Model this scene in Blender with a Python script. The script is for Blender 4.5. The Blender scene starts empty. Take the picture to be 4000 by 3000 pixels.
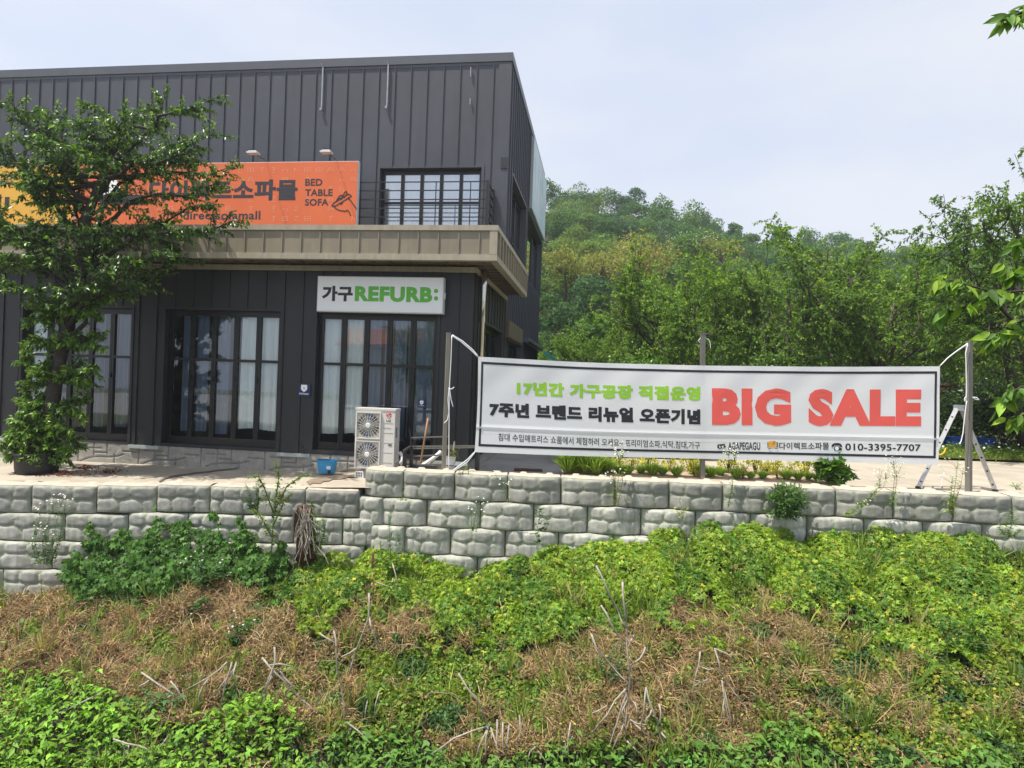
import bpy, math, random
import numpy as np
from mathutils import Matrix, Vector

rng = np.random.default_rng(7)
random.seed(7)
scene = bpy.context.scene
COL = scene.collection

# ------------------------------------------------------------------ camera
F = 2516.0                       # focal length in pixels of a 4000 px wide frame
ROLL = math.radians(2.05)
YAW = math.radians(7.83)         # the building is turned this much against the view axis
CAMZ = 1.95
cam_d = bpy.data.cameras.new('camera')
cam = bpy.data.objects.new('camera', cam_d)
COL.objects.link(cam)
cam_d.sensor_width = 36.0
cam_d.lens = 36.0 * F / 4000.0
cam_d.clip_start = 0.05
cam_d.clip_end = 2000
cr, sr = math.cos(ROLL), math.sin(ROLL)
cam.matrix_world = Matrix(((cr, -sr, 0, 0), (0, 0, -1, 0), (sr, cr, 0, CAMZ), (0, 0, 0, 1)))
scene.camera = cam

# ------------------------------------------------------------------ light
SUN = Vector((-0.36, -0.155, 0.92)).normalized()     # direction towards the sun
SUN_EL = math.asin(SUN.z)
SUN_AZ = math.atan2(SUN.x, SUN.y)
world = bpy.data.worlds.new('World')
scene.world = world
world.use_nodes = True
wn = world.node_tree
for n in list(wn.nodes):
    wn.nodes.remove(n)
w_out = wn.nodes.new('ShaderNodeOutputWorld')
w_bg = wn.nodes.new('ShaderNodeBackground')
w_sky = wn.nodes.new('ShaderNodeTexSky')
w_sky.sky_type = 'NISHITA'
w_sky.sun_disc = False
w_sky.sun_elevation = SUN_EL
w_sky.sun_rotation = SUN_AZ
w_sky.air_density = 1.0
w_sky.dust_density = 3.0
w_sky.ozone_density = 2.0
w_bg.inputs['Strength'].default_value = 0.15
# thin high cloud veil mixed over the clear sky
w_tc = wn.nodes.new('ShaderNodeTexCoord')
w_map = wn.nodes.new('ShaderNodeMapping')
w_map.inputs['Scale'].default_value = (0.9, 1.1, 2.4)
w_noise = wn.nodes.new('ShaderNodeTexNoise')
w_noise.inputs['Scale'].default_value = 1.6
w_noise.inputs['Detail'].default_value = 5
w_noise.inputs['Roughness'].default_value = 0.5
w_ramp = wn.nodes.new('ShaderNodeMapRange')
w_ramp.inputs['From Min'].default_value = 0.35
w_ramp.inputs['From Max'].default_value = 0.68
w_ramp.inputs['To Min'].default_value = 0.0
w_ramp.inputs['To Max'].default_value = 1.0
w_mix = wn.nodes.new('ShaderNodeMix')
w_mix.data_type = 'RGBA'
w_mix.inputs['Factor'].default_value = 0.84
w_veil = wn.nodes.new('ShaderNodeMix')
w_veil.data_type = 'RGBA'
w_veil.inputs['A'].default_value = (2.72, 3.18, 4.1, 1)
w_veil.inputs['B'].default_value = (3.95, 4.05, 4.28, 1)
wn.links.new(w_tc.outputs['Generated'], w_map.inputs['Vector'])
wn.links.new(w_map.outputs['Vector'], w_noise.inputs['Vector'])
wn.links.new(w_noise.outputs['Fac'], w_ramp.inputs['Value'])
wn.links.new(w_ramp.outputs['Result'], w_veil.inputs['Factor'])
wn.links.new(w_veil.outputs['Result'], w_mix.inputs['B'])
wn.links.new(w_sky.outputs['Color'], w_mix.inputs['A'])
wn.links.new(w_mix.outputs['Result'], w_bg.inputs['Color'])
wn.links.new(w_bg.outputs['Background'], w_out.inputs['Surface'])

sun_d = bpy.data.lights.new('sun', 'SUN')
sun_d.energy = 4.4
sun_d.angle = math.radians(0.6)
sun_d.color = (1.0, 0.95, 0.86)
sun = bpy.data.objects.new('sun', sun_d)
COL.objects.link(sun)
sun.rotation_euler = SUN.to_track_quat('Z', 'Y').to_euler()
sun.location = (0, 0, 40)

scene.view_settings.view_transform = 'Standard'
scene.view_settings.look = 'None'
scene.view_settings.gamma = 1.0
scene.view_settings.exposure = 0.62
scene.view_settings.use_curve_mapping = False
scene.render.engine = 'CYCLES'
scene.cycles.use_denoising = True
scene.cycles.max_bounces = 8
scene.cycles.transparent_max_bounces = 16

# ------------------------------------------------------------------ geometry of the place
def ray(x, y):
    a, b = (x - 2000) / F, -(y - 1500) / F
    return np.array([a * cr - b * sr, 1.0, a * sr + b * cr])
CAMP = np.array([0, 0, CAMZ])
def W(x, y, d):                       # a point of the picture put at distance d
    return CAMP + ray(x, y) * d
def Wz(x, y, z):                      # ... or on a level
    r = ray(x, y)
    return CAMP + r * ((z - CAMZ) / r[2])
def project(P):
    P = np.asarray(P, float) - CAMP
    d = P[..., 1]
    a, v = P[..., 0] / d, P[..., 2] / d
    return 2000 + F * (a * cr + v * sr), 1500 - F * (-a * sr + v * cr)
BXV = np.array([math.cos(YAW), -math.sin(YAW), 0])
BYV = np.array([math.sin(YAW), math.cos(YAW), 0])
BZV = np.array([0, 0, 1.0])
BO = np.array([-1.026, 15.585, 0.0])  # front right corner of the ground floor
def B2W(V):
    V = np.asarray(V, float)
    return BO + V[..., 0:1] * BXV + V[..., 1:2] * BYV + V[..., 2:3] * BZV
CAMB = np.array([(CAMP - BO) @ BXV, (CAMP - BO) @ BYV, CAMZ])
def Bp(x, y, ax, val):                # where a point of the picture meets a building plane
    r = ray(x, y)
    rb = np.array([r @ BXV, r @ BYV, r[2]])
    return CAMB + rb * ((val - CAMB[ax]) / rb[ax])

def terr(x, y):
    x = np.asarray(x, float)
    return np.interp(x, [-14, -5, -3, -1, 1.6, 3.4, 60], [-.5, -.40, -.34, -.28, -.26, -.02, -.02])

def hash2(i, j, s):
    n = np.sin(i * 127.1 + j * 311.7 + s * 74.7) * 43758.5453
    return n - np.floor(n)
def vnoise(x, y, s=0):
    xi, yi = np.floor(x), np.floor(y)
    fx, fy = x - xi, y - yi
    fx, fy = fx * fx * (3 - 2 * fx), fy * fy * (3 - 2 * fy)
    a, b = hash2(xi, yi, s), hash2(xi + 1, yi, s)
    c, d = hash2(xi, yi + 1, s), hash2(xi + 1, yi + 1, s)
    return (a * (1 - fx) + b * fx) * (1 - fy) + (c * (1 - fx) + d * fx) * fy
def fbm(x, y, s=0, o=3):
    t, a, n = 0, 1, 0
    for k in range(o):
        t = t + a * vnoise(x * 2 ** k, y * 2 ** k, s + k * 13)
        n += a
        a *= .5
    return t / n

# ------------------------------------------------------------------ materials
def mat(name, col, rough=0.6, var=0.0, scale=4.0, bump=0.0, bscale=40.0, metal=0.0, spec=0.5, streak=0.0, col2=None, attr=False, stretch=(1, 1, 1)):
    m = bpy.data.materials.new(name)
    m.use_nodes = True
    nt = m.node_tree
    p = nt.nodes['Principled BSDF']
    p.inputs['Base Color'].default_value = (*col, 1)
    p.inputs['Roughness'].default_value = rough
    p.inputs['Metallic'].default_value = metal
    p.inputs['Specular IOR Level'].default_value = spec
    geo = nt.nodes.new('ShaderNodeNewGeometry')
    last = None
    def mixin(fac_socket, a, b):
        mx = nt.nodes.new('ShaderNodeMix')
        mx.data_type = 'RGBA'
        nt.links.new(fac_socket, mx.inputs['Factor'])
        for k, v in (('A', a), ('B', b)):
            if isinstance(v, tuple):
                mx.inputs[k].default_value = v
            else:
                nt.links.new(v, mx.inputs[k])
        return mx.outputs['Result']
    base = (*col, 1)
    if attr:
        at = nt.nodes.new('ShaderNodeAttribute')
        at.attribute_name = 'tint'
        base = at.outputs['Color']
        last = base
    if var > 0 or col2:
        mp = nt.nodes.new('ShaderNodeMapping')
        mp.inputs['Scale'].default_value = stretch
        nt.links.new(geo.outputs['Position'], mp.inputs['Vector'])
        nz = nt.nodes.new('ShaderNodeTexNoise')
        nz.inputs['Scale'].default_value = scale
        nz.inputs['Detail'].default_value = 6
        nz.inputs['Roughness'].default_value = 0.62
        nt.links.new(mp.outputs['Vector'], nz.inputs['Vector'])
        rp = nt.nodes.new('ShaderNodeMapRange')
        rp.inputs['From Min'].default_value = 0.36
        rp.inputs['From Max'].default_value = 0.66
        nt.links.new(nz.outputs['Fac'], rp.inputs['Value'])
        if attr:
            hs = nt.nodes.new('ShaderNodeHueSaturation')
            hs.inputs['Value'].default_value = 1 - var
            nt.links.new(base, hs.inputs['Color'])
            last = mixin(rp.outputs['Result'], base, hs.outputs['Color'])
        else:
            dark = (*(col2 if col2 else tuple(c * (1 - var) for c in col)), 1)
            last = mixin(rp.outputs['Result'], base, dark)
    if streak > 0:
        mp = nt.nodes.new('ShaderNodeMapping')
        mp.inputs['Scale'].default_value = (7, 7, 0.55)
        nt.links.new(geo.outputs['Position'], mp.inputs['Vector'])
        nz = nt.nodes.new('ShaderNodeTexNoise')
        nz.inputs['Scale'].default_value = 1.6
        nz.inputs['Detail'].default_value = 4
        nt.links.new(mp.outputs['Vector'], nz.inputs['Vector'])
        rp = nt.nodes.new('ShaderNodeMapRange')
        rp.inputs['From Min'].default_value = 0.42
        rp.inputs['From Max'].default_value = 0.72
        rp.inputs['To Max'].default_value = streak
        nt.links.new(nz.outputs['Fac'], rp.inputs['Value'])
        last = mixin(rp.outputs['Result'], last if last is not None else base, tuple(c * 0.45 for c in col) + (1,))
    if last is not None:
        nt.links.new(last, p.inputs['Base Color'])
    if bump > 0:
        nb = nt.nodes.new('ShaderNodeTexNoise')
        nb.inputs['Scale'].default_value = bscale
        nb.inputs['Detail'].default_value = 5
        nt.links.new(geo.outputs['Position'], nb.inputs['Vector'])
        bp = nt.nodes.new('ShaderNodeBump')
        bp.inputs['Strength'].default_value = bump
        bp.inputs['Distance'].default_value = 0.02
        nt.links.new(nb.outputs['Fac'], bp.inputs['Height'])
        nt.links.new(bp.outputs['Normal'], p.inputs['Normal'])
    return m

def leaf_mat(name, rough=0.42, trans=0.35, spec=0.35, warm=(1.25, 1.35, 0.55)):
    m = bpy.data.materials.new(name)
    m.use_nodes = True
    nt = m.node_tree
    p = nt.nodes['Principled BSDF']
    out = nt.nodes['Material Output']
    at = nt.nodes.new('ShaderNodeAttribute')
    at.attribute_name = 'tint'
    nt.links.new(at.outputs['Color'], p.inputs['Base Color'])
    p.inputs['Roughness'].default_value = rough
    p.inputs['Specular IOR Level'].default_value = spec
    tr = nt.nodes.new('ShaderNodeBsdfTranslucent')
    ml = nt.nodes.new('ShaderNodeMix')
    ml.data_type = 'RGBA'
    ml.blend_type = 'MULTIPLY'
    ml.inputs['Factor'].default_value = 1
    nt.links.new(at.outputs['Color'], ml.inputs['A'])
    ml.inputs['B'].default_value = (*warm, 1)
    nt.links.new(ml.outputs['Result'], tr.inputs['Color'])
    mx = nt.nodes.new('ShaderNodeMixShader')
    mx.inputs['Fac'].default_value = trans
    nt.links.new(p.outputs['BSDF'], mx.inputs[1])
    nt.links.new(tr.outputs['BSDF'], mx.inputs[2])
    nt.links.new(mx.outputs['Shader'], out.inputs['Surface'])
    return m

def glass_mat(name, tint=(0.95, 0.98, 0.99), boost=0.09):
    m = bpy.data.materials.new(name)
    m.use_nodes = True
    nt = m.node_tree
    nt.nodes.remove(nt.nodes['Principled BSDF'])
    out = nt.nodes['Material Output']
    t = nt.nodes.new('ShaderNodeBsdfTransparent')
    t.inputs['Color'].default_value = (*tint, 1)
    g = nt.nodes.new('ShaderNodeBsdfGlossy')
    g.inputs['Roughness'].default_value = 0.012
    g.inputs['Color'].default_value = (0.92, 0.95, 1.0, 1)
    fr = nt.nodes.new('ShaderNodeFresnel')
    fr.inputs['IOR'].default_value = 1.5
    ad = nt.nodes.new('ShaderNodeMath')
    ad.operation = 'ADD'
    ad.inputs[1].default_value = boost
    nt.links.new(fr.outputs['Fac'], ad.inputs[0])
    mx = nt.nodes.new('ShaderNodeMixShader')
    nt.links.new(ad.outputs['Value'], mx.inputs['Fac'])
    nt.links.new(t.outputs['BSDF'], mx.inputs[1])
    nt.links.new(g.outputs['BSDF'], mx.inputs[2])
    nt.links.new(mx.outputs['Shader'], out.inputs['Surface'])
    return m

def cloth_mat(name, col, trans=0.4):
    m = bpy.data.materials.new(name)
    m.use_nodes = True
    nt = m.node_tree
    p = nt.nodes['Principled BSDF']
    out = nt.nodes['Material Output']
    p.inputs['Base Color'].default_value = (*col, 1)
    p.inputs['Roughness'].default_value = 0.7
    p.inputs['Specular IOR Level'].default_value = 0.2
    tr = nt.nodes.new('ShaderNodeBsdfTranslucent')
    tr.inputs['Color'].default_value = (*col, 1)
    mx = nt.nodes.new('ShaderNodeMixShader')
    mx.inputs['Fac'].default_value = trans
    nt.links.new(p.outputs['BSDF'], mx.inputs[1])
    nt.links.new(tr.outputs['BSDF'], mx.inputs[2])
    nt.links.new(mx.outputs['Shader'], out.inputs['Surface'])
    return m

M = {}
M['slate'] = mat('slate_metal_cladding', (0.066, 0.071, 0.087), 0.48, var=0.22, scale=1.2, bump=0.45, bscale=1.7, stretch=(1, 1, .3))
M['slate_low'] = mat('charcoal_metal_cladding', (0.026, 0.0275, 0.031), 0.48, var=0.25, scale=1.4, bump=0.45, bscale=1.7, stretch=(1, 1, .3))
M['slate_trim'] = mat('slate_metal_trim', (0.09, 0.098, 0.115), 0.45, var=0.12, scale=2)
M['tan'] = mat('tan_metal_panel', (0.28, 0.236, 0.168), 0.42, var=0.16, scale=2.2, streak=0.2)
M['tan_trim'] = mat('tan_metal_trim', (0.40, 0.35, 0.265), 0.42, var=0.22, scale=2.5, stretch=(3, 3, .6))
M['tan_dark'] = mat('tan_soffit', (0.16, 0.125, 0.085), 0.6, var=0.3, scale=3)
M['black_frame'] = mat('black_window_frame', (0.009, 0.0095, 0.011), 0.35)
M['iron'] = mat('black_painted_iron', (0.02, 0.02, 0.022), 0.45, var=0.3, scale=14)
M['glass'] = glass_mat('window_glass')
M['glass_up'] = glass_mat('upper_window_glass', (0.98, 0.995, 1.0), 0.42)
M['curtain'] = cloth_mat('pale_curtain', (0.90, 0.96, 0.93), 0.05)
M['curtain_blue'] = cloth_mat('blue_sheer_curtain', (0.24, 0.31, 0.44), 0.2)
M['room'] = mat('dim_interior', (0.10, 0.10, 0.11), 0.8, var=.3, scale=1)
M['galv'] = mat('galvanised_metal', (0.36, 0.39, 0.41), 0.45, var=0.25, scale=9, metal=0.4)
M['steel'] = mat('stainless_pipe', (0.62, 0.60, 0.54), 0.2, metal=1.0)
M['plinth'] = mat('stone_pattern_plinth', (0.30, 0.285, 0.255), 0.9, var=0.25, scale=6, bump=0.5, bscale=34, attr=True)
M['flash'] = mat('pale_flashing', (0.42, 0.47, 0.46), 0.5, var=.2, scale=6)
M['concrete'] = mat('pale_concrete', (0.43, 0.375, 0.295), 0.92, var=0.24, scale=1.1, bump=0.25, bscale=30)
M['drive'] = mat('grey_driveway_concrete', (0.34, 0.325, 0.30), 0.92, var=0.22, scale=1.3, bump=0.25, bscale=40)
M['block'] = mat('weathered_block_concrete', (0.44, 0.43, 0.39), 0.92, var=0.30, scale=4.5, bump=0.35, bscale=55, streak=0.55, attr=True)
M['mortar'] = mat('sandy_mortar', (0.52, 0.45, 0.36), 0.95, var=0.22, scale=5, bump=0.5, bscale=45)
M['soil'] = mat('dark_soil', (0.045, 0.032, 0.02), 0.95, var=0.5, scale=3, bump=0.6, bscale=18)
M['sand'] = mat('sandy_soil', (0.44, 0.33, 0.24), 0.95, var=0.3, scale=4, bump=0.4, bscale=25)
M['grass_ground'] = mat('rough_grass_ground', (0.10, 0.12, 0.035), 0.95, var=0.5, scale=.8, bump=.5, bscale=12)
M['forest_floor'] = mat('forest_floor', (0.030, 0.038, 0.014), 0.95, var=0.5, scale=.3)
M['bark'] = mat('dark_cherry_bark', (0.060, 0.048, 0.040), 0.85, var=0.45, scale=9, bump=0.7, bscale=26, stretch=(1, 1, 2.2))
M['bark_grey'] = mat('grey_brown_bark', (0.10, 0.078, 0.062), 0.9, var=0.4, scale=6)
M['leaf'] = leaf_mat('tree_leaf', 0.36, 0.30, 0.5)
M['leaf_mid'] = leaf_mat('orchard_leaf', 0.6, 0.45, 0.22)
M['leaf_soft'] = leaf_mat('weed_leaf', 0.55, 0.38, 0.3)
M['leaf_far'] = leaf_mat('far_leaf', 0.8, 0.42, 0.1)
M['dry'] = leaf_mat('dry_plant', 0.85, 0.15, 0.1, warm=(1, .9, .7))
M['deadwood'] = mat('bleached_dead_stem', (0.42, 0.37, 0.31), 0.85, var=0.45, scale=14)
M['pot'] = mat('black_rubber_planter', (0.016, 0.017, 0.019), 0.6, var=.3, scale=8)
M['white'] = mat('white_sign_face', (0.93, 0.93, 0.95), 0.45)
M['white_frame'] = mat('sign_box_edge', (0.66, 0.66, 0.66), 0.4)
M['orange'] = mat('orange_sign_print', (0.74, 0.155, 0.045), 0.5, var=.10, scale=.5)
M['icon'] = mat('pale_peach_print', (0.82, 0.36, 0.20), 0.5)
M['yellow'] = mat('yellow_sign_print', (0.78, 0.42, 0.05), 0.5, var=.06, scale=.5)
M['ink'] = mat('dark_print', (0.018, 0.02, 0.026), 0.5)
M['ink_soft'] = mat('charcoal_letter', (0.030, 0.028, 0.034), 0.5)
M['lime'] = mat('lime_green_print', (0.30, 0.60, 0.035), 0.5)
M['green_letter'] = mat('green_letter', (0.13, 0.50, 0.05), 0.45)
M['red'] = mat('coral_red_print', (0.88, 0.125, 0.10), 0.5)
M['banner'] = cloth_mat('white_banner_cloth', (0.95, 0.955, 0.985), 0.34)
M['banner_seam'] = cloth_mat('banner_seam_cloth', (0.9, 0.9, 0.95), 0.2)
M['pole'] = mat('taupe_painted_pole', (0.25, 0.225, 0.18), 0.5, var=.15, scale=4)
M['pole_grey'] = mat('grey_brown_pole', (0.19, 0.18, 0.155), 0.5, var=.15, scale=4)
M['rope'] = mat('white_rope', (0.78, 0.80, 0.82), 0.8)
M['ac'] = mat('ac_white_paint', (0.66, 0.64, 0.60), 0.45, var=.06, scale=3)
M['ac_dark'] = mat('ac_dark_grille', (0.07, 0.07, 0.07), 0.6)
M['ac_grille'] = mat('ac_grille_panel', (0.50, 0.48, 0.44), 0.5)
M['ac_fin'] = mat('fan_blade_grey', (0.24, 0.24, 0.23), 0.6)
M['blue_fan'] = mat('blue_fan_blade', (0.03, 0.16, 0.42), 0.5)
M['logo_red'] = mat('crimson_logo', (0.52, 0.012, 0.045), 0.4)
M['bucket'] = mat('sky_blue_plastic', (0.03, 0.29, 0.58), 0.35)
M['black_plastic'] = mat('black_plastic', (0.02, 0.022, 0.027), 0.5)
M['whiteplastic'] = mat('white_plastic', (0.74, 0.74, 0.73), 0.5, var=.08, scale=8)
M['wood'] = mat('broom_wood', (0.44, 0.22, 0.09), 0.6, var=.2, scale=12)
M['alu'] = mat('ladder_aluminium', (0.60, 0.60, 0.60), 0.42, var=.18, scale=10, metal=0.55)
M['barrel'] = mat('blue_drum_plastic', (0.012, 0.075, 0.36), 0.4, var=.2, scale=5)
M['hutwood'] = mat('brown_log_wall', (0.15, 0.065, 0.028), 0.8, var=.4, scale=6)
M['hutroof'] = mat('terracotta_roof', (0.42, 0.13, 0.06), 0.7, var=.3, scale=6)
M['navy'] = mat('navy_plaque', (0.012, 0.030, 0.10), 0.4)
M['teal'] = mat('teal_awning_cloth', (0.02, 0.30, 0.29), 0.6, var=.15, scale=5)
M['car'] = mat('black_car_paint', (0.012, 0.012, 0.014), 0.2, spec=.6)
M['tyre'] = mat('tyre_rubber', (0.015, 0.015, 0.015), 0.8)
M['rust'] = mat('rusty_iron', (0.09, 0.035, 0.02), 0.85, var=.4, scale=20)
M['litter'] = mat('brown_leaf_litter', (0.16, 0.06, 0.03), 0.9, var=.5, scale=30)
M['hose'] = mat('yellow_hose', (0.75, 0.42, 0.02), 0.5)
M['petal'] = mat('white_petal', (0.85, 0.85, 0.75), 0.6)
M['mat_green'] = mat('green_mat', (0.015, 0.12, 0.05), 0.8)
M['paint'] = mat('white_road_paint', (0.68, 0.66, 0.62), 0.8, var=.3, scale=9)
M['pale_house'] = mat('pale_house_wall', (0.62, 0.61, 0.58), 0.8, var=.1, scale=2)
M['print_sky'] = mat('pale_blue_print', (0.62, 0.70, 0.76), 0.4, var=.35, scale=.45, col2=(0.40, 0.58, 0.60))
M['print_brown'] = mat('faded_brown_print', (0.47, 0.43, 0.40), 0.5)

# ------------------------------------------------------------------ mesh collecting
class MB:
    def __init__(self):
        self.v, self.f, self.m = [], [], []
    def add(self, verts, faces, mi=0):
        o = len(self.v)
        self.v += [tuple(float(c) for c in p) for p in verts]
        self.f += [tuple(o + i for i in q) for q in faces]
        self.m += [mi] * len(faces)
    def box(self, x0, x1, y0, y1, z0, z1, mi=0):
        V = [(x, y, z) for z in (z0, z1) for y in (y0, y1) for x in (x0, x1)]
        self.add(V, [(0, 2, 3, 1), (4, 5, 7, 6), (0, 1, 5, 4), (2, 6, 7, 3), (0, 4, 6, 2), (1, 3, 7, 5)], mi)
    def obox(self, c, ax, ay, az, mi=0):           # box from centre and three half axes
        c, ax, ay, az = map(np.asarray, (c, ax, ay, az))
        V = [c + i * ax + j * ay + k * az for k in (-1, 1) for j in (-1, 1) for i in (-1, 1)]
        self.add(V, [(0, 2, 3, 1), (4, 5, 7, 6), (0, 1, 5, 4), (2, 6, 7, 3), (0, 4, 6, 2), (1, 3, 7, 5)], mi)
    def bar(self, a, b, wx, wy, mi=0, up=(0, 0, 1)):
        a, b = np.asarray(a, float), np.asarray(b, float)
        d = b - a
        L = np.linalg.norm(d)
        d = d / L
        up = np.asarray(up, float)
        if abs(d @ up) > .95:
            up = np.array([0, 1.0, 0])
        s = np.cross(d, up)
        s /= np.linalg.norm(s)
        t = np.cross(s, d)
        self.obox((a + b) / 2, s * wx / 2, t * wy / 2, d * L / 2, mi)
    def quad(self, a, b, c, d, mi=0):
        self.add([a, b, c, d], [(0, 1, 2, 3)], mi)
    def poly(self, pts, mi=0):
        self.add(pts, [tuple(range(len(pts)))], mi)
    def prism(self, pts, ext, mi=0):
        n = len(pts)
        pts = [np.asarray(p, float) for p in pts]
        ext = np.asarray(ext, float)
        self.add(pts + [p + ext for p in pts], [tuple(range(n - 1, -1, -1)), tuple(range(n, 2 * n))] + [(i, (i + 1) % n, n + (i + 1) % n, n + i) for i in range(n)], mi)
    def tube(self, path, rad, n=6, mi=0, cap=True):
        path = [np.asarray(p, float) for p in path]
        k = len(path)
        if not hasattr(rad, '__len__'):
            rad = [rad] * k
        V, Fc = [], []
        prev = None
        for i, p in enumerate(path):
            d = path[min(i + 1, k - 1)] - path[max(i - 1, 0)]
            d = d / (np.linalg.norm(d) + 1e-9)
            if prev is None:
                h = np.array([0, 0, 1.0]) if abs(d[2]) < .9 else np.array([1.0, 0, 0])
                s = np.cross(d, h)
            else:
                s = prev - d * (prev @ d)
            s = s / (np.linalg.norm(s) + 1e-9)
            prev = s
            t = np.cross(d, s)
            for j in range(n):
                a = 2 * math.pi * j / n
                V.append(p + rad[i] * (math.cos(a) * s + math.sin(a) * t))
        for i in range(k - 1):
            for j in range(n):
                Fc.append((i * n + j, i * n + (j + 1) % n, (i + 1) * n + (j + 1) % n, (i + 1) * n + j))
        if cap:
            Fc.append(tuple(range(n - 1, -1, -1)))
            Fc.append(tuple((k - 1) * n + j for j in range(n)))
        self.add(V, Fc, mi)
    def lathe(self, c, prof, n=20, mi=0, axis=None, cap=True):   # prof: (r, h) pairs
        c = np.asarray(c, float)
        if axis is None:
            ex, ey, ez = np.eye(3)
        else:
            ez = np.asarray(axis, float)
            ez = ez / np.linalg.norm(ez)
            h = np.array([0, 0, 1.0]) if abs(ez[2]) < .9 else np.array([1.0, 0, 0])
            ex = np.cross(h, ez)
            ex /= np.linalg.norm(ex)
            ey = np.cross(ez, ex)
        V, Fc = [], []
        for r, hh in prof:
            for j in range(n):
                a = 2 * math.pi * j / n
                V.append(c + r * (math.cos(a) * ex + math.sin(a) * ey) + hh * ez)
        for i in range(len(prof) - 1):
            for j in range(n):
                Fc.append((i * n + j, i * n + (j + 1) % n, (i + 1) * n + (j + 1) % n, (i + 1) * n + j))
        if cap:
            Fc.append(tuple(range(n - 1, -1, -1)))
            Fc.append(tuple((len(prof) - 1) * n + j for j in range(n)))
        self.add(V, Fc, mi)
    def grid(self, P, mi=0):                        # P: array (rows, cols, 3)
        P = np.asarray(P, float)
        r, c = P.shape[:2]
        self.add(P.reshape(-1, 3), [(i * c + j, i * c + j + 1, (i + 1) * c + j + 1, (i + 1) * c + j) for i in range(r - 1) for j in range(c - 1)], mi)
    def b2w(self):
        if self.v:
            self.v = [tuple(p) for p in B2W(np.array(self.v))]
        return self

ORG = {}
def link(o, parent=None):
    COL.objects.link(o)
    if parent is not None:
        o.parent = parent
def thing(name, label, cat, origin, group=None):
    o = bpy.data.objects.new(name, None)
    o.empty_display_size = 0.2
    o.location = tuple(float(c) for c in origin)
    link(o)
    ORG[o.name] = np.asarray(origin, float)
    o['label'] = label
    o['category'] = cat
    if group:
        o['group'] = group
    return o
def part(name, mb, mats, parent=None, smooth=False, origin=None, tint=None):
    me = bpy.data.meshes.new(name)
    V = np.array(mb.v, float)
    if parent is not None:
        org = ORG[parent.name]
    elif origin is not None:
        org = np.asarray(origin, float)
    else:
        org = np.zeros(3)
    me.from_pydata([tuple(p) for p in (V - org)], [], mb.f)
    if not isinstance(mats, (list, tuple)):
        mats = [mats]
    for m_ in mats:
        me.materials.append(m_)
    if len(mats) > 1:
        me.polygons.foreach_set('material_index', mb.m)
    if smooth:
        me.polygons.foreach_set('use_smooth', [True] * len(me.polygons))
    if tint is not None:
        a = me.attributes.new('tint', 'FLOAT_COLOR', 'POINT')
        a.data.foreach_set('color', np.c_[np.asarray(tint, float), np.ones(len(tint))].astype(np.float32).ravel())
    me.update()
    o = bpy.data.objects.new(name, me)
    link(o, parent)
    if parent is None:
        o.location = tuple(org)
    ORG[o.name] = org
    return o
def tag(o, label, cat, group=None):
    o['label'] = label
    o['category'] = cat
    if group:
        o['group'] = group
    return o
def kind(o, k):
    o['kind'] = k
    return o

# ------------------------------------------------------------------ leaves
T_CHERRY = (np.array([(0, 0, 0), (.38, -.21, .05), (.38, .21, .05), (1, 0, -.12), (.45, 0, -.03)]), np.array([(0, 1, 4), (1, 3, 4), (0, 4, 2), (4, 3, 2)]))
T_DIAMOND = (np.array([(0, 0, 0), (.45, -.27, .05), (1, 0, -.05), (.45, .27, .05)]), np.array([(0, 1, 2), (0, 2, 3)]))
T_BLADE = (np.array([(0, -.02, 0), (0, .02, 0), (.5, -.022, .0), (.5, .022, .0), (1, 0, -.16)]), np.array([(0, 2, 1), (1, 2, 3), (2, 4, 3)]))
def _palm(n, spread, tl, nl):
    v = [(0, 0, 0)]
    ang = np.linspace(-spread, spread, n)
    step = ang[1] - ang[0]
    ln = [tl * (1 - .38 * abs(a) / spread) for a in ang]
    v.append((math.cos(ang[0] - step * .5) * nl * .5, math.sin(ang[0] - step * .5) * nl * .5, 0))
    for k in range(n):
        v.append((math.cos(ang[k]) * ln[k], math.sin(ang[k]) * ln[k], -.10 * ln[k]))
        q = ang[k] + step * .5
        v.append((math.cos(q) * nl, math.sin(q) * nl, .03))
    t = []
    for k in range(n):
        i = 1 + 2 * k
        t += [(0, i, i + 1), (0, i + 1, i + 2)]
    return np.array(v), np.array(t)
T_PALM = _palm(5, 1.95, 1.0, .40)
T_TRI = _palm(3, .95, 1.0, .45)
_a = np.linspace(0, 2 * math.pi, 7)[:-1] + .5
T_ROUND = (np.array([(.5 + .5 * math.cos(q), .5 * math.sin(q), .03 * math.cos(2 * q)) for q in _a]), np.array([(0, 1, 2), (0, 2, 3), (0, 3, 5), (3, 4, 5)]))

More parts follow.
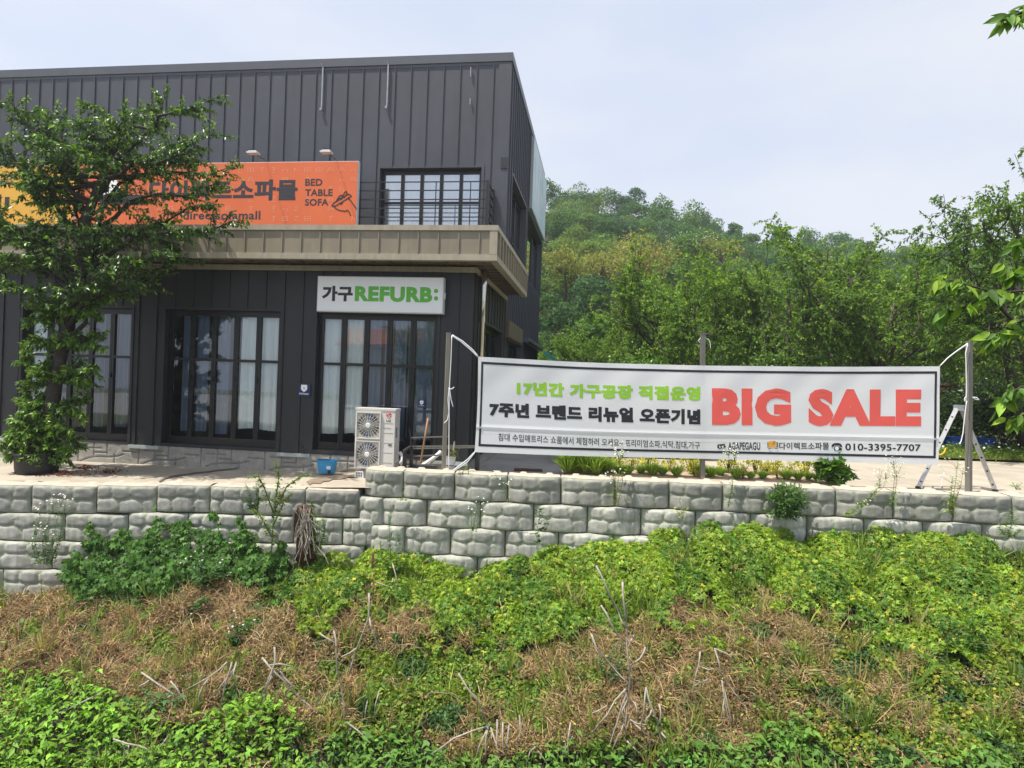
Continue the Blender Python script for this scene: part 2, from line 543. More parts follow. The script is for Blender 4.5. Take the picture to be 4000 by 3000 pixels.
def unit(v):
    return v / (np.linalg.norm(v, axis=-1, keepdims=True) + 1e-9)
class Leaves:
    def __init__(self):
        self.V, self.T, self.C, self.n = [], [], [], 0
    def add(self, P, A, N, S, col, tmpl):
        tv, tt = tmpl
        P, A, N, S, col = (np.asarray(q, float) for q in (P, A, N, S, col))
        if len(P) == 0:
            return
        A = unit(A)
        Bv = unit(np.cross(N, A))
        N = np.cross(A, Bv)
        V = P[:, None] + S[:, None, None] * (tv[None, :, 0:1] * A[:, None] + tv[None, :, 1:2] * Bv[:, None] + tv[None, :, 2:3] * N[:, None])
        k = len(tv)
        self.V.append(V.reshape(-1, 3))
        self.T.append((tt[None] + (self.n + np.arange(len(P)) * k)[:, None, None]).reshape(-1, 3))
        self.C.append(np.repeat(col, k, axis=0))
        self.n += len(P) * k
    def build(self, name, material, parent=None, origin=None):
        me = mesh_tris(name, np.concatenate(self.V), np.concatenate(self.T), np.concatenate(self.C), material, ORG[parent.name] if parent is not None else origin)
        o = bpy.data.objects.new(name, me)
        link(o, parent)
        if parent is None and origin is not None:
            o.location = tuple(float(c) for c in origin)
        ORG[o.name] = np.asarray(origin if origin is not None else (ORG[parent.name] if parent is not None else (0, 0, 0)), float)
        return o
def mesh_tris(name, V, T, C, material, org=None):
    if org is not None:
        V = V - np.asarray(org, float)
    me = bpy.data.meshes.new(name)
    me.vertices.add(len(V))
    me.vertices.foreach_set('co', V.astype(np.float32).ravel())
    nt = len(T)
    me.loops.add(nt * 3)
    me.loops.foreach_set('vertex_index', T.astype(np.int32).ravel())
    me.polygons.add(nt)
    me.polygons.foreach_set('loop_start', np.arange(0, nt * 3, 3, dtype=np.int32))
    me.polygons.foreach_set('loop_total', np.full(nt, 3, dtype=np.int32))
    a = me.attributes.new('tint', 'FLOAT_COLOR', 'POINT')
    a.data.foreach_set('color', np.c_[C, np.ones(len(C))].astype(np.float32).ravel())
    me.materials.append(material)
    me.update(calc_edges=True)
    me.validate()
    return me
def tints(n, base, var=.25, hue=.12, r=None):
    r = r or rng
    base = np.asarray(base, float)
    k = np.exp(r.normal(0, var, (n, 1)))
    h = 1 + r.normal(0, hue, (n, 1)) * np.array([[1.0, .25, -.6]])
    return np.clip(base * k * h, 0.002, .95)
def rdir(n, r=None):
    return unit((r or rng).normal(size=(n, 3)))

# ------------------------------------------------------------------ lettering
def glyphs(s, bold=0.0):
    c = bpy.data.curves.new('lettering', 'FONT')
    c.body = s
    c.resolution_u = 3
    c.space_character = 1.0 + bold * 1.6
    if bold > 0:
        c.bevel_depth = bold
        c.bevel_resolution = 0
    o = bpy.data.objects.new('lettering', c)
    COL.objects.link(o)
    dg = bpy.context.evaluated_depsgraph_get()
    me = o.evaluated_get(dg).to_mesh()
    V = np.array([v.co[:] for v in me.vertices])
    Fc = [tuple(p.vertices) for p in me.polygons]
    o.evaluated_get(dg).to_mesh_clear()
    bpy.data.objects.remove(o)
    bpy.data.curves.remove(c)
    return V, Fc
def lettering(mb, s, fn, x0, x1, y0, y1, bold=0.0, mi=0, thick=0.002):
    """fit text s into the rectangle of the sign's own plane; fn(x, y, out) gives the point."""
    V, Fc = glyphs(s, bold)
    lo, hi = V.min(0), V.max(0)
    X = x0 + (V[:, 0] - lo[0]) / (hi[0] - lo[0]) * (x1 - x0)
    Y = y0 + (V[:, 1] - lo[1]) / (hi[1] - lo[1]) * (y1 - y0)
    zr = hi[2] - lo[2]
    Z = thick * (.5 + (V[:, 2] - (lo[2] + hi[2]) / 2) / zr) + .003 if zr > 1e-6 else np.full(len(V), .003 + thick)
    mb.add([fn(a, b, c) for a, b, c in zip(X, Y, Z)], Fc, mi)

# ================================================================== BUILDING
MY = 5.67          # front of the tall main block
MX = -0.14         # its right side
FYY, FXX = -0.945, 0.70   # canopy edge
bld = thing('showroom_building', 'dark grey metal clad two storey showroom with tan canopy', 'building', B2W(np.array([0, 0, -.28])))

def wall_panel(mb, a0, a1, z0, z1, holes, fn, reveal=.22):
    """plain wall with rectangular holes and their reveals; fn(a, depth, z)."""
    xs = sorted({a0, a1, *[h[0] for h in holes], *[h[1] for h in holes]})
    zs = sorted({z0, z1, *[h[2] for h in holes], *[h[3] for h in holes]})
    xs = [x for x in xs if a0 <= x <= a1]
    zs = [z for z in zs if z0 <= z <= z1]
    for i in range(len(xs) - 1):
        for j in range(len(zs) - 1):
            cx, cz = (xs[i] + xs[i + 1]) / 2, (zs[j] + zs[j + 1]) / 2
            if any(h[0] < cx < h[1] and h[2] < cz < h[3] for h in holes):
                continue
            mb.quad(fn(xs[i], 0, zs[j]), fn(xs[i + 1], 0, zs[j]), fn(xs[i + 1], 0, zs[j + 1]), fn(xs[i], 0, zs[j + 1]))
    for x0, x1, h0, h1 in holes:
        for (p, q) in (((x0, h0), (x1, h0)), ((x1, h0), (x1, h1)), ((x1, h1), (x0, h1)), ((x0, h1), (x0, h0))):
            mb.quad(fn(p[0], 0, p[1]), fn(q[0], 0, q[1]), fn(q[0], reveal, q[1]), fn(p[0], reveal, p[1]))
def ribs(mb, positions, z0, z1, holes, fn, w=.022, out=.03):
    for a in positions:
        segs = [(z0, z1)]
        for x0, x1, h0, h1 in holes:
            if x0 - .05 < a < x1 + .05:
                new = []
                for s0, s1 in segs:
                    if h0 - .06 > s0:
                        new.append((s0, min(s1, h0 - .06)))
                    if h1 + .06 < s1:
                        new.append((max(s0, h1 + .06), s1))
                segs = new
        for s0, s1 in segs:
            if s1 - s0 > .05:
                fbox(mb, a - w / 2, a + w / 2, -out, .0, s0, s1, fn)
def fbox(mb, a0, a1, d0, d1, z0, z1, fn, mi=0):
    V = [fn(a, d, z) for z in (z0, z1) for d in (d0, d1) for a in (a0, a1)]
    mb.add(V, [(0, 2, 3, 1), (4, 5, 7, 6), (0, 1, 5, 4), (2, 6, 7, 3), (0, 4, 6, 2), (1, 3, 7, 5)], mi)
def casing(mb, h, fn, w=.07, out=.022):             # flat trim round a hole, butted end to end
    x0, x1, z0, z1 = h
    fbox(mb, x0 - w, x1 + w, -out, -.002, z1, z1 + w, fn)
    fbox(mb, x0 - w, x0, -out, -.002, z0, z1, fn)
    fbox(mb, x1, x1 + w, -out, -.002, z0, z1, fn)

f_low = lambda a, d, z: (a, d, z)
f_up = lambda a, d, z: (a, MY + d, z)
f_lowside = lambda a, d, z: (-d, a, z)
f_side = lambda a, d, z: (MX - d, a, z)

def curtain(mb, a0, a1, z0, z1, d, fn, wl=.16, amp=.045, seed=0):
    r = random.Random(seed)
    n = max(8, int((a1 - a0) / .022))
    ph = [r.uniform(0, 6) for _ in range(3)]
    P = np.zeros((2, n, 3))
    for i in range(n):
        a = a0 + (a1 - a0) * i / (n - 1)
        q = amp * (math.sin(a * 2 * math.pi / wl + ph[0]) * .6 + math.sin(a * 2 * math.pi / wl * .43 + ph[1]) * .5)
        P[0, i] = fn(a, d + q * 1.25, z0 + .03 * math.sin(a * 3 + ph[2]))
        P[1, i] = fn(a + .01 * math.sin(a * 9), d + q * .7, z1)
    mb.grid(P)
def window(parent, h, fn, n, zmid, reveal, curtains=(), glass='glass', stile=.06, bottom=.13, seed=1):
    """a row of folding leaves with a mid rail: frame > pane, curtain"""
    x0, x1, z0, z1 = h
    fr, gl = MB(), MB()
    d0, d1 = reveal - .03, reveal + .06
    fbox(fr, x0, x1, d0 - .01, d1 + .02, z1 - .07, z1, fn)
    fbox(fr, x0, x1, d0 - .01, d1 + .02, z0, z0 + .06, fn)
    fbox(fr, x0, x0 + .05, d0 - .01, d1 + .02, z0 + .06, z1 - .07, fn)
    fbox(fr, x1 - .05, x1, d0 - .01, d1 + .02, z0 + .06, z1 - .07, fn)
    a0, a1 = x0 + .05, x1 - .05
    w = (a1 - a0) / n
    lo, hi = z0 + .06, z1 - .07
    zs = [zmid] if not hasattr(zmid, '__len__') else zmid
    for i in range(n):
        b0, b1 = a0 + i * w + .003, a0 + (i + 1) * w - .003
        fbox(fr, b0, b0 + stile, d0, d1, lo, hi, fn)
        fbox(fr, b1 - stile, b1, d0, d1, lo, hi, fn)
        fbox(fr, b0 + stile, b1 - stile, d0, d1, hi - .07, hi, fn)
        fbox(fr, b0 + stile, b1 - stile, d0, d1, lo, lo + bottom, fn)
        for q in zs:
            fbox(fr, b0 + stile, b1 - stile, d0 + .005, d1 - .005, q - .035, q + .035, fn)
        dd = (d0 + d1) / 2
        dd += .0015 * ((i * 7) % 3 - 1)
        gl.quad(fn(b0 + stile, dd, lo + bottom), fn(b1 - stile, dd + .002 * ((i * 5) % 3 - 1), lo + bottom), fn(b1 - stile, dd + .002 * ((i * 5) % 3 - 1), hi - .07), fn(b0 + stile, dd, hi - .07))
        if n > 3:
            fbox(fr, b1 - .012, b1 + .018, d0 - .03, d0 - .001, zs[0] - .55, zs[0] - .42, fn)
    wo = part('window', fr.b2w(), M['black_frame'], parent)
    part('pane', gl.b2w(), M[glass], wo)
    for k, (u0, u1, c0, c1, mt) in enumerate(curtains):
        cm = MB()
        curtain(cm, a0 + (a1 - a0) * u0, a0 + (a1 - a0) * u1, c0, c1, reveal + .10, fn, seed=seed * 10 + k)
        part('curtain', cm.b2w(), M[mt], wo)
    return wo

# ---- ground floor front
W1 = (-12.23, -9.03, .07, 3.565)
W2 = (-8.07, -4.91, .10, 3.565)
W3 = (-3.94, -.85, .13, 3.565)
low_holes = [W1, W2, W3]
lw = MB()
wall_panel(lw, -26, 0, .02, 4.74, low_holes, f_low)
ribs(lw, [-.32 - .5 * k for k in range(52)], .02, 4.70, low_holes, f_low)
for h in low_holes:
    casing(lw, h, f_low)
fbox(lw, -.11, .03, -.03, .0, .02, 4.7, f_low)
side_hole = (Bp(1893.8, 1264.6, 0, 0)[1], Bp(1958.8, 1308, 0, 0)[1], .75, Bp(1893.8, 1264.6, 0, 0)[2])
wall_panel(lw, 0, MY, .02, 4.74, [side_hole], f_lowside)
ribs(lw, [.22 + .5 * k for k in range(11)], .02, 4.70, [side_hole], f_lowside)
casing(lw, side_hole, f_lowside)
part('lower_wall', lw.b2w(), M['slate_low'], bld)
for a in (-4.2, -4.62, -8.35, -8.75, -.62):
    nail = MB()
    fbox(nail, a - .015, a + .015, -.012, -.002, .17, .23, f_low)
    part('drain_slot', nail.b2w(), M['black_frame'], bld)

# ---- plinth with pressed stone pattern
pl = MB()
fx = np.linspace(-13.6, .0, 950)
fz = np.linspace(-.75, .02, 40)
GX, GZ = np.meshgrid(fx, fz)
def grooves(X, Z):
    t = (X / 1.75) % 1.0
    z = (Z + .62) / .62
    cell = np.floor(X / 1.75)
    g = np.ones_like(X) * 9.0
    g = np.minimum(g, np.abs(t - .02) * 1.75)
    g = np.minimum(g, np.abs(z - (.12 + .72 * t + .10 * np.sin(t * 7))) * .45 + np.where(t > .78, 1, 0))
    g = np.minimum(g, np.abs(z - .80) * .5 + np.where((t > .1) & (t < .42), 0, 1))
    g = np.minimum(g, np.abs(t - .28) * 1.75 + np.where(z > .34, 0, 1))
    g = np.minimum(g, np.abs(t - .50) * 1.75 + np.where(z > .5, 0, 1))
    g = np.minimum(g, np.abs(t - .62) * 1.75 + np.where(z < .6, 0, 1))
    g = np.minimum(g, np.abs(z - .62) * .5 + np.where((t > .3) & (t < .5), 0, 1))
    g = np.minimum(g, np.abs(z - .72) * .5 + np.where(t > .75, 0, 1))
    return np.clip(g / .022, 0, 1)
GV = .35 + .65 * grooves(GX, GZ)
dep = .055 - .04 * GV - .012 * fbm(GX * 7, GZ * 9, 3)
pl.grid(np.stack([GX, dep, GZ], -1))
ptint = (np.array([.36, .345, .31]) * (.42 + .58 * GV[..., None]) * (.82 + .36 * fbm(GX * 1.3, GZ * 2, 6))[..., None]).reshape(-1, 3)
fbox(pl, -26, .0, .05, .3, .021, .07, f_low)
fbox(pl, .0, MY, .06, .5, -.75, .019, f_lowside)
part('plinth', pl.b2w(), M['plinth'], bld, smooth=True, tint=np.concatenate([ptint, np.tile([.34, .325, .29], (len(pl.v) - len(ptint), 1))]))
for a0, a1 in ((-4.86, -4.0), (-8.98, -8.12), (-13.4, -12.3), (-.80, .02)):
    fl = MB()
    fbox(fl, a0, a1, -.05, .045, -.07, .016, f_low)
    part('flashing', fl.b2w(), M['flash'], bld)

# ---- ground floor windows
zm = Bp(1255, 1420, 1, .2)[2]
window(bld, W3, f_low, 5, zm, .17, [(0, .31, .55, 3.5, 'curtain'), (.31, .375, .5, 3.5, 'curtain'), (.40, .52, .5, 3.5, 'curtain_blue'), (.55, .62, .45, 3.5, 'curtain_blue'), (.63, .74, .45, 3.5, 'curtain_blue'), (.76, .79, .5, 3.5, 'curtain_blue'), (.82, .98, .5, 3.5, 'curtain_blue')], seed=1)
window(bld, W2, f_low, 5, zm, .17, [(.10, .19, .4, 3.5, 'curtain_blue'), (.22, .33, .4, 3.5, 'curtain_blue'), (.42, .53, .4, 3.5, 'curtain_blue'), (.63, .78, .55, 3.5, 'curtain'), (.80, .98, .55, 3.5, 'curtain')], seed=2)
window(bld, W1, f_low, 5, zm, .17, [(.02, .2, .55, 3.5, 'curtain'), (.24, .42, .45, 3.5, 'curtain_blue'), (.60, .70, .4, 3.5, 'curtain_blue'), (.84, .93, .4, 3.5, 'curtain_blue')], seed=3)
window(bld, side_hole, f_lowside, 3, 1.9, .22, [(.4, .95, .9, 2.9, 'curtain_blue')], seed=4)

# ---- main block
up_hole = (Bp(1485.6, 654.6, 1, MY)[0], Bp(1881.7, 654.6, 1, MY)[0], 5.1, Bp(1690, 656, 1, MY)[2])
ROOFZ = 12.85
mw = MB()
wall_panel(mw, -36, MX, 4.9, 12.6, [up_hole], f_up)
ribs(mw, [-.72 - .562 * k for k in range(62)], 4.95, 12.5, [up_hole], f_up, w=.024, out=.035)
casing(mw, up_hole, f_up, w=.09)
fbox(mw, MX - .40, MX - .0, -.03, -.001, 4.95, 12.55, f_up)
YE = 17.5
sA = (Bp(1997.7, 682, 0, MX)[1], Bp(2053.2, 806.2, 0, MX)[1], 5.75, Bp(1997.7, 682, 0, MX)[2])
sB = (Bp(2059, 817, 0, MX)[1], Bp(2114.7, 934, 0, MX)[1], Bp(2059, 1085.6, 0, MX)[2], Bp(2059, 817, 0, MX)[2])
sC = (Bp(1977.8, 1321.6, 0, MX)[1], Bp(2034.8, 1362, 0, MX)[1], .9, Bp(1977.8, 1321.6, 0, MX)[2])
YE = max(YE, sB[1] + .25)
side_holes = [sA, sB, sC]
wall_panel(mw, MY, YE, -.4, 12.6, side_holes, f_side)
ribs(mw, [MY + .25 + .5 * k for k in range(int((YE - MY) / .5))], -.3, 12.5, side_holes, f_side, w=.05, out=.045)
for h in side_holes:
    casing(mw, h, f_side, w=.08, out=.05)
mw.quad((-36, YE, -.4), (MX, YE, -.4), (MX, YE, 12.6), (-36, YE, 12.6))
mw.quad((-36, MY, 12.55), (MX, MY, 12.55), (MX, YE, 12.55), (-36, YE, 12.55))
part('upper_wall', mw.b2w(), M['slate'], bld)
window(bld, up_hole, f_up, 5, Bp(1520, 792, 1, MY + .2)[2], .25, [(.0, .50, 5.15, 9.2, 'curtain'), (.50, 1, 5.15, 9.2, 'curtain')], glass='glass_up', stile=.055, seed=5)
window(bld, sA, f_side, 3, 6.7, .25, [], glass='glass_up', seed=6)
window(bld, sB, f_side, 3, 6.4, .25, [], glass='glass_up', seed=7)
window(bld, sC, f_side, 3, 1.9, .22, [], seed=8)
rf = MB()
rf.box(-36, MX + .05, MY - .05, MY + .20, 12.57, ROOFZ)
rf.box(MX - .20, MX + .05, MY + .20, YE + .05, 12.57, ROOFZ)
rf.box(-36, MX - .20, YE - .2, YE + .05, 12.57, ROOFZ)
rf.box(-36, MX + .012, MY - .012, MY + .1, 12.47, 12.565)
part('roof_edge', rf.b2w(), M['slate_trim'], bld)
# dark interior shells
rm = MB()
rm.quad((-26, 5.3, 0), (-.05, 5.3, 0), (-.05, 5.3, 4.7), (-26, 5.3, 4.7))
rm.quad((-26, .12, .09), (-.05, .12, .09), (-.05, 5.3, .09), (-26, 5.3, .09))
rm.quad((-26, .12, 4.68), (-.05, .12, 4.68), (-.05, 5.3, 4.68), (-26, 5.3, 4.68))
rm.quad((-26, MY + .2, 4.97), (MX - .05, MY + .2, 4.97), (MX - .05, YE - .1, 4.97), (-26, YE - .1, 4.97))
rm.quad((-9, MY + .2, 5), (-9, YE - .1, 5), (-9, YE - .1, 12.4), (-9, MY + .2, 12.4))
part('interior', rm.b2w(), M['room'], bld)

# ---- canopy
cn = MB()
cn.box(-26, FXX, FYY + .012, FYY + .1, 4.86, 5.40)                       # front panel
cn.box(FXX - .1, FXX - .012, FYY + .1, 5.05, 4.86, 5.40)
for k in range(60):                                                     # panel seams
    a = .30 - .475 * k
    if a > -26:
        cn.box(a - .013, a + .013, FYY - .016, FYY + .011, 4.87, 5.37)
for k in range(13):
    b = FYY + .35 + .46 * k
    if b < 5:
        cn.box(FXX - .011, FXX + .03, b - .05, b + .05, 4.87, 5.37)
part('canopy_panel', cn.b2w(), M['tan'], bld)
ct = MB()
ct.box(-26, FXX + .03, FYY - .03, FYY + .15, 5.40, 5.52)
ct.box(FXX - .15, FXX + .03, FYY + .15, 5.06, 5.40, 5.52)
ct.box(-26, FXX + .02, FYY - .02, FYY + .15, 4.72, 4.86)
ct.box(FXX - .15, FXX + .02, FYY + .15, 5.06, 4.72, 4.86)
ct.box(FXX - .16, FXX + .015, FYY - .022, FYY + .012, 4.862, 5.398)
ct.box(-26, .04, -.08, -.032, 4.60, 4.73)                                # trims against the wall
ct.box(.032, .09, -.08, 5.1, 4.62, 4.73)
part('canopy_trim', ct.b2w(), M['tan_trim'], bld)
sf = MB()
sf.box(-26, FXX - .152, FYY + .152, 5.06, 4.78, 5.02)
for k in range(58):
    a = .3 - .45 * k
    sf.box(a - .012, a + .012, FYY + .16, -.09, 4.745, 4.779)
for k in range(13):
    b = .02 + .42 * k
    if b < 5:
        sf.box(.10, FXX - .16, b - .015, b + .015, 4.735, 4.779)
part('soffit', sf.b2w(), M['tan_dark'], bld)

# ---- railing on the canopy
rl = MB()
RY = 4.6
rx1 = Bp(1903, 800, 1, RY)[0]
rx0 = Bp(1400, 800, 1, RY)[0] - 1.5
rzs = [Bp(1895, y, 1, RY)[2] for y in (709, 742.6, 778.4, 813, 848, 882)]
for z in rzs:
    rl.box(rx0, rx1, RY - .015, RY + .015, z - .015, z + .015)
    rl.box(rx1 - .03, rx1 + .0, RY + .016, 5.62, z - .03, z + .03)
rl.box(rx1 - .05, rx1 + .05, RY - .05, RY + .05, 5.0, rzs[0] + .03)
rl.box(rx1 - .05, rx1 + .05, 5.5, 5.6, 5.0, rzs[0] + .03)
for x in (1701, 1836):
    a = Bp(x, 800, 1, RY)[0]
    rl.box(a - .012, a + .012, RY - .02, RY + .02, 5.0, rzs[0])
sy0, sy1 = sA[0] + .05, sA[1] - .35
for k in range(5):
    rl.box(MX + .05, MX + .08, sy0, sy1, 5.85 + .24 * k, 5.88 + .24 * k)
rl.box(MX + .04, MX + .1, sy0 - .03, sy0 + .03, 5.5, 7.0)
part('railing', rl.b2w(), M['iron'], bld)

# ---- odds and ends fixed to the walls
dp = MB()
q = Bp(1891, 1056, 0, .16)
dp.lathe((.16, q[1], -.25), [(.062, 0), (.062, 3.7), (.078, 3.72), (.078, 4.3), (.085, 4.6), (.1, 5.0)], n=14)
part('downpipe', dp.b2w(), M['steel'], bld, smooth=True)
for xa, ya, xb, yb, r in ((1259, 262, 1256, 427, .022), (1513, 253, 1511, 420, .022), (1841, 262, 1838, 300, .012), (1838, 385, 1836, 408, .014)):
    cd = MB()
    a, b = Bp(xa, ya, 1, MY - .06), Bp(xb, yb, 1, MY - .06)
    cd.box(b[0] - r, b[0] + r, MY - .075, MY - .036, b[2], a[2])
    if r > .02:
        cd.box(b[0] - .05, b[0] + .02, MY - .11, MY - .037, b[2] - .05, b[2] + .04)
        cd.bar((b[0] - .02, MY - .06, a[2]), (b[0] - .05, MY - .09, a[2] + .12), .03, .03)
    part('conduit', cd.b2w(), M['galv'], bld)
pt = MB()
a, b = Bp(1957, 615, 1, MY - .04), Bp(1984, 657, 1, MY - .04)
pt.box(a[0], b[0], MY - .052, MY - .033, b[2], a[2])
part('patch_plate', pt.b2w(), M['slate_low'], bld)
vt = MB()
va, vb = Bp(1987, 1248, 0, MX + .25), Bp(2041.6, 1294.5, 0, MX + .25)
vz0 = Bp(1984.6, 1316, 0, MX + .25)[2]
fbox(vt, va[1], vb[1], -.25, -.05, vz0, va[2], f_side)
for k in range(14):
    z = vz0 + .05 + (va[2] - vz0 - .1) * k / 13
    fbox(vt, va[1] + .05, vb[1] - .05, -.275, -.251, z - .018, z + .012, f_side)
part('vent_louvre', vt.b2w(), M['tan_dark'], bld)
aw = MB()
y0a, y1a = Bp(2045.6, 1327, 0, MX + .1)[1], YE - .2
za = Bp(2045.6, 1327, 0, MX + .1)[2]
fbox(aw, y0a, y1a, -.30, -.06, za - .10, za + .10, f_side)
awn = part('awning', aw.b2w(), M['slate_trim'], bld)
ac_ = MB()
ac_.add([f_side(y0a + .1, -.25, za + .02), f_side(y1a, -.25, za + .02), f_side(y1a, -.95, za - .42), f_side(y0a + .1, -.95, za - .42), f_side(y1a, -.96, za - .62), f_side(y0a + .1, -.96, za - .62)], [(0, 1, 2, 3), (3, 2, 4, 5)])
part('awning_cloth', ac_.b2w(), M['teal'], awn)

# ---- signs
def frontsign(name, label, x0, x1, z0, z1, y, th, face, edge, cat='sign'):
    c = np.array([(x0 + x1) / 2, y, z0])
    root = thing(name, label, cat, B2W(c))
    b = MB()
    b.box(x0, x1, y, y + th, z0, z1)
    part('sign_box', b.b2w(), edge, root)
    f = MB()
    f.box(x0 + .02, x1 - .02, y - .012, y - .001, z0 + .02, z1 - .02)
    fp = part('sign_face', f.b2w(), face, root)
    return root, fp
SY = 4.40
o1 = Bp(1401, 628.6, 1, SY); o0 = Bp(288.6, 864, 1, SY); ob = Bp(1401, 900, 1, SY)
orange, oface = frontsign('billboard', 'long orange furniture shop billboard with dark lettering and hand drawing', o0[0] + .02, o1[0], ob[2], o1[2], SY, .16, M['orange'], M['white_frame'], 'billboard')
yellow, yface = frontsign('billboard', 'yellow billboard half hidden behind the potted tree', o0[0] - 9, o0[0] - .02, ob[2], o1[2] - .02, SY, .16, M['yellow'], M['white_frame'], 'billboard')
fsy = lambda a, b, c: (a, SY - .012 - c, b)
def prect(x0, y0, x1, y1, Y):          # picture rectangle -> plane rectangle
    a, b = Bp(x0, (y0 + y1) / 2, 1, Y), Bp(x1, (y0 + y1) / 2, 1, Y)
    c, d = Bp((x0 + x1) / 2, y0, 1, Y), Bp((x0 + x1) / 2, y1, 1, Y)
    return a[0], b[0], d[2], c[2]
lt = MB()
for s, r, bo in (('다이렉트소파몰', (584, 703, 1163, 784), .042), ('BED', (1193, 699, 1260, 726), .028), ('TABLE', (1193, 739, 1300, 766), .028), ('SOFA', (1192, 777, 1284, 804), .028), ('directsofamall', (716, 824, 1018, 858), .022)):
    lettering(lt, s, fsy, *prect(*r, SY), bold=bo)
part('lettering', lt.b2w(), M['ink_soft'], orange)
hd = MB()
def pstroke(mb, pts, w, Y, off=.017):
    P = [Bp(x, y, 1, Y - off) for x, y in pts]
    for a, b in zip(P[:-1], P[1:]):
        mb.bar(a, b, w, .004, up=(0, 1, 0))
Z2 = lambda x, y: (1000 + x / 1.8433, 150 + y / 1.8433)
for st in ([(545, 1205), (560, 1185), (665, 1120), (688, 1135), (575, 1205), (545, 1210)], [(572, 1180), (590, 1150), (605, 1130), (628, 1130), (640, 1105), (652, 1102), (655, 1118), (645, 1135)],
           [(660, 1150), (680, 1165), (724, 1230)], [(600, 1185), (612, 1195), (625, 1180)], [(560, 1205), (575, 1225), (600, 1238), (645, 1245), (655, 1235), (670, 1250), (682, 1278)], [(585, 1160), (605, 1150), (620, 1160)], [(612, 1145), (630, 1138), (640, 1148)]):
    pstroke(hd, [Z2(*p) for p in st], .035, SY)
part('hand_drawing', hd.b2w(), M['ink_soft'], orange)
ic = MB()
r_ = random.Random(3)
for i in range(20):
    for j in range(6):
        x, y = 1380 - i * 44.5, 664 + j * 38
        if x < 300:
            continue
        w, h = 9 + r_.random() * 3, 7 + r_.random() * 3
        t = r_.randrange(6)
        S = []
        if t == 0: S = [[(-w, -h), (w, -h), (w, h), (-w, h), (-w, -h)], [(-w, 0), (w, 0)], [(0, -h), (0, h)]]
        if t == 1: S = [[(0, -h), (0, h)], [(-w * .6, -h), (w * .6, -h), (w * .4, -h * .2), (-w * .4, -h * .2)], [(-w * .4, h), (w * .4, h)]]
        if t == 2: S = [[(-w, 0), (w, 0)], [(-w * .8, 0), (-w * .8, h)], [(w * .8, 0), (w * .8, h)]]
        if t == 3: S = [[(-w * .6, h), (-w * .6, -h), (-w * .2, -h * .1), (w * .6, 0), (w * .6, h)]]
        if t == 4: S = [[(-w, h), (-w, -h * .2), (w, -h * .2), (w, h)], [(-w * .6, -h * .2), (-w * .6, -h), (w * .6, -h), (w * .6, -h * .2)], [(-w, h * .5), (w, h * .5)]]
        if t == 5: S = [[(-w * .7, -h), (w * .7, -h), (0, 0), (-w * .7, h), (w * .7, h)]]
        if (560 < x < 1180 and 690 < y < 800) or (1180 < x < 1400 and 690 < y < 860 and not (x > 1310 and y < 740)) or (700 < x < 1030 and y > 815):
            if r_.random() < .6:
                continue
        for st in S:
            pstroke(ic, [(x + a, y + b) for a, b in st], .012, SY, .0135)
part('icon_pattern', ic.b2w(), M['icon'], orange)
lg = MB()                                    # pale sofa emblem behind the leaves
for r in ((395, 722, 470, 760), (405, 705, 460, 722)):
    x0, x1, z0, z1 = prect(*r, SY)
    lg.box(x0, x1, SY - .018, SY - .013, z0, z1)
part('emblem', lg.b2w(), M['white'], orange)
lg = MB()
for r in ((392, 762, 560, 800),):
    x0, x1, z0, z1 = prect(*r, SY)
    lg.box(x0, x1, SY - .018, SY - .013, z0, z1)
part('emblem', lg.b2w(), M['ink_soft'], orange)
for x0, x1, y0, y1 in ((-10, 6, 760, 815), (20, 38, 770, 815), (150, 162, 740, 780), (196, 210, 755, 805)):
    q = prect(x0, y0, x1, y1, SY)
    yl = MB()
    yl.box(q[0], q[1], SY - .018, SY - .013, q[2], q[3])
    part('print_stroke', yl.b2w(), M['ink_soft'], yellow)

ry = -.22
g = prect(1239, 1081, 1732, 1221, ry)
refurb, rface = frontsign('sign_box', 'white lightbox sign with green letters above the right shop window', g[0], g[1], g[2], g[3], ry, .19, M['white'], M['white_frame'])
fr_ = lambda a, b, c: (a, ry - .012 - c, b)
lt = MB()
lettering(lt, 'REFURB', fr_, *prect(1387, 1120, 1690, 1180, ry), bold=.055)
x0, x1, z0, z1 = prect(1696, 1129, 1712, 1146, ry)
for zz in (1137, 1166):
    c = Bp(1704, zz, 1, ry)
    lt.lathe((c[0], ry - .012, c[2]), [(.052, .001), (.052, .006)], n=16, axis=(0, -1, 0))
part('lettering', lt.b2w(), M['green_letter'], refurb)
lt = MB()
lettering(lt, '가구', fr_, *prect(1259, 1117, 1379, 1177, ry), bold=.05)
part('lettering', lt.b2w(), M['ink_soft'], refurb)
sw = MB()
sw.box(g[1] + .002, g[1] + .035, ry + .05, ry + .1, g[2] + .42 * (g[3] - g[2]), g[2] + .58 * (g[3] - g[2]))
part('switch_box', sw.b2w(), M['whiteplastic'], refurb)

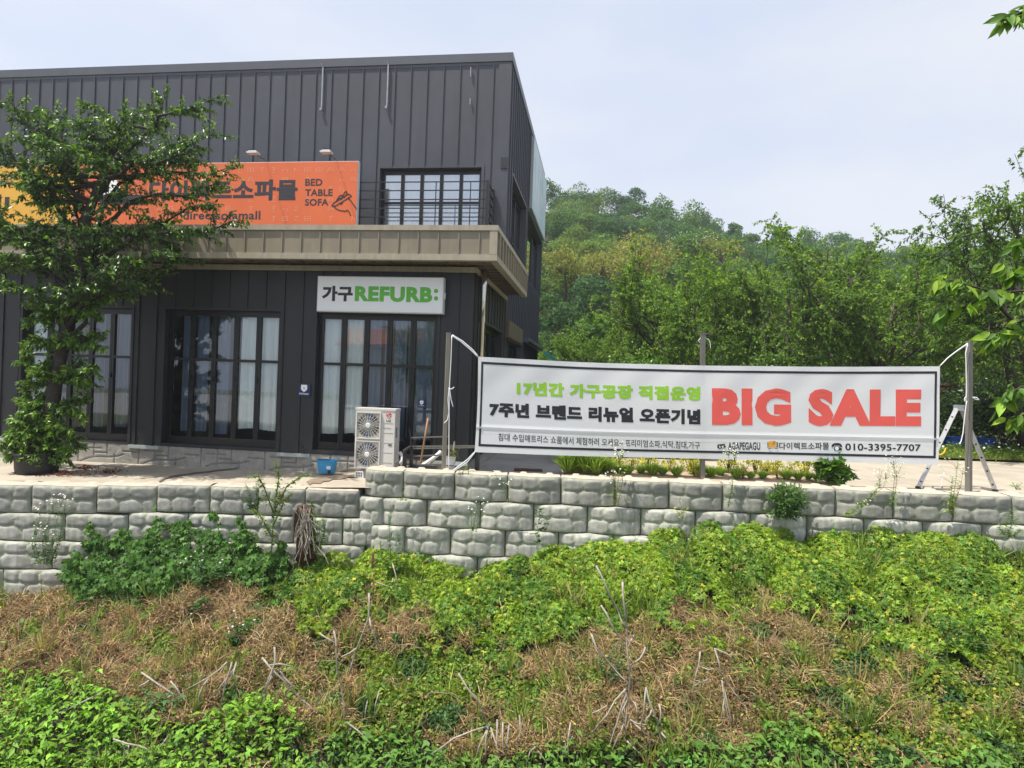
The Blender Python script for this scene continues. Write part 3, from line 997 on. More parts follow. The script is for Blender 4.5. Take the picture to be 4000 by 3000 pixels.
# printed billboard on the right side of the main block
sp0, sp1 = Bp(2084, 520, 0, MX + .12), YE - .25
spz0 = sB[3] + .12
sroot = thing('billboard', 'tall pale blue printed billboard on the right end wall near the roof', 'billboard', B2W(np.array([MX + .12, sp0[1], spz0])))
b = MB(); fbox(b, sp0[1], sp1, -.16, -.052, spz0, 12.38, f_side)
part('sign_box', b.b2w(), M['flash'], sroot)
b = MB(); fbox(b, sp0[1] + .03, sp1 - .03, -.172, -.161, spz0 + .03, 12.35, f_side)
part('sign_face', b.b2w(), M['print_sky'], sroot)
b = MB()
rr = random.Random(5)
for k in range(9):
    y = sp0[1] + .8 + rr.random() * (sp1 - sp0[1] - 1.6); z = spz0 + .6 + rr.random() * 1.2
    b.bar(f_side(y, -.174, z), f_side(y + rr.uniform(-.5, .5), -.174, z + rr.uniform(.6, 1.6)), .05, .004, up=(1, 0, 0))
part('print_stroke', b.b2w(), M['print_brown'], sroot)

# lamps over the billboards
for k, (hx, hy, bx, by, lab) in enumerate(((1276, 595, 1317, 628, 'rightmost white floodlight on an arm above the orange billboard'), (990, 598, 1041, 629, 'white floodlight above the middle of the orange billboard'), (728, 603, 789, 632, 'floodlight just right of the potted tree above the orange billboard'), (473, 600, 540, 634, 'floodlight behind the potted tree crown above the billboard'))):
    hb = Bp(hx, hy, 1, SY - .95); bb = Bp(bx, by, 1, SY + .05)
    lp = thing('sign_lamp', lab, 'floodlight', B2W(bb), 'floodlights above the billboards')
    a = MB(); a.bar(bb, hb, .016, .016)
    part('arm', a.b2w(), M['iron'], lp)
    h = MB()
    h.box(hb[0] - .17, hb[0] + .17, hb[1] - .12, hb[1] + .10, hb[2] - .03, hb[2] + .02)
    h.box(hb[0] - .13, hb[0] + .13, hb[1] - .08, hb[1] + .06, hb[2] + .021, hb[2] + .055)
    part('lamp_head', h.b2w(), M['white_frame'], lp)
    h = MB()
    h.tube([(hb[0] - .09, hb[1], hb[2] + .05), (hb[0] - .11, hb[1], hb[2] + .13), (hb[0] + .0, hb[1], hb[2] + .14), (hb[0] + .08, hb[1], hb[2] + .05)], .012, 5)
    part('bracket', h.b2w(), M['iron'], lp)

# security plaques
for lab, r, Y, in (('navy security plaque with white shield on the dark wall', (1164, 1498, 1212, 1549), -.03), ('small navy security sticker with white shield inside the shop window', (1633, 1562, 1661, 1591), .19)):
    x0, x1, z0, z1 = prect(*r, Y - .01)
    ro = thing('security_plaque', lab, 'plaque', B2W(np.array([(x0 + x1) / 2, Y, z0])))
    b = MB(); b.box(x0, x1, Y - .012, Y - .001, z0, z1)
    part('plate', b.b2w(), M['navy'], ro)
    w, h = x1 - x0, z1 - z0
    b = MB()
    pts = [(.27, .90), (.73, .90), (.76, .62), (.70, .48), (.5, .34), (.30, .48), (.24, .62)]
    b.prism([(x0 + w * p, Y - .013, z0 + h * q) for p, q in pts], (0, -.003, 0))
    lettering(b, 'GiGAeyes', lambda a, bb, c: (a, Y - .012 - c, bb), x0 + w * .12, x0 + w * .88, z0 + h * .13, z0 + h * .28, bold=.03)
    part('emblem', b.b2w(), M['white'], ro)
    b = MB()
    b.lathe((x0 + w * .5, Y - .0165, z0 + h * .64), [(w * .05, 0), (w * .05, .002)], n=8, axis=(0, -1, 0))
    part('emblem_dot', b.b2w(), M['navy'], ro)

# ================================================================== GROUND
def surf(x, y):                                   # the overgrown slope below the retaining walls
    x, y = np.asarray(x, float), np.asarray(y, float)
    zw = np.interp(x, [-14, -10.5, -8, -5, -2.5, -1, .5, 2.5, 5, 8, 14], [-3.05, -2.85, -2.55, -2.10, -2.10, -2.26, -2.05, -1.56, -1.27, -1.20, -1.16])
    sl = np.interp(x, [-12, -4, 4], [.22, .36, .42])
    d = 13.0 - y
    z = zw - sl * np.clip(d, -.6, 4.6) - .12 * np.clip(d - 4.6, 0, 4) - .5 * np.clip(d - 8.6, 0, 10)
    near = np.clip((13.0 - y) / 1.2, .25, 1)
    return z + near * (.50 * (fbm(x * .55, y * .7, 5) - .5) + .40 * (fbm(x * 1.3, y * 1.5, 9) - .5))
def sheet(name, xs, ys, fz, material, org=(0, 0, 0)):
    X, Y = np.meshgrid(xs, ys)
    mb = MB()
    mb.grid(np.stack([X, Y, fz(X, Y)], -1))
    o = part(name, mb, material, None, smooth=True)
    return kind(o, 'structure')
mb = MB(); mb.quad((-240, -240, -6.2), (240, -240, -6.2), (240, 240, -6.2), (-240, 240, -6.2))
kind(part('ground', mb, M['grass_ground']), 'structure')
sheet('slope', np.linspace(-22, 22, 180), np.linspace(2, 13.55, 90), surf, M['soil'])
sheet('terrace', np.r_[np.linspace(-60, -16, 5), np.linspace(-15, 16, 125), np.linspace(17, 60, 5)], np.r_[13.72, np.linspace(14.0, 22, 40), np.linspace(23, 47, 12)],
      lambda X, Y: terr(X, Y) + .018 * (fbm(X * 1.2, Y * 1.2, 2) - .5) - .03, M['concrete'])
mb = MB()
dv = [(-1.2, 15.2), (1.55, 14.6), (3.1, 19.5), (4.6, 30), (1.5, 30), (-.3, 20)]
def driveway_grid():
    P = np.zeros((30, 10, 3))
    for i in range(30):
        y = 14.4 + i * .55
        xl = np.interp(y, [14.4, 15.6, 30.4], [-1.6, -.96, 1.0])
        xr = np.interp(y, [14.4, 15.5, 17, 30.4], [1.55, 1.9, 2.6, 6.5])
        for j in range(10):
            x = xl + (xr - xl) * j / 9
            P[i, j] = (x, y, float(terr(x, y)) + .006 + .0)
    return P
mb.grid(driveway_grid())
kind(part('driveway', mb, M['drive'], smooth=True), 'structure')

def hillz(X, Y):
    a = X / np.maximum(Y, 1)
    px = np.array([-400, 1400, 2130, 2440, 2600, 2800, 3000, 3300, 3700, 4300, 5200])
    py = np.array([650, 665, 722, 735, 812, 850, 900, 940, 955, 955, 970])
    ta = (px - 2000) / F
    tz = ((1500 + .0358 * (px - 2000)) - py) / F * 122 + CAMZ - 5.0
    R = np.interp(a, ta, tz)
    t = np.clip((Y - 44) / (122 - 44), 0, 1)
    t = t ** 1.08
    back = np.clip((Y - 122) / 60, 0, 1)
    return -.1 + R * t * (1 - .75 * back) + 1.2 * (fbm(X * .05, Y * .05, 4) - .5) * np.clip((Y - 44) / 20, 0, 1)
xs = np.linspace(-150, 190, 90); ys = np.linspace(42, 185, 60)
sheet('hill', xs, ys, hillz, M['forest_floor'])
sheet('grass_verge', np.linspace(3, 60, 70), np.linspace(21.3, 43.5, 40), lambda X, Y: .02 + .035 * (Y - 21.3) + .12 * (fbm(X * .8, Y * .8, 6) - .5) * np.clip((Y - 21.3) / 2, 0, 1), M['grass_ground'])
mb = MB()
a, b = Wz(3352, 1814, .0), Wz(3458, 1837, .0)
mb.add([(a[0], a[1] - .06, .006), (b[0], b[1] - .06, .006), (b[0], b[1] + .06, .006), (a[0], a[1] + .06, .006)], [(0, 1, 2, 3)])
kind(part('parking_line', mb, M['paint']), 'structure')

# ================================================================== RETAINING WALLS
STONES = [[(.16, .76, .135, .205), (.475, .775, .145, .19), (.82, .755, .15, .21), (.125, .26, .10, .23), (.49, .28, .215, .26), (.86, .25, .12, .22)],
          [(.14, .77, .115, .19), (.42, .75, .13, .215), (.78, .765, .19, .2), (.20, .27, .17, .24), (.60, .25, .18, .235), (.89, .27, .09, .23)],
          [(.20, .76, .175, .205), (.58, .775, .16, .19), (.875, .75, .105, .21), (.16, .25, .135, .23), (.52, .285, .19, .265), (.86, .26, .12, .235)]]
def block(parent, x0, x1, yf0, yf1, ztop, h, top_row, seed, bulge=.14, depth=.5):
    r = random.Random(seed)
    nu, nv = 40, 24
    u = np.linspace(0, 1, nu); v = np.linspace(0, 1, nv)
    U, Vv = np.meshgrid(u, v)
    H = np.zeros_like(U)
    dark = np.zeros_like(U)
    for k, (cu, cv, hu, hv) in enumerate(STONES[seed % 3]):
        q = np.abs((U - cu - .012 * np.sin(Vv * 14 + seed)) / hu) ** 3.2 + np.abs((Vv - cv - .012 * np.sin(U * 17 + seed * 2)) / hv) ** 3.2
        e = np.clip(1.25 - q, 0, 1)
        H = np.maximum(H, e ** .36)
        if k < 3:
            dark = np.maximum(dark, np.clip(1.3 - q, 0, 1) * r.uniform(.55, 1))
    rel = .030 * H + bulge * (1 - (2 * U - 1) ** 2) + .011 * fbm(U * 16 + seed, Vv * 9, 1, 4)
    edge = np.minimum(np.minimum(U, 1 - U) / .02, np.minimum(Vv, 1 - Vv) / .035)
    rel = rel - .022 * (1 - np.clip(edge, 0, 1)) ** 2
    a, b = np.array([x0, yf0, 0]), np.array([x1, yf1, 0])
    d = b - a
    nrm = np.array([d[1], -d[0], 0]) / np.linalg.norm(d)
    P = a + U[..., None] * d + rel[..., None] * nrm
    P[..., 2] = ztop - h + Vv * h
    mb = MB()
    mb.grid(P)
    tone = (.86 if top_row else 1.1) * r.uniform(.9, 1.08)
    base = np.array([.535, .525, .475])
    tt = np.ones_like(U) * tone
    tt = tt * (1 - (.33 if top_row else .10) * dark)
    tt = tt * (1 - .25 * np.clip(fbm(U * 3 + seed, Vv * .8 + 2, 4) - .5, 0, .5) * 2)
    gr = np.clip(1 - H, 0, 1) * .22
    C = base * tt[..., None] * np.stack([1 - gr, 1 - gr * .7, 1 - gr * 1.3], -1)
    n = nu * nv
    # sides, bottom, top cap
    back = -nrm * depth
    o = len(mb.v)
    tl = [P[-1, i] for i in range(nu)]
    bk = [tl[0] + back, tl[-1] + back]
    mb.add([p + np.array([0, 0, .0]) for p in tl] + bk, [tuple(range(nu)) + (nu + 1, nu)])
    mb.add([P[0, 0], P[-1, 0], P[-1, 0] + back, P[0, 0] + back], [(0, 1, 2, 3)])
    mb.add([P[0, -1], P[-1, -1], P[-1, -1] + back, P[0, -1] + back], [(1, 0, 3, 2)])
    mb.add([P[0, i] for i in range(nu)] + [P[0, 0] + back, P[0, -1] + back], [tuple(range(nu - 1, -1, -1)) + (nu, nu + 1)])
    tint = np.concatenate([C.reshape(-1, 3), np.tile(base * .9, (len(mb.v) - n, 1))])
    bo = part('block', mb, M['block'], parent, smooth=True, tint=tint)
    try:
        bo.data.polygons.foreach_set('use_smooth', [len(p.vertices) == 4 and i < (nu - 1) * (nv - 1) for i, p in enumerate(bo.data.polygons)])
    except Exception:
        pass
    if top_row:                                   # rough sandy mortar bed on the top, a few lumps left on it
        cap = MB()
        m = 26
        uu = np.linspace(.012, .988, m); dd = np.linspace(.02, depth - .02, 9)
        G = np.zeros((9, m, 3))
        for j in range(9):
            for i in range(m):
                f = (rel[-1, min(nu - 1, int(uu[i] * (nu - 1)))]) * (1 - j / 8.0) - dd[j]
                zz = ztop + .006 + .035 * float(fbm(np.array(x0 * 3 + uu[i] * 4.0), np.array(dd[j] * 6.0 + seed), 8)) * min(1, (j + .15) / 2.5) * min(1, (8 - j + .3) / 2)
                if j >= 5 and (abs(uu[i] - .28) < .07 or abs(uu[i] - .8) < .07):
                    zz += .035
                G[j, i] = a + uu[i] * d + f * nrm
                G[j, i, 2] = zz
        cap.grid(G)
        part('mortar', cap, M['mortar'], bo, smooth=True)
    return bo
def px2x(px, d):
    return (px - 2000) / F * d
BH = .56
rw = thing('retaining_wall', 'right retaining wall of bulging concrete blocks below the sale banner', 'retaining wall', (3, 13.5, -1.2))
rowpx = [[1423, 1582, 1786, 1997, 2208, 2421, 2632, 2840, 3047, 3270, 3487, 3708, 3928, 4140, 4355],
         [1496, 1680, 1893, 2104, 2316, 2526, 2738, 2950, 3165, 3380, 3600, 3820, 4040, 4260],
         [1590, 1778, 1995, 2205, 2420, 2630, 2840, 3050, 3265, 3480, 3700, 3915, 4130],
         [1475, 1680, 1888, 2100, 2315, 2530, 2740, 2950, 3165, 3380, 3600, 3820, 4040]]
def yright(x, row):
    return np.interp(x, [-3.2, 0, 4, 10], [13.79, 13.69, 13.57, 13.22]) - .075 * row
sd = 0
for row, pxs in enumerate(rowpx):
    for k in range(len(pxs) - 1):
        xa, xb = px2x(pxs[k], 13.5 - .07 * row), px2x(pxs[k + 1], 13.5 - .07 * row)
        ya, yb = yright(xa, row), yright(xb, row)
        if row == 0 and k == 0:
            ya += .10
        sd += 1
        block(rw, xa + .006, xb - .008, ya, yb, -BH * row - (.006 if row else 0), BH - .012, row == 0, sd)
block(rw, px2x(1388, 13.7), px2x(1494, 13.35), 13.93, 13.58, -BH - .006, BH - .012, False, 91)
block(rw, px2x(1449, 13.6), px2x(1588, 13.3), 13.70, 13.47, -2 * BH - .006, BH - .012, False, 92)
lwall = thing('retaining_wall', 'left lower retaining wall of concrete blocks under the potted tree', 'retaining wall', (-8, 13.4, -2))
rowpx = [[-330, -105, 149, 399, 623, 827, 1013, 1196, 1405],
         [-220, 28, 288, 525, 750, 960, 1160, 1350, 1475],
         [-260, -5, 250, 500, 745, 985, 1220, 1440],
         [-190, 73, 325, 580, 830, 1080, 1320]]
topz = [-.52, -.52, -.50, -.46, -.40, -.40, -.41, -.42, -.43]
for row, pxs in enumerate(rowpx):
    for k in range(len(pxs) - 1):
        dd = 13.35
        xa, xb = px2x(pxs[k], dd), px2x(pxs[k + 1], dd)
        xm = (xa + xb) / 2
        yy = lambda x: np.interp(x, [-12, -8.6, -7.2, -5, -3], [13.25, 13.30, 13.42, 13.52, 13.62]) - .05 * row
        zt = np.interp(xm, [-12, -8.5, -7, -3], [-.53, -.48, -.41, -.44]) - row * BH - (.006 if row else 0)
        sd += 1
        block(lwall, xa + .006, xb - .01, yy(xa), yy(xb), zt, BH - .012, row == 0, sd, bulge=.06)

# ================================================================== POLES, BANNER, ROPES
def pole(label, base, top, w, rot, material):
    b, t = np.asarray(base, float), np.asarray(top, float)
    ro = thing('banner_pole', label, 'pole', b, 'square metal poles holding the sale banner')
    mb = MB()
    c, s = math.cos(rot), math.sin(rot)
    ax, ay = np.array([c, s, 0]) * w / 2, np.array([-s, c, 0]) * w / 2
    V = [p + i * ax + j * ay for p in (b - np.array([0, 0, .3]), t) for i, j in ((-1, -1), (1, -1), (1, 1), (-1, 1))]
    mb.add(V, [(3, 2, 1, 0), (4, 5, 6, 7), (0, 1, 5, 4), (1, 2, 6, 5), (2, 3, 7, 6), (3, 0, 4, 7)])
    part('post', mb, material, ro)
    mb = MB()
    mb.obox(t + np.array([0, 0, .008]), ax * 1.1, ay * 1.1, np.array([0, 0, .012]))
    part('cap', mb, material, ro)
    return ro
PD = 14.10
pl_b, pl_t = W(1733, 1838, PD), W(1752, 1303, PD)
pm_b, pm_t = W(2745, 1870, 14.02), W(2745, 1304, 14.02)
pr_b, pr_t = W(3785, 1912, PD - .05), W(3786, 1336, PD - .05)
pole('leftmost taupe square pole leaning beside the outdoor air conditioner', pl_b, pl_t, .085, .25, M['pole'])
pole('grey square pole standing behind the middle of the sale banner', pm_b, pm_t, .092, .05, M['pole_grey'])
pole('right brown square pole in front of the stepladder', pr_b, pr_t, .10, .42, M['pole_grey'])

BD = 13.93
c_tl, c_tr, c_bl, c_br = W(1868, 1393, BD), W(3671, 1431, BD), W(1854, 1766, BD), W(3666, 1815, BD)
t_ctrl = [W(1868, 1393, BD), W(2080, 1405, BD), W(2280, 1416, BD), W(2745, 1428, BD - .02), W(3250, 1433, BD), W(3671, 1431, BD)]
b_ctrl = [W(1854, 1766, BD), W(2080, 1775, BD), W(2280, 1782, BD), W(2745, 1792, BD - .02), W(3250, 1804, BD), W(3666, 1815, BD)]
t_par = [(2000 + 0 + x - 1868) for x in (1868, 2080, 2280, 2745, 3250, 3671)]
tp = np.array([0, 212, 412, 877, 1382, 1803]) / 1803.0
def curve(ctrl, a):
    C = np.array(ctrl)
    return np.stack([np.interp(a, tp, C[:, k]) for k in range(3)], -1)
def smoothcurve(ctrl, a):
    a = np.asarray(a, float)
    w = np.minimum(np.minimum(a, 1 - a), .05)
    return (curve(ctrl, a - w) + curve(ctrl, a + w) + 2 * curve(ctrl, a)) / 4
def bansurf(a, b, out=0.0):
    """a along, b up (0 bottom - 1 top)"""
    a, b = np.asarray(a, float), np.asarray(b, float)
    aa = np.clip(a, 0, 1)
    T, Bt = smoothcurve(t_ctrl, aa), smoothcurve(b_ctrl, aa)
    P = Bt + (T - Bt) * b[..., None]
    rip = .005 * np.sin(a * 34 + b * 3) * (1 - .6 * b) + .018 * np.sin(a * 9 + 1) * np.sin(b * 3.1)
    rip = rip + .006 * np.sin((a * 6.5 - b * 1.1) * 9) * np.exp(-((b - .8) / .25) ** 2)
    fold = -.022 * np.exp(-((b - .262) / .010) ** 2)
    P = P.copy()
    P[..., 1] += rip + fold - out
    curl = np.where(a < .012, (1 - a / .012) * (.02 * np.sin(b * math.pi)), 0)
    P[..., 0] += curl
    return P
banner = thing('sale_banner', 'long white sale banner with red and green lettering strung between poles', 'banner', c_bl)
A, B_ = np.meshgrid(np.linspace(0, 1, 220), np.linspace(0, 1, 60))
mb = MB(); mb.grid(bansurf(A, B_))
part('cloth', mb, M['banner'], banner, smooth=True)
def banfn(a, b, c):
    return bansurf(np.array(a), np.array(b), c)
def inv_ban(px, py):                  # picture point -> place on the cloth
    xa = (px - 1868) / 1803.0
    for _ in range(3):
        xt = np.interp(xa, tp, [1868, 2080, 2280, 2745, 3250, 3671]); xb = np.interp(xa, tp, [1854, 2080, 2280, 2745, 3250, 3666])
        yt = np.interp(xa, tp, [1393, 1405, 1416, 1428, 1433, 1431]); yb = np.interp(xa, tp, [1766, 1775, 1782, 1792, 1804, 1815])
        b = (yb - py) / (yb - yt)
        xc = xb + (xt - xb) * b
        xa += (px - xc) / 1803.0
    return xa, b
def ban_rect(x0, y0, x1, y1):
    a0, b1 = inv_ban(x0, y0)
    a1, b0 = inv_ban(x1, y1)
    return a0, a1, b0, b1
# the lettering of every line is laid along a line between two picture heights at its ends
def ban_text(mb, s, xl, yl0, yl1, xr, yr0, yr1, bold, out=.004):
    V, Fc = glyphs(s, bold)
    lo, hi = V.min(0), V.max(0)
    U = (V[:, 0] - lo[0]) / (hi[0] - lo[0]); Q = (V[:, 1] - lo[1]) / (hi[1] - lo[1])
    zr = hi[2] - lo[2]
    Z = (V[:, 2] - lo[2]) / zr * .0007 if zr > 1e-6 else np.zeros(len(V))
    (a0, b0), (a0b, b0t), (a1, b1), (a1b, b1t) = inv_ban(xl, yl1), inv_ban(xl, yl0), inv_ban(xr, yr1), inv_ban(xr, yr0)
    aa = a0 + (a1 - a0) * U
    bb = (b0 + (b1 - b0) * U) * (1 - Q) + (b0t + (b1t - b0t) * U) * Q
    P = bansurf(aa, bb)
    P[:, 1] -= out + Z
    mb.add(P, Fc)
Z5 = lambda x, y: (1700 + x / 2.011, 1250 + y / 2.011)
Z6 = lambda x, y: (2700 + x / 1.7015, 1250 + y / 1.7015)
def zt(Z, s, mb, xl, yl0, yl1, xr, yr0, yr1, bold):
    a, b, c, d = Z(xl, yl0), Z(xl, yl1), Z(xr, yr0), Z(xr, yr1)
    ban_text(mb, s, a[0], a[1], b[1], c[0], c[1], d[1], bold)
lt = MB()
zt(Z5, '17년간 가구공장 직접운영', lt, 640, 478, 588, 2082, 524, 636, .060)
part('lettering', lt, M['lime'], banner)
lt = MB()
zt(Z5, '7주년 브랜드 리뉴얼 오픈기념', lt, 424, 642, 758, 2080, 702, 822, .062)
zt(Z5, '침대 수입매트리스 쇼룸에서 체험하러 오세요~ 프리미엄소파,식탁,침대,가구', lt, 494, 888, 950, 2078, 956, 1018, .008)
zt(Z6, 'AGAPEGAGU', lt, 244, 812, 862, 458, 812, 864, .022)
zt(Z6, '다이렉트소파몰', lt, 584, 814, 860, 918, 814, 862, .018)
zt(Z6, '010-3395-7707', lt, 1025, 820, 868, 1526, 826, 872, .022)
part('lettering', lt, M['ink'], banner)
lt = MB()
zt(Z6, 'BIG SALE', lt, 136, 450, 700, 1527, 459, 708, .064)
part('lettering', lt, M['red'], banner)
def ban_poly(mb, Z, pts, out=.005):
    P = []
    for x, y in pts:
        a, b = inv_ban(*Z(x, y))
        q = bansurf(np.array(a), np.array(b)).copy()
        q[1] -= out
        P.append(q)
    mb.prism(P, (0, -.003, 0))
bo = MB()                                     # printed frame line
def ban_strip(a0, a1, b0, b1, n):
    t = np.linspace(0, 1, n)
    if abs(a1 - a0) > abs(b1 - b0):
        P = np.stack([bansurf(a0 + (a1 - a0) * t, np.full(n, b0)), bansurf(a0 + (a1 - a0) * t, np.full(n, b1))])
    else:
        P = np.stack([bansurf(np.full(n, a0), b0 + (b1 - b0) * t), bansurf(np.full(n, a1), b0 + (b1 - b0) * t)])
    P[..., 1] -= .004
    return P
bo.grid(ban_strip(.007, .9935, .925, .950, 200))
bo.grid(ban_strip(.007, .9935, .063, .088, 200))
bo.grid(ban_strip(.007, .0117, .0885, .9245, 40))
bo.grid(ban_strip(.9885, .9935, .0885, .9245, 40))
part('printed_border', bo, M['ink'], banner)
se = MB()
P = ban_strip(.001, .999, .252, .268, 200); P[..., 1] -= .010
se.grid(P)
part('seam', se, M['banner_seam'], banner, smooth=True)
em = MB()                                     # little pictures between the lettering: sofa, telephone
ban_poly(em, Z6, [(172, 830), (182, 824), (184, 842), (224, 832), (228, 838), (228, 846), (186, 856), (173, 850)])
ban_poly(em, Z6, [(184, 826), (222, 822), (224, 829), (188, 838)])
ban_poly(em, Z6, [(934, 846), (936, 830), (950, 820), (970, 817), (990, 820), (1002, 830), (1004, 846), (988, 842), (986, 834), (952, 834), (950, 842)])
ban_poly(em, Z6, [(950, 866), (953, 846), (962, 838), (978, 838), (986, 846), (1000, 852), (1002, 868)])
part('emblem', em, M['ink'], banner)
em = MB()
a, b = inv_ban(*Z6(969, 853)); q = bansurf(np.array(a), np.array(b)); em.lathe(q + np.array([0, -.0085, 0]), [(.042, 0), (.042, .002)], n=12, axis=(0, -1, 0))
part('emblem', em, M['white'], banner)
em = MB()
ban_poly(em, Z6, [(512, 808), (548, 803), (560, 806), (562, 834), (512, 836)])
ban_poly(em, Z6, [(506, 838), (568, 836), (570, 844), (512, 846)])
part('emblem', em, mat('amber_print', (.78, .40, .03), .5), banner)
em = MB()
for p in ([(506, 812), (510, 811), (511, 848), (507, 848)], [(566, 812), (574, 812), (574, 846), (569, 848)], [(512, 854), (530, 853), (530, 856), (512, 857)], [(556, 853), (574, 853), (574, 855), (556, 856)], [(540, 824), (556, 804), (558, 806), (543, 825)]):
    ban_poly(em, Z6, p, .0085)
part('emblem', em, M['ink'], banner)

def rope(name, label, pts, d, rad=.011, group=None, twist=True):
    P = [W(x, y, d) for x, y in pts]
    out = []
    for i in range(len(P) - 1):
        for t in np.linspace(0, 1, 5)[:-1]:
            out.append(P[i] * (1 - t) + P[i + 1] * t)
    out.append(P[-1])
    mb = MB()
    mb.tube(out, rad, 5)
    return mb
# ropes: each one a thing of its own
def rope_thing(label, paths, d, rad=.012):
    mb = None
    o = thing('rope', label, 'rope', W(*paths[0][0], d), 'white ropes tying the banner')
    for k, pts in enumerate(paths):
        part('strand', rope('', '', pts, d, rad), M['rope'], o, smooth=True)
    return o
rope_thing('double white rope from the left pole top to the banner corner', [[(1766, 1312), (1800, 1334), (1840, 1368), (1866, 1394)], [(1766, 1308), (1806, 1332), (1846, 1366), (1868, 1392)]], 13.98)
rope_thing('long white rope hanging knotted down the left pole', [[(1765, 1310), (1762, 1400), (1756, 1508), (1755, 1560), (1754, 1700), (1753, 1840)], [(1755, 1512), (1750, 1560), (1754, 1610), (1748, 1640), (1735, 1653)], [(1756, 1515), (1762, 1560), (1770, 1590)], [(1755, 1516), (1765, 1520), (1774, 1512)]], 13.97, .010)
rope_thing('pair of white ropes from the lower left banner corner to the wall top', [[(1856, 1764), (1826, 1795), (1795, 1818), (1766, 1840)], [(1854, 1768), (1828, 1802), (1800, 1822), (1770, 1842)]], 13.9)
rope_thing('white rope from the upper right banner corner to the right pole', [[(3671, 1430), (3700, 1400), (3740, 1370), (3780, 1344)], [(3672, 1429), (3704, 1396), (3744, 1366), (3780, 1341)]], 13.96)
rope_thing('white rope hanging in loops down the right pole', [[(3780, 1345), (3772, 1380), (3774, 1430), (3776, 1530), (3773, 1560), (3768, 1568), (3768, 1555), (3776, 1548)], [(3776, 1565), (3768, 1630), (3762, 1690), (3755, 1722), (3748, 1735)], [(3800, 1552), (3815, 1553), (3825, 1562), (3812, 1560), (3800, 1553)]], 13.94, .011)
rope_thing('thin tattered cord from the lower right banner corner to the ground', [[(3667, 1816), (3690, 1842), (3725, 1872), (3766, 1915)], [(3688, 1846), (3680, 1880), (3674, 1910)]], 13.9, .006)
rope_thing('short loose rope tied round the top of the middle pole', [[(2733, 1338), (2728, 1330), (2736, 1322), (2756, 1322), (2768, 1326), (2774, 1340), (2776, 1362)]], 14.03, .009)

# ================================================================== AIR CONDITIONER AND CLUTTER ON THE TERRACE
foot = Wz(1400, 1861, -.36)
acb = np.array([(foot - BO) @ BXV, (foot - BO) @ BYV, -.36])
fyac = acb[1] - .02
ax0, ax1 = Bp(1387, 1700, 1, fyac)[0], Bp(1541, 1700, 1, fyac)[0]
az1, az0 = Bp(1388, 1594, 1, fyac)[2], Bp(1388, 1829, 1, fyac)[2]
dpt = .38
acu = thing('air_conditioner', 'white outdoor air conditioner unit with two stacked fans', 'air conditioner', B2W(np.array([ax0, fyac, -.38])))
b = MB(); b.box(ax0, ax1, fyac, fyac + dpt, az0, az1 - .03)
part('casing', b.b2w(), M['ac'], acu)
b = MB(); b.box(ax0 - .012, ax1 + .012, fyac - .014, fyac + dpt + .012, az1 - .029, az1 + .015)
part('top_cover', b.b2w(), M['ac'], acu)
aw_ = ax1 - ax0; ah = az1 - az0
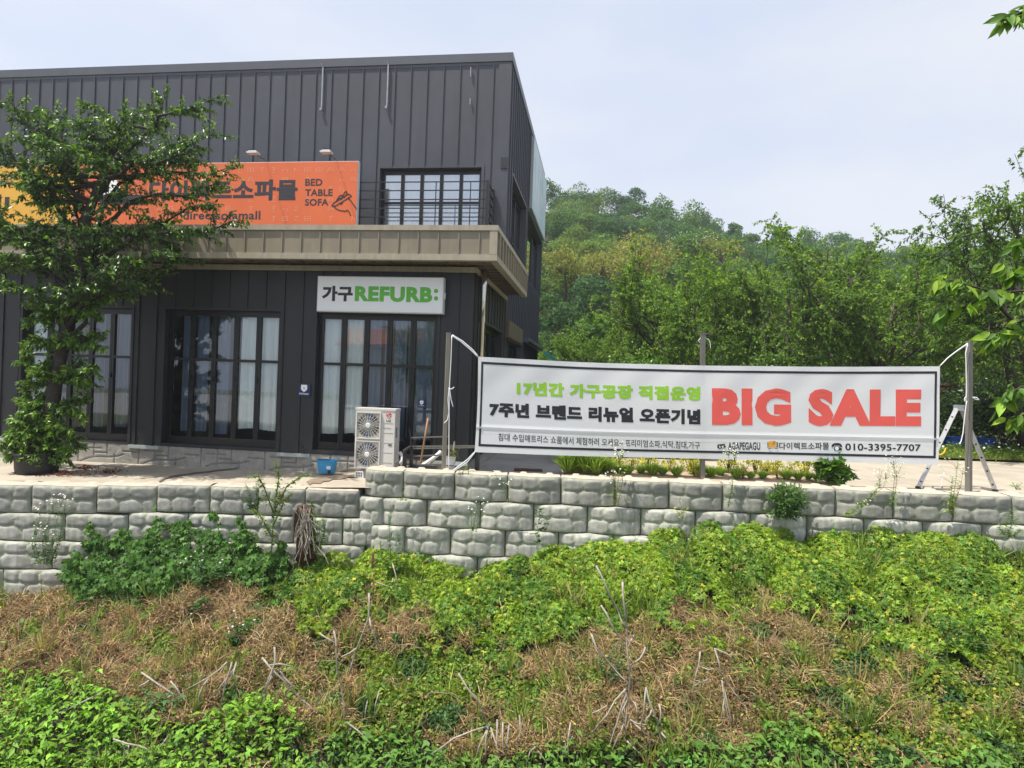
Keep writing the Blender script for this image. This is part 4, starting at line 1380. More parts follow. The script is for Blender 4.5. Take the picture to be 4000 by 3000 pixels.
for kf, (r0, r1) in enumerate(((.055, .50), (.53, .985))):
    z1_, z0_ = az1 - ah * r0, az1 - ah * r1
    x0_, x1_ = ax0 + .03 * aw_, ax0 + .655 * aw_
    cx_, cz_ = (x0_ + x1_) / 2, (z0_ + z1_) / 2
    R = min(x1_ - x0_, z1_ - z0_) / 2 * .93
    g = MB()
    for (p, q) in (((x0_, z0_), (x1_, z0_ + .025)), ((x0_, z1_ - .025), (x1_, z1_)), ((x0_, z0_ + .025), (x0_ + .025, z1_ - .025)), ((x1_ - .025, z0_ + .025), (x1_, z1_ - .025))):
        g.box(p[0], q[0], fyac - .05, fyac - .002, p[1], q[1])
    fan = part('fan_guard', g.b2w(), M['ac'], acu)
    g = MB()
    n = 40
    outer = []
    for j in range(n):
        a = 2 * math.pi * j / n
        c, s = math.cos(a), math.sin(a)
        m_ = max(abs(c) / ((x1_ - x0_) / 2 - .02), abs(s) / ((z1_ - z0_) / 2 - .02))
        outer.append((cx_ + c / m_, fyac - .02, cz_ + s / m_))
    inner = [(cx_ + R * math.cos(2 * math.pi * j / n), fyac - .02, cz_ + R * math.sin(2 * math.pi * j / n)) for j in range(n)]
    g.add(outer + inner, [(j, (j + 1) % n, n + (j + 1) % n, n + j) for j in range(n)])
    part('grille_panel', g.b2w(), M['ac_grille'], fan)
    g = MB(); g.lathe((cx_, fyac - .004, cz_), [(R * 1.02, 0), (R * 1.02, .002)], n=32, axis=(0, -1, 0))
    part('fan_well', g.b2w(), M['ac_dark'], fan)
    for k in range(4):
        g = MB()
        a = k * math.pi / 2 + .3
        for (aa, mi) in ((a, 0),):
            pts = []
            for rr_, off in ((.25, -.10), (.95, -.42), (.98, .30), (.25, .25)):
                pts.append((cx_ + R * rr_ * math.cos(a + off), fyac - .009 - (.004 if off > 0 else 0), cz_ + R * rr_ * math.sin(a + off)))
            g.poly(pts)
        part('fan_blade', g.b2w(), M['ac_fin'], fan)
    g = MB()
    for a in (1.52, 4.66):
        g.poly([(cx_ + R * rr_ * math.cos(a + o), fyac - .015, cz_ + R * rr_ * math.sin(a + o)) for rr_, o in ((.25, -.12), (.97, -.13), (.97, .09), (.25, .25))])
    part('fan_ribbon', g.b2w(), M['blue_fan'], fan)
    g = MB()
    for k in range(22):
        a = 2 * math.pi * k / 22
        e = a - .38
        m_ = max(abs(math.cos(e)) / ((x1_ - x0_) / 2 - .03), abs(math.sin(e)) / ((z1_ - z0_) / 2 - .03))
        rad_o = min(1 / m_, R * 1.16)
        g.bar((cx_ + .18 * R * math.cos(a), fyac - .048, cz_ + .18 * R * math.sin(a)), (cx_ + rad_o * math.cos(e), fyac - .034, cz_ + rad_o * math.sin(e)), .009, .008, up=(0, 1, 0))
    for rr_ in (.45, .72, .95):
        g.tube([(cx_ + R * rr_ * math.cos(2 * math.pi * j / 28), fyac - .03, cz_ + R * rr_ * math.sin(2 * math.pi * j / 28)) for j in range(29)], .003, 4)
    part('guard_wire', g.b2w(), M['ac'], fan)
    g = MB(); g.lathe((cx_, fyac - .04, cz_), [(R * .21, 0), (R * .21, .018), (R * .16, .028)], n=20, axis=(0, -1, 0))
    part('hub', g.b2w(), M['whiteplastic'], fan)
for k in range(5):
    g = MB()
    z = az1 - ah * (.225 + .163 * k)
    g.box(ax0 + .71 * aw_, ax0 + .96 * aw_, fyac - .006, fyac - .001, z - .005, z + .006)
    part('panel_crease', g.b2w(), M['ac_grille'], acu)
g = MB()
g.box(ax0 + .85 * aw_, ax0 + .94 * aw_, fyac - .010, fyac - .001, az1 - ah * .595, az1 - ah * .575)
part('finger_slot', g.b2w(), M['ac_dark'], acu)
g = MB()
lx, lz = ax0 + .84 * aw_, az1 - ah * .095
g.lathe((lx, fyac - .001, lz), [(.066, 0), (.066, .004)], n=24, axis=(0, -1, 0))
part('logo_disc', g.b2w(), M['logo_red'], acu)
g = MB()
g.tube([(lx + .05 * math.cos(a), fyac - .006, lz + .05 * math.sin(a)) for a in np.linspace(.9, 2 * math.pi, 18)], .0035, 4)
g.bar((lx + .05, fyac - .006, lz), (lx + .02, fyac - .006, lz), .007, .003, up=(0, 1, 0))
g.bar((lx - .002, fyac - .006, lz + .025), (lx - .002, fyac - .006, lz - .022), .007, .003, up=(0, 1, 0))
g.bar((lx - .002, fyac - .006, lz - .02), (lx + .018, fyac - .006, lz - .02), .007, .003, up=(0, 1, 0))
g.lathe((lx - .024, fyac - .0055, lz + .022), [(.008, 0), (.008, .002)], n=8, axis=(0, -1, 0))
part('logo_face', g.b2w(), M['white'], acu)
g = MB()
fa = lambda a, bb, c: (a, fyac - .001 - c, bb)
lettering(g, 'LG', fa, lx - .052, lx + .052, az1 - ah * .205, az1 - ah * .165, bold=.03)
lettering(g, 'Smart Inverter', fa, ax0 + .715 * aw_, ax0 + .905 * aw_, az1 - ah * .318, az1 - ah * .303, bold=.01)
part('lettering', g.b2w(), M['ink_soft'], acu)
g = MB(); g.box(ax1 + .001, ax1 + .004, fyac + .07, fyac + .2, az1 - ah * .47, az1 - ah * .3)
part('rating_label', g.b2w(), mat('label_blue_grey', (.25, .36, .5), .5, var=.5, scale=60), acu)
for xx in (ax0 + .03, ax1 - .30):
    g = MB()
    zg = -.385
    q0, q1 = xx, xx + .24
    g.prism([(q0, fyac - .05, zg), (q1, fyac - .05, zg), (q1 - .03, fyac - .05, zg + .16), (q0 + .03, fyac - .05, zg + .16)], (0, .4, 0))
    ft = part('foot', g.b2w(), M['whiteplastic'], acu)
    g = MB()
    for i in range(4):
        for j in range(2):
            g.box(q0 + .05 + .04 * i, q0 + .07 + .04 * i, fyac - .054, fyac - .051, zg + .03 + .06 * j, zg + .075 + .06 * j)
    part('foot_slot', g.b2w(), M['black_plastic'], ft)
g = MB()
pB = lambda x, y, Y: Bp(x, y, 1, Y)
g.tube([pB(1562, 1768, fyac + .2), pB(1572, 1782, fyac + .15), pB(1572, 1800, fyac + .1), pB(1560, 1815, fyac + .1)], .045, 8)
part('insulated_pipe', g.b2w(), M['whiteplastic'], acu, smooth=True)
g = MB()
g.tube([pB(1545, 1812, fyac + .0), pB(1556, 1806, fyac), pB(1562, 1820, fyac), pB(1575, 1826, fyac)], .014, 5)
g.tube([pB(1545, 1818, fyac + .0), pB(1560, 1812, fyac), pB(1556, 1828, fyac)], .014, 5)
part('cable', g.b2w(), M['black_plastic'], acu)

g = MB(); rp_ = [pB(1722, 1764, -.1), pB(1712, 1774, -.15), pB(1690, 1792, -.2), pB(1660, 1812, -.25), pB(1640, 1824, -.3)]
g.tube(rp_, .05, 8)
tag(part('drain_pipe', g.b2w(), M['whiteplastic'], None, smooth=True, origin=B2W(rp_[2])), 'white wrapped pipe slanting against the plinth behind the left pole', 'pipe')
# bucket
bc = Wz(1277, 1846, -.36)
bu = thing('mop_bucket', 'bright blue plastic mop bucket standing by the stone plinth', 'bucket', bc)
def rrect(cx, cy, w, d, z, n=20, p=4):
    return [(cx + w / 2 * math.copysign(abs(math.cos(a)) ** (2 / p), math.cos(a)), cy + d / 2 * math.copysign(abs(math.sin(a)) ** (2 / p), math.sin(a)), z) for a in np.linspace(0, 2 * math.pi, n, endpoint=False)]
def loft(mb, rings, cap0=True, cap1=False):
    n = len(rings[0]); o = []
    V = [p for r in rings for p in r]
    Fc = [(i * n + j, i * n + (j + 1) % n, (i + 1) * n + (j + 1) % n, (i + 1) * n + j) for i in range(len(rings) - 1) for j in range(n)]
    if cap0: Fc.append(tuple(range(n - 1, -1, -1)))
    if cap1: Fc.append(tuple((len(rings) - 1) * n + j for j in range(n)))
    mb.add(V, Fc)
g = MB()
loft(g, [rrect(bc[0], bc[1], .38, .26, bc[2]), rrect(bc[0], bc[1], .45, .31, bc[2] + .27), rrect(bc[0], bc[1], .49, .34, bc[2] + .28), rrect(bc[0], bc[1], .49, .34, bc[2] + .31), rrect(bc[0], bc[1], .44, .29, bc[2] + .31), rrect(bc[0], bc[1], .38, .24, bc[2] + .04)], True, True)
body = part('bucket_body', g, M['bucket'], bu, smooth=False)
g = MB(); g.tube([(bc[0] - .23, bc[1], bc[2] + .30), (bc[0] - .18, bc[1] - .1, bc[2] + .315), (bc[0], bc[1] - .16, bc[2] + .33), (bc[0] + .1, bc[1] - .14, bc[2] + .325)], .012, 6)
part('handle', g, M['black_plastic'], bu)
g = MB(); g.box(bc[0] + .03, bc[0] + .13, bc[1] - .165, bc[1] - .155, bc[2] + .1, bc[2] + .18)
part('sticker', g, M['whiteplastic'], bu)
g = MB(); g.lathe((bc[0] + .1, bc[1] - .14, bc[2] + .04), [(.035, 0), (.035, .05)], n=10, axis=(0, -1, 0))
part('drain_plug', g, M['black_plastic'], bu)

# black metal railing at the terrace edge
fb = thing('metal_railing', 'low black metal railing standing behind the left banner pole', 'railing', W(1620, 1850, 14.6))
FD = 14.62
for xa, ya, yb, w in ((1581, 1765, 1850, .085), (1607, 1745, 1850, .075), (1865, 1760, 1842, .05)):
    g = MB()
    a, b = W(xa, yb, FD), W(xa, ya, FD)
    g.bar(a - np.array([0, 0, .2]), b, w, w)
    part('post', g, M['iron'], fb)
for xa, ya, xb, yb, w in ((1605, 1710, 1756, 1705, .03), (1607, 1744, 2015, 1740, .025), (1612, 1752, 1990, 1745, .03), (1611, 1782, 1740, 1777, .035), (1614, 1817, 1745, 1812, .04)):
    g = MB()
    g.bar(W(xa, ya, FD), W(xb, yb, FD), w, .03)
    part('rail', g, M['pole_grey'], fb)
g = MB()
g.bar(W(1578, 1763, FD - .12), W(1606, 1744, FD), .10, .05)
part('rail', g, M['iron'], fb)
g = MB(); g.tube([W(1599, 1675, FD - .06), W(1605, 1715, FD - .06), W(1611, 1830, FD - .06)], .018, 6)
tag(part('thin_rod', g, M['iron'], None, origin=W(1611, 1830, FD)), 'thin black rod leaning on the low metal railing', 'rod')
g = MB(); g.tube([W(1672, 1634, 14.8), W(1658, 1720, 14.85), W(1642, 1815, 14.9), W(1641, 1830, 14.9)], .022, 8)
tag(part('broom_handle', g, M['wood'], None, smooth=True, origin=W(1641, 1830, 14.9)), 'wooden broom handle leaning behind the low black railing', 'broom')
# white planter with a dry stalk
pc = W(1757, 1840, 14.55)
wp = thing('flower_pot', 'tall white plastic planter behind the left banner pole', 'planter', pc)
g = MB()
loft(g, [rrect(pc[0], pc[1], .17, .17, pc[2] - .05), rrect(pc[0], pc[1], .24, .24, pc[2] + .29), rrect(pc[0], pc[1], .255, .255, pc[2] + .33), rrect(pc[0], pc[1], .22, .22, pc[2] + .33), rrect(pc[0], pc[1], .2, .2, pc[2] + .28)], True, True)
part('pot_body', g, M['whiteplastic'], wp)
g = MB(); g.box(pc[0] - .105, pc[0] + .105, pc[1] - .118, pc[1] - .108, pc[2] + .13, pc[2] + .145)
part('stripe', g, M['ink_soft'], wp)
g = MB(); q = W(1775, 1745, 14.55); g.tube([(pc[0] + .06, pc[1], pc[2] + .3), q + np.array([-.02, 0, -.15]), q + np.array([0, 0, .12])], [.03, .035, .015], 7)
part('stem', g, M['deadwood'], wp)
LV = Leaves()
n = 260
P = np.array([pc[0] + .06, pc[1], pc[2] + .36]) + rng.normal(size=(n, 3)) * np.array([.06, .06, .09])
LV.add(P, rdir(n) + np.array([0, 0, .3]), rdir(n), rng.uniform(.03, .06, n), tints(n, (.16, .17, .05)), T_DIAMOND)
LV.build('foliage', M['leaf_soft'], wp)
# black crate
kc = W(1652, 1845, 14.4)
kr = thing('plastic_crate', 'black slotted plastic crate on the ground behind the wall blocks', 'crate', kc)
g = MB()
loft(g, [rrect(kc[0], kc[1], .58, .36, kc[2] - .05, p=7), rrect(kc[0], kc[1], .66, .42, kc[2] + .13, p=7), rrect(kc[0], kc[1], .62, .38, kc[2] + .13, p=7), rrect(kc[0], kc[1], .56, .34, kc[2] + .0, p=7)], True, True)
part('crate_body', g, M['black_plastic'], kr)
g = MB()
for k in range(6):
    g.box(kc[0] - .27 + .095 * k, kc[0] - .21 + .095 * k, kc[1] - .215, kc[1] - .2, kc[2] + .0, kc[2] + .1)
part('crate_rib', g, M['iron'], kr)

# ================================================================== STEPLADDER
lad = thing('stepladder', 'silver aluminium stepladder standing open behind the right pole', 'ladder', W(3740, 1910, 14.6))
apx = W(3746, 1592, 14.55)
LD = np.array([.585, .81, .0])                  # the rungs run this way
fl_, fr2 = W(3590, 1898, 14.5), W(3886, 1910, 14.5)
for ft_, nm in ((fl_, 'l'), (fr2, 'r')):
    g = MB()
    hole = MB()
    sgn = -1 if nm == 'l' else 1
    for dy in (-.24, .24):
        t0 = apx + np.array([sgn * .045, 0, 0]) + LD * dy * .75
        f0 = ft_ + LD * dy
        g.bar(f0, t0, .085, .035, up=LD)
    st = part('ladder_leg', g, M['alu'], lad)
    g = MB()
    for k in range(6):
        t = .07 + .162 * k
        a = ft_ * (1 - t) + apx * t + np.array([sgn * .045 * t, 0, 0])
        s_ = 1 - .25 * t
        g = MB(); hole = MB()
        g.tube([a - LD * .24 * s_, a + LD * .24 * s_], .018, 6)
        part('rung', g, M['alu'], st)
        c = a - LD * (.24 * s_ + .019)
        hole.lathe(c, [(.021, 0), (.021, .003)], n=10, axis=-LD)
        part('rung_end', hole, M['black_plastic'], st)
    g = MB(); f1 = ft_ - LD * .24; g.box(f1[0] - .05, f1[0] + .05, f1[1] - .03, f1[1] + .03, f1[2] - .05, f1[2] + .02)
    part('rubber_foot', g, M['black_plastic'], st)
g = MB()
for dy in (-.2, .2):
    g.obox(apx + LD * dy + np.array([0, 0, -.005]), np.array([.81, -.585, 0]) * .10, LD * .03, np.array([0, 0, .065]))
part('hinge', g, M['galv'], lad)

# ================================================================== THINGS BEHIND THE BANNER
def barrel(label, px, py0, D, w):
    c = W(px, py0, D)
    b = thing('plastic_drum', label, 'drum', c - np.array([0, 0, .9]), 'blue drums on the grass verge')
    R = w / 2
    g = MB(); g.lathe(c - np.array([0, 0, .9]), [(R * .92, 0), (R, .08), (R * .97, .25), (R * 1.02, .28), (R * .97, .31), (R * .97, .56), (R * 1.02, .60), (R * .97, .63), (R, .86), (R * 1.03, .87), (R * 1.03, .9), (R * .94, .9), (R * .94, .84)], n=28)
    part('drum_body', g, M['barrel'], b, smooth=True)
    g = MB(); g.lathe(c - np.array([0, 0, .06]), [(R * .93, 0), (R * .93, .012)], n=24)
    part('drum_fill', g, M['litter'], b)
barrel('blue plastic drum seen between banner edge and right pole', 3726, 1704, 24.2, .66)
barrel('blue plastic drum just right of the right pole', 3848, 1710, 24.0, .64)
hc = W(3690, 1800, 27)
hut = thing('log_hut', 'small brown log hut with terracotta roof edge among the trees', 'hut', np.array([hc[0] - .6, 28, .3]))
x0h, x1h = W(3560, 1700, 27)[0], W(3752, 1700, 27)[0]
g = MB(); g.box(x0h, x1h, 27, 30, .1, W(3700, 1580, 27)[2])
for k in range(9):
    z = .3 + .28 * k
    g.tube([(x0h - .05, 26.98, z), (x1h + .05, 26.98, z)], .10, 8)
part('wall', g, M['hutwood'], hut)
g = MB(); zr = W(3700, 1566, 27)[2]
g.add([(x0h - .5, 26.2, zr - .05), (x1h + .45, 26.2, zr - .05), (x1h + .45, 28.6, zr + .12), (x0h - .5, 28.6, zr + .12), (x0h - .5, 26.2, zr + .03), (x1h + .45, 26.2, zr + .03), (x1h + .45, 28.6, zr + .20), (x0h - .5, 28.6, zr + .20)], [(3, 2, 1, 0), (4, 5, 6, 7), (0, 1, 5, 4), (1, 2, 6, 5), (2, 3, 7, 6), (3, 0, 4, 7)])
part('roof', g, M['hutroof'], hut)
g = MB(); d0 = W(3684, 1600, 27)
g.box(d0[0] - .35, d0[0] + .1, 26.84, 26.9, .2, d0[2])
part('door', g, M['hutwood'], hut)
g = MB(); g.box(d0[0] + .1, d0[0] + .2, 26.82, 26.9, .2, d0[2] + .08)
part('door_frame', g, M['deadwood'], hut)
g = MB(); g.tube([W(3660, 1774, 21.0), W(3675, 1776, 20.9), W(3688, 1768, 20.9), W(3694, 1752, 21.0), W(3690, 1764, 21.1)], .022, 6)
tag(part('hose', g, M['hose'], None, smooth=True, origin=W(3675, 1776, 20.9)), 'bright yellow hose curling on the grass verge edge', 'hose')
# parked car mostly hidden by the banner
cy = 18.4
cz0 = 0.0
c0 = W(2180, 1800, cy)[0]; c1 = W(2800, 1800, cy)[0]
car = thing('parked_car', 'black car parked behind the banner with only its underside showing', 'car', ((c0 + c1) / 2, cy, 0))
L = c1 - c0
prof = [(0, .32), (.02, .62), (.10, .78), (.24, .86), (.36, 1.28), (.62, 1.34), (.80, 1.0), (.97, .86), (1, .6), (1, .32)]
g = MB(); g.prism([(c0 + L * a, cy, z) for a, z in prof], (0, 1.65, 0))
body = part('car_body', g, M['car'], car)
g = MB(); g.poly([(c0 + L * a, cy - .004, z) for a, z in ((.27, .88), (.37, 1.22), (.60, 1.27), (.74, .95))])
part('side_window', g, M['glass'], body)
for fx_ in (.17, .82):
    g = MB(); g.lathe((c0 + L * fx_, cy + .22, .32), [(.22, 0), (.32, .02), (.32, .2), (.22, .23)], n=24, axis=(0, -1, 0))
    wh = part('wheel', g, M['tyre'], car)
    g = MB(); g.lathe((c0 + L * fx_, cy + .0, .32), [(.19, 0), (.17, .02)], n=16, axis=(0, -1, 0))
    part('rim', g, M['galv'], wh)
g = MB(); a, b = Wz(1960, 1768, -.24), Wz(2205, 1778, -.24)
g.box(a[0], b[0], a[1], a[1] + 2.2, -.262, -.235)
tag(part('floor_mat', g, M['mat_green'], None, origin=(a[0], a[1], -.26)), 'green mat on the driveway glimpsed under the banner', 'mat')
g = MB(); a, b = Wz(2010, 1838, -.25), Wz(2122, 1848, -.25)
g.box(a[0], b[0], a[1], a[1] + .38, -.27, -.232)
mh = part('drain_cover', g, M['rust'], None, origin=(a[0], a[1], -.26))
tag(mh, 'rusty drain cover set in the driveway behind the wall blocks', 'drain cover')

# ================================================================== TREES
def limb_path(a, b, arch, r, n=7):
    a, b = np.asarray(a, float), np.asarray(b, float)
    t = np.linspace(0, 1, n)[:, None]
    L = np.linalg.norm(b - a)
    P = a + (b - a) * t
    P[:, 2] += (arch * L * 4 * t * (1 - t))[:, 0]
    P[1:-1] += r.normal(0, .035 * L, (n - 2, 3))
    return P
def spray(LV, P, r, ntwig, tl, nleaf, size, col, tipcol, t0=.25, droop=.5, tmpl=T_CHERRY, twigs=None, flat=.45):
    """leafy twigs along the limb path P"""
    k = len(P)
    seg = np.linspace(0, k - 1, 60)
    Q = np.stack([np.interp(seg, np.arange(k), P[:, c]) for c in range(3)], -1)
    for i in range(ntwig):
        t = t0 + (1 - t0) * (i + r.random()) / ntwig
        j = min(58, int(t * 59))
        p = Q[j]
        d = Q[min(59, j + 2)] - Q[j - 1 if j else 0]
        d = d / (np.linalg.norm(d) + 1e-9)
        q = r.normal(size=3)
        q[2] *= flat
        dr = d * r.uniform(.3, 1.1) + q * .75
        dr /= np.linalg.norm(dr) + 1e-9
        L = tl * r.uniform(.55, 1.15) * (1.15 - .4 * t)
        s = np.linspace(0.08, 1, nleaf)[:, None]
        pts = p + dr * L * s
        pts[:, 2] -= (.22 * droop * L * s ** 2)[:, 0]
        if twigs is not None:
            twigs.append((p, p + dr * L * .5 - np.array([0, 0, .05 * droop * L]), p + dr * L - np.array([0, 0, .22 * droop * L])))
        A = dr * .55 + r.normal(0, .55, (nleaf, 3))
        A[:, 2] -= droop * r.uniform(.5, 1.4, nleaf)
        N = r.normal(0, .5, (nleaf, 3)) + np.array([0, 0, .9])
        S = size * r.uniform(.65, 1.2, nleaf)
        C = tints(nleaf, col, .28, .10, r)
        m = (s[:, 0] > .75) & (r.random(nleaf) < .55)
        C[m] = tints(int(m.sum()), tipcol, .2, .1, r)
        LV.add(pts + r.normal(0, .015, (nleaf, 3)), A, N, S, C, tmpl)
def build_tree(name, label, cat, base, trunk, radii, limbs, leafp, group=None, bark='bark', seed=1, leafmat='leaf'):
    r = np.random.default_rng(seed)
    ro = thing(name, label, cat, base, group)
    tb = MB()
    tb.tube(trunk, radii, 10)
    LV = Leaves()
    tw = []
    for a, b, rad, kw in limbs:
        P = limb_path(a, b, kw.pop('arch', .08), r)
        tb.tube(P, np.linspace(rad, max(.006, rad * .18), len(P)), 6)
        p = dict(leafp)
        p.update(kw)
        spray(LV, P, r, twigs=tw, **p)
    for q in tw[::1]:
        tb.tube(q, [.008, .006, .003], 3, cap=False)
    part('trunk', tb, M[bark], ro, smooth=True)
    LV.build('crown', M[leafmat], ro)
    return ro
# ---- the tree in the black planter
TD = 14.85
tbase = Wz(144, 1842, -.46)
TD = tbase[1]
tpx = [(140, 1790), (150, 1700), (203, 1600), (217, 1488), (244, 1352), (271, 1216), (325, 1036), (334, 855), (393, 715), (425, 630), (459, 557), (470, 480)]
trunk = [W(x, y, TD) for x, y in tpx]
rad = [.19, .17, .155, .15, .145, .14, .135, .115, .085, .06, .045, .02]
TR = np.array(trunk)
r = np.random.default_rng(11)
limbs = []
tips = [(823, 389), (841, 515), (904, 651), (850, 715), (832, 800), (905, 862), (765, 1005), (740, 975), (600, 1090), (642, 371), (362, 416), (199, 434), (27, 389), (-20, 560), (-200, 700), (-150, 480), (-250, 900), (-100, 1050), (60, 1110), (150, 1150), (0, 1000), (560, 420), (480, 430), (300, 480), (110, 540), (60, 680), (230, 580), (-20, 830), (120, 880), (400, 950), (480, 1010), (500, 740), (250, 740), (180, 1000), (360, 1100), (60, 420), (690, 560), (760, 630), (100, 760), (-120, 780), (620, 980), (430, 520), (380, 620), (150, 640), (330, 560), (20, 930), (260, 880)]
for i, (x, y) in enumerate(tips):
    off = r.uniform(-1.1, 1.3)
    if x < 150: off = r.uniform(-.9, .6)
    tip = W(x, y, TD + off)
    zt_ = tip[2]
    cand = [j for j in range(4, 11) if TR[j][2] < zt_ + .3 and TR[j][2] > zt_ - 3.2] or [5]
    j = cand[r.integers(len(cand))]
    a = TR[j] + (TR[j + 1] - TR[j]) * r.random()
    limbs.append((a, tip, .030 + .016 * np.linalg.norm(tip - a) / 2, dict(arch=.06 if y > 700 else -.02, ntwig=int(11 + 7.0 * np.linalg.norm(tip - a)))))
for x, y in [(140, 1170), (185, 1180), (375, 1230), (120, 1250), (385, 1300), (105, 1340), (370, 1360), (95, 1400), (365, 1440), (110, 1500), (355, 1500), (335, 1560), (120, 1560), (60, 1630), (30, 1680), (15, 1735), (90, 1700), (200, 1740), (275, 1690), (290, 1745), (325, 1735), (50, 1775), (110, 1610), (300, 1620), (170, 1650), (10, 1700), (150, 1780), (230, 1770), (380, 1180), (180, 1420), (300, 1420), (400, 1150), (150, 1330), (330, 1330), (140, 1450), (320, 1480), (90, 1560), (250, 1660), (80, 1650), (110, 1745), (260, 1755), (180, 1700), (230, 1600), (160, 1540), (340, 1620), (60, 1720), (130, 1790), (250, 1790), (190, 1250), (340, 1220)]:
    off = r.uniform(-.35, .15)
    tip = W(x, y, TD + off)
    j = int(np.argmin(np.abs(TR[:, 2] - (tip[2] - .1))))
    limbs.append((TR[j], tip, .012, dict(arch=.05, ntwig=13, tl=.36, t0=.12, col=(.105, .20, .034), size=.125)))
build_tree('potted_tree', 'leafy dark green cherry tree growing in a black round planter', 'tree', tbase, trunk, rad, limbs,
           dict(ntwig=18, tl=.68, nleaf=28, size=.115, col=(.060, .128, .026), tipcol=(.19, .31, .04), droop=.5, flat=.25), seed=12)
g = MB()
pr = .44
g.lathe(tbase + np.array([0, 0, -.02]), [(pr * .93, 0), (pr * .97, .12), (pr, .40), (pr * 1.04, .41), (pr * 1.04, .46), (pr * .96, .46), (pr * .94, .36)], n=32)
pot = thing('tree_planter', 'black round rubber planter holding the leafy tree on the terrace', 'planter', tbase)
part('planter_body', g, M['pot'], pot, smooth=True)
g = MB(); g.lathe(tbase + np.array([0, 0, .34]), [(pr * .94, 0), (pr * .2, .03)], n=24)
part('planter_soil', g, M['soil'], pot)

# ---- background trees: prototypes copied
def proto_tree(name, label, group, base, H, R, seed, size, col, tipcol, ncl=46, ntw=13, nl=20, tl=1.0, tmpl=T_DIAMOND, droop=.5, fork=.22, bark='bark_grey', leafmat='leaf_mid', cat='tree'):
    r = np.random.default_rng(seed)
    base = np.asarray(base, float)
    top = base + np.array([r.normal(0, .3), r.normal(0, .3), H * .62])
    T = [base - np.array([0, 0, .4]), base + np.array([.05, 0, H * .1]), base + np.array([r.normal(0, .12), .0, H * fork]), base * .5 + top * .5 + np.array([r.normal(0, .25), 0, 0]), top]
    r0 = .015 * H
    limbs = []
    mains = []
    for k in range(6):
        a = 2 * math.pi * (k + r.random() * .6) / 6
        tip = base + np.array([math.cos(a) * R * .62, math.sin(a) * R * .62, H * r.uniform(.55, .8)])
        st = T[2] + (T[3] - T[2]) * r.uniform(0, .5)
        mains.append(limb_path(st, tip, .05, r))
    for k in range(ncl):
        u = r.normal(size=3)
        u /= np.linalg.norm(u)
        u *= r.uniform(.55, 1.0)
        tip = base + np.array([u[0] * R, u[1] * R, H * .56 + u[2] * H * .46])
        m = mains[int(np.argmin([np.linalg.norm(q[-2] - tip) for q in mains]))]
        j = r.integers(2, 6)
        st = m[j] if r.random() < .85 else T[3]
        limbs.append((st, tip, .02 * H / 8, dict(arch=.06)))
    ro = thing(name, label, cat, base, group)
    tb = MB()
    tb.tube(T, [r0 * 1.25, r0, r0 * .85, r0 * .5, r0 * .25], 9)
    for q in mains:
        tb.tube(q, np.linspace(r0 * .55, r0 * .2, len(q)), 6)
    LV = Leaves()
    for a, b, rd, kw in limbs:
        P = limb_path(a, b, .06, r)
        tb.tube(P, np.linspace(rd * 1.3, rd * .3, len(P)), 5, cap=False)
        spray(LV, P, r, ntw, tl, nl, size, col, tipcol, t0=.2, droop=droop, tmpl=tmpl)
    part('trunk', tb, M[bark], ro, smooth=True)
    LV.build('crown', M[leafmat], ro)
    return ro
def copy_tree(root, loc, rz, sc, label=None):
    c = root.copy()
    COL.objects.link(c)
    c.location = tuple(float(q) for q in loc)
    c.rotation_euler = (0, 0, rz)
    c.scale = (sc, sc, sc)
    if label:
        c['label'] = label
    for ch in root.children:
        k = ch.copy()
        COL.objects.link(k)
        k.parent = c
    return c
def at(px, D, z=None):
    x = (px - 2000) / F * D
    return np.array([x, D, float(hillz(np.array(x), np.array(D))) if z is None else z])
GR = 'cherry trees along the far side of the parking lot'
GREEN, TIP = (.130, .225, .042), (.28, .39, .055)
t1 = proto_tree('cherry_tree', 'spreading cherry tree with visible forked limbs directly behind the middle pole', GR, at(2640, 31, .35), 9.3, 4.7, 21, .14, GREEN, TIP, ncl=84, ntw=16, nl=28)
t2 = proto_tree('cherry_tree', 'wide drooping cherry tree rising above the words of the banner right half', GR, at(3090, 30, .35), 9.8, 5.0, 22, .14, (.120, .210, .042), (.26, .36, .055), ncl=90, ntw=16, nl=28, droop=.75)
t3 = proto_tree('cherry_tree', 'broad cherry tree left of the right pole behind the banner end', GR, at(3470, 29, .3), 9.5, 4.7, 23, .14, (.122, .215, .042), TIP, ncl=84, ntw=16, nl=28, droop=.65)
copy_tree(t1, at(2300, 37, .2), 2.1, .62, 'low bright cherry tree standing just right of the building corner')
copy_tree(t2, at(2480, 41, .3), 1.1, .62, 'cherry tree behind the turquoise awning and left limbs')
copy_tree(t3, at(2880, 39, .5), 3.0, .98, 'cherry tree filling the gap between the two large crowns')
copy_tree(t1, at(3300, 39, .6), 4.0, 1.05, 'taller cherry tree in the second row behind the banner')
copy_tree(t2, at(3640, 37, .6), 5.2, .98, 'cherry tree behind the right pole in the second row')
copy_tree(t3, at(3960, 33, .5), .8, 1.0, 'cherry tree behind the tall dark tree at the right edge')
copy_tree(t1, at(2170, 43, .2), .5, .52, 'small cherry tree close against the building end wall')
tall = proto_tree('tall_tree', 'tall dark leaved tree with two trunks at the right edge of the lot', None, at(4080, 21, .1), 10.9, 4.5, 31, .16, (.085, .160, .032), (.2, .3, .045), ncl=130, ntw=15, nl=22, tl=.9, tmpl=T_CHERRY, bark='bark')
g = MB()
q = [W(4000, 1752, 23.2), W(3975, 1600, 23), W(3940, 1430, 22.8), W(3905, 1280, 22.6), W(3905, 1000, 22.4)]
g.tube(q, [.17, .155, .13, .10, .05], 9)
part('trunk', g, M['bark'], tall, smooth=True)

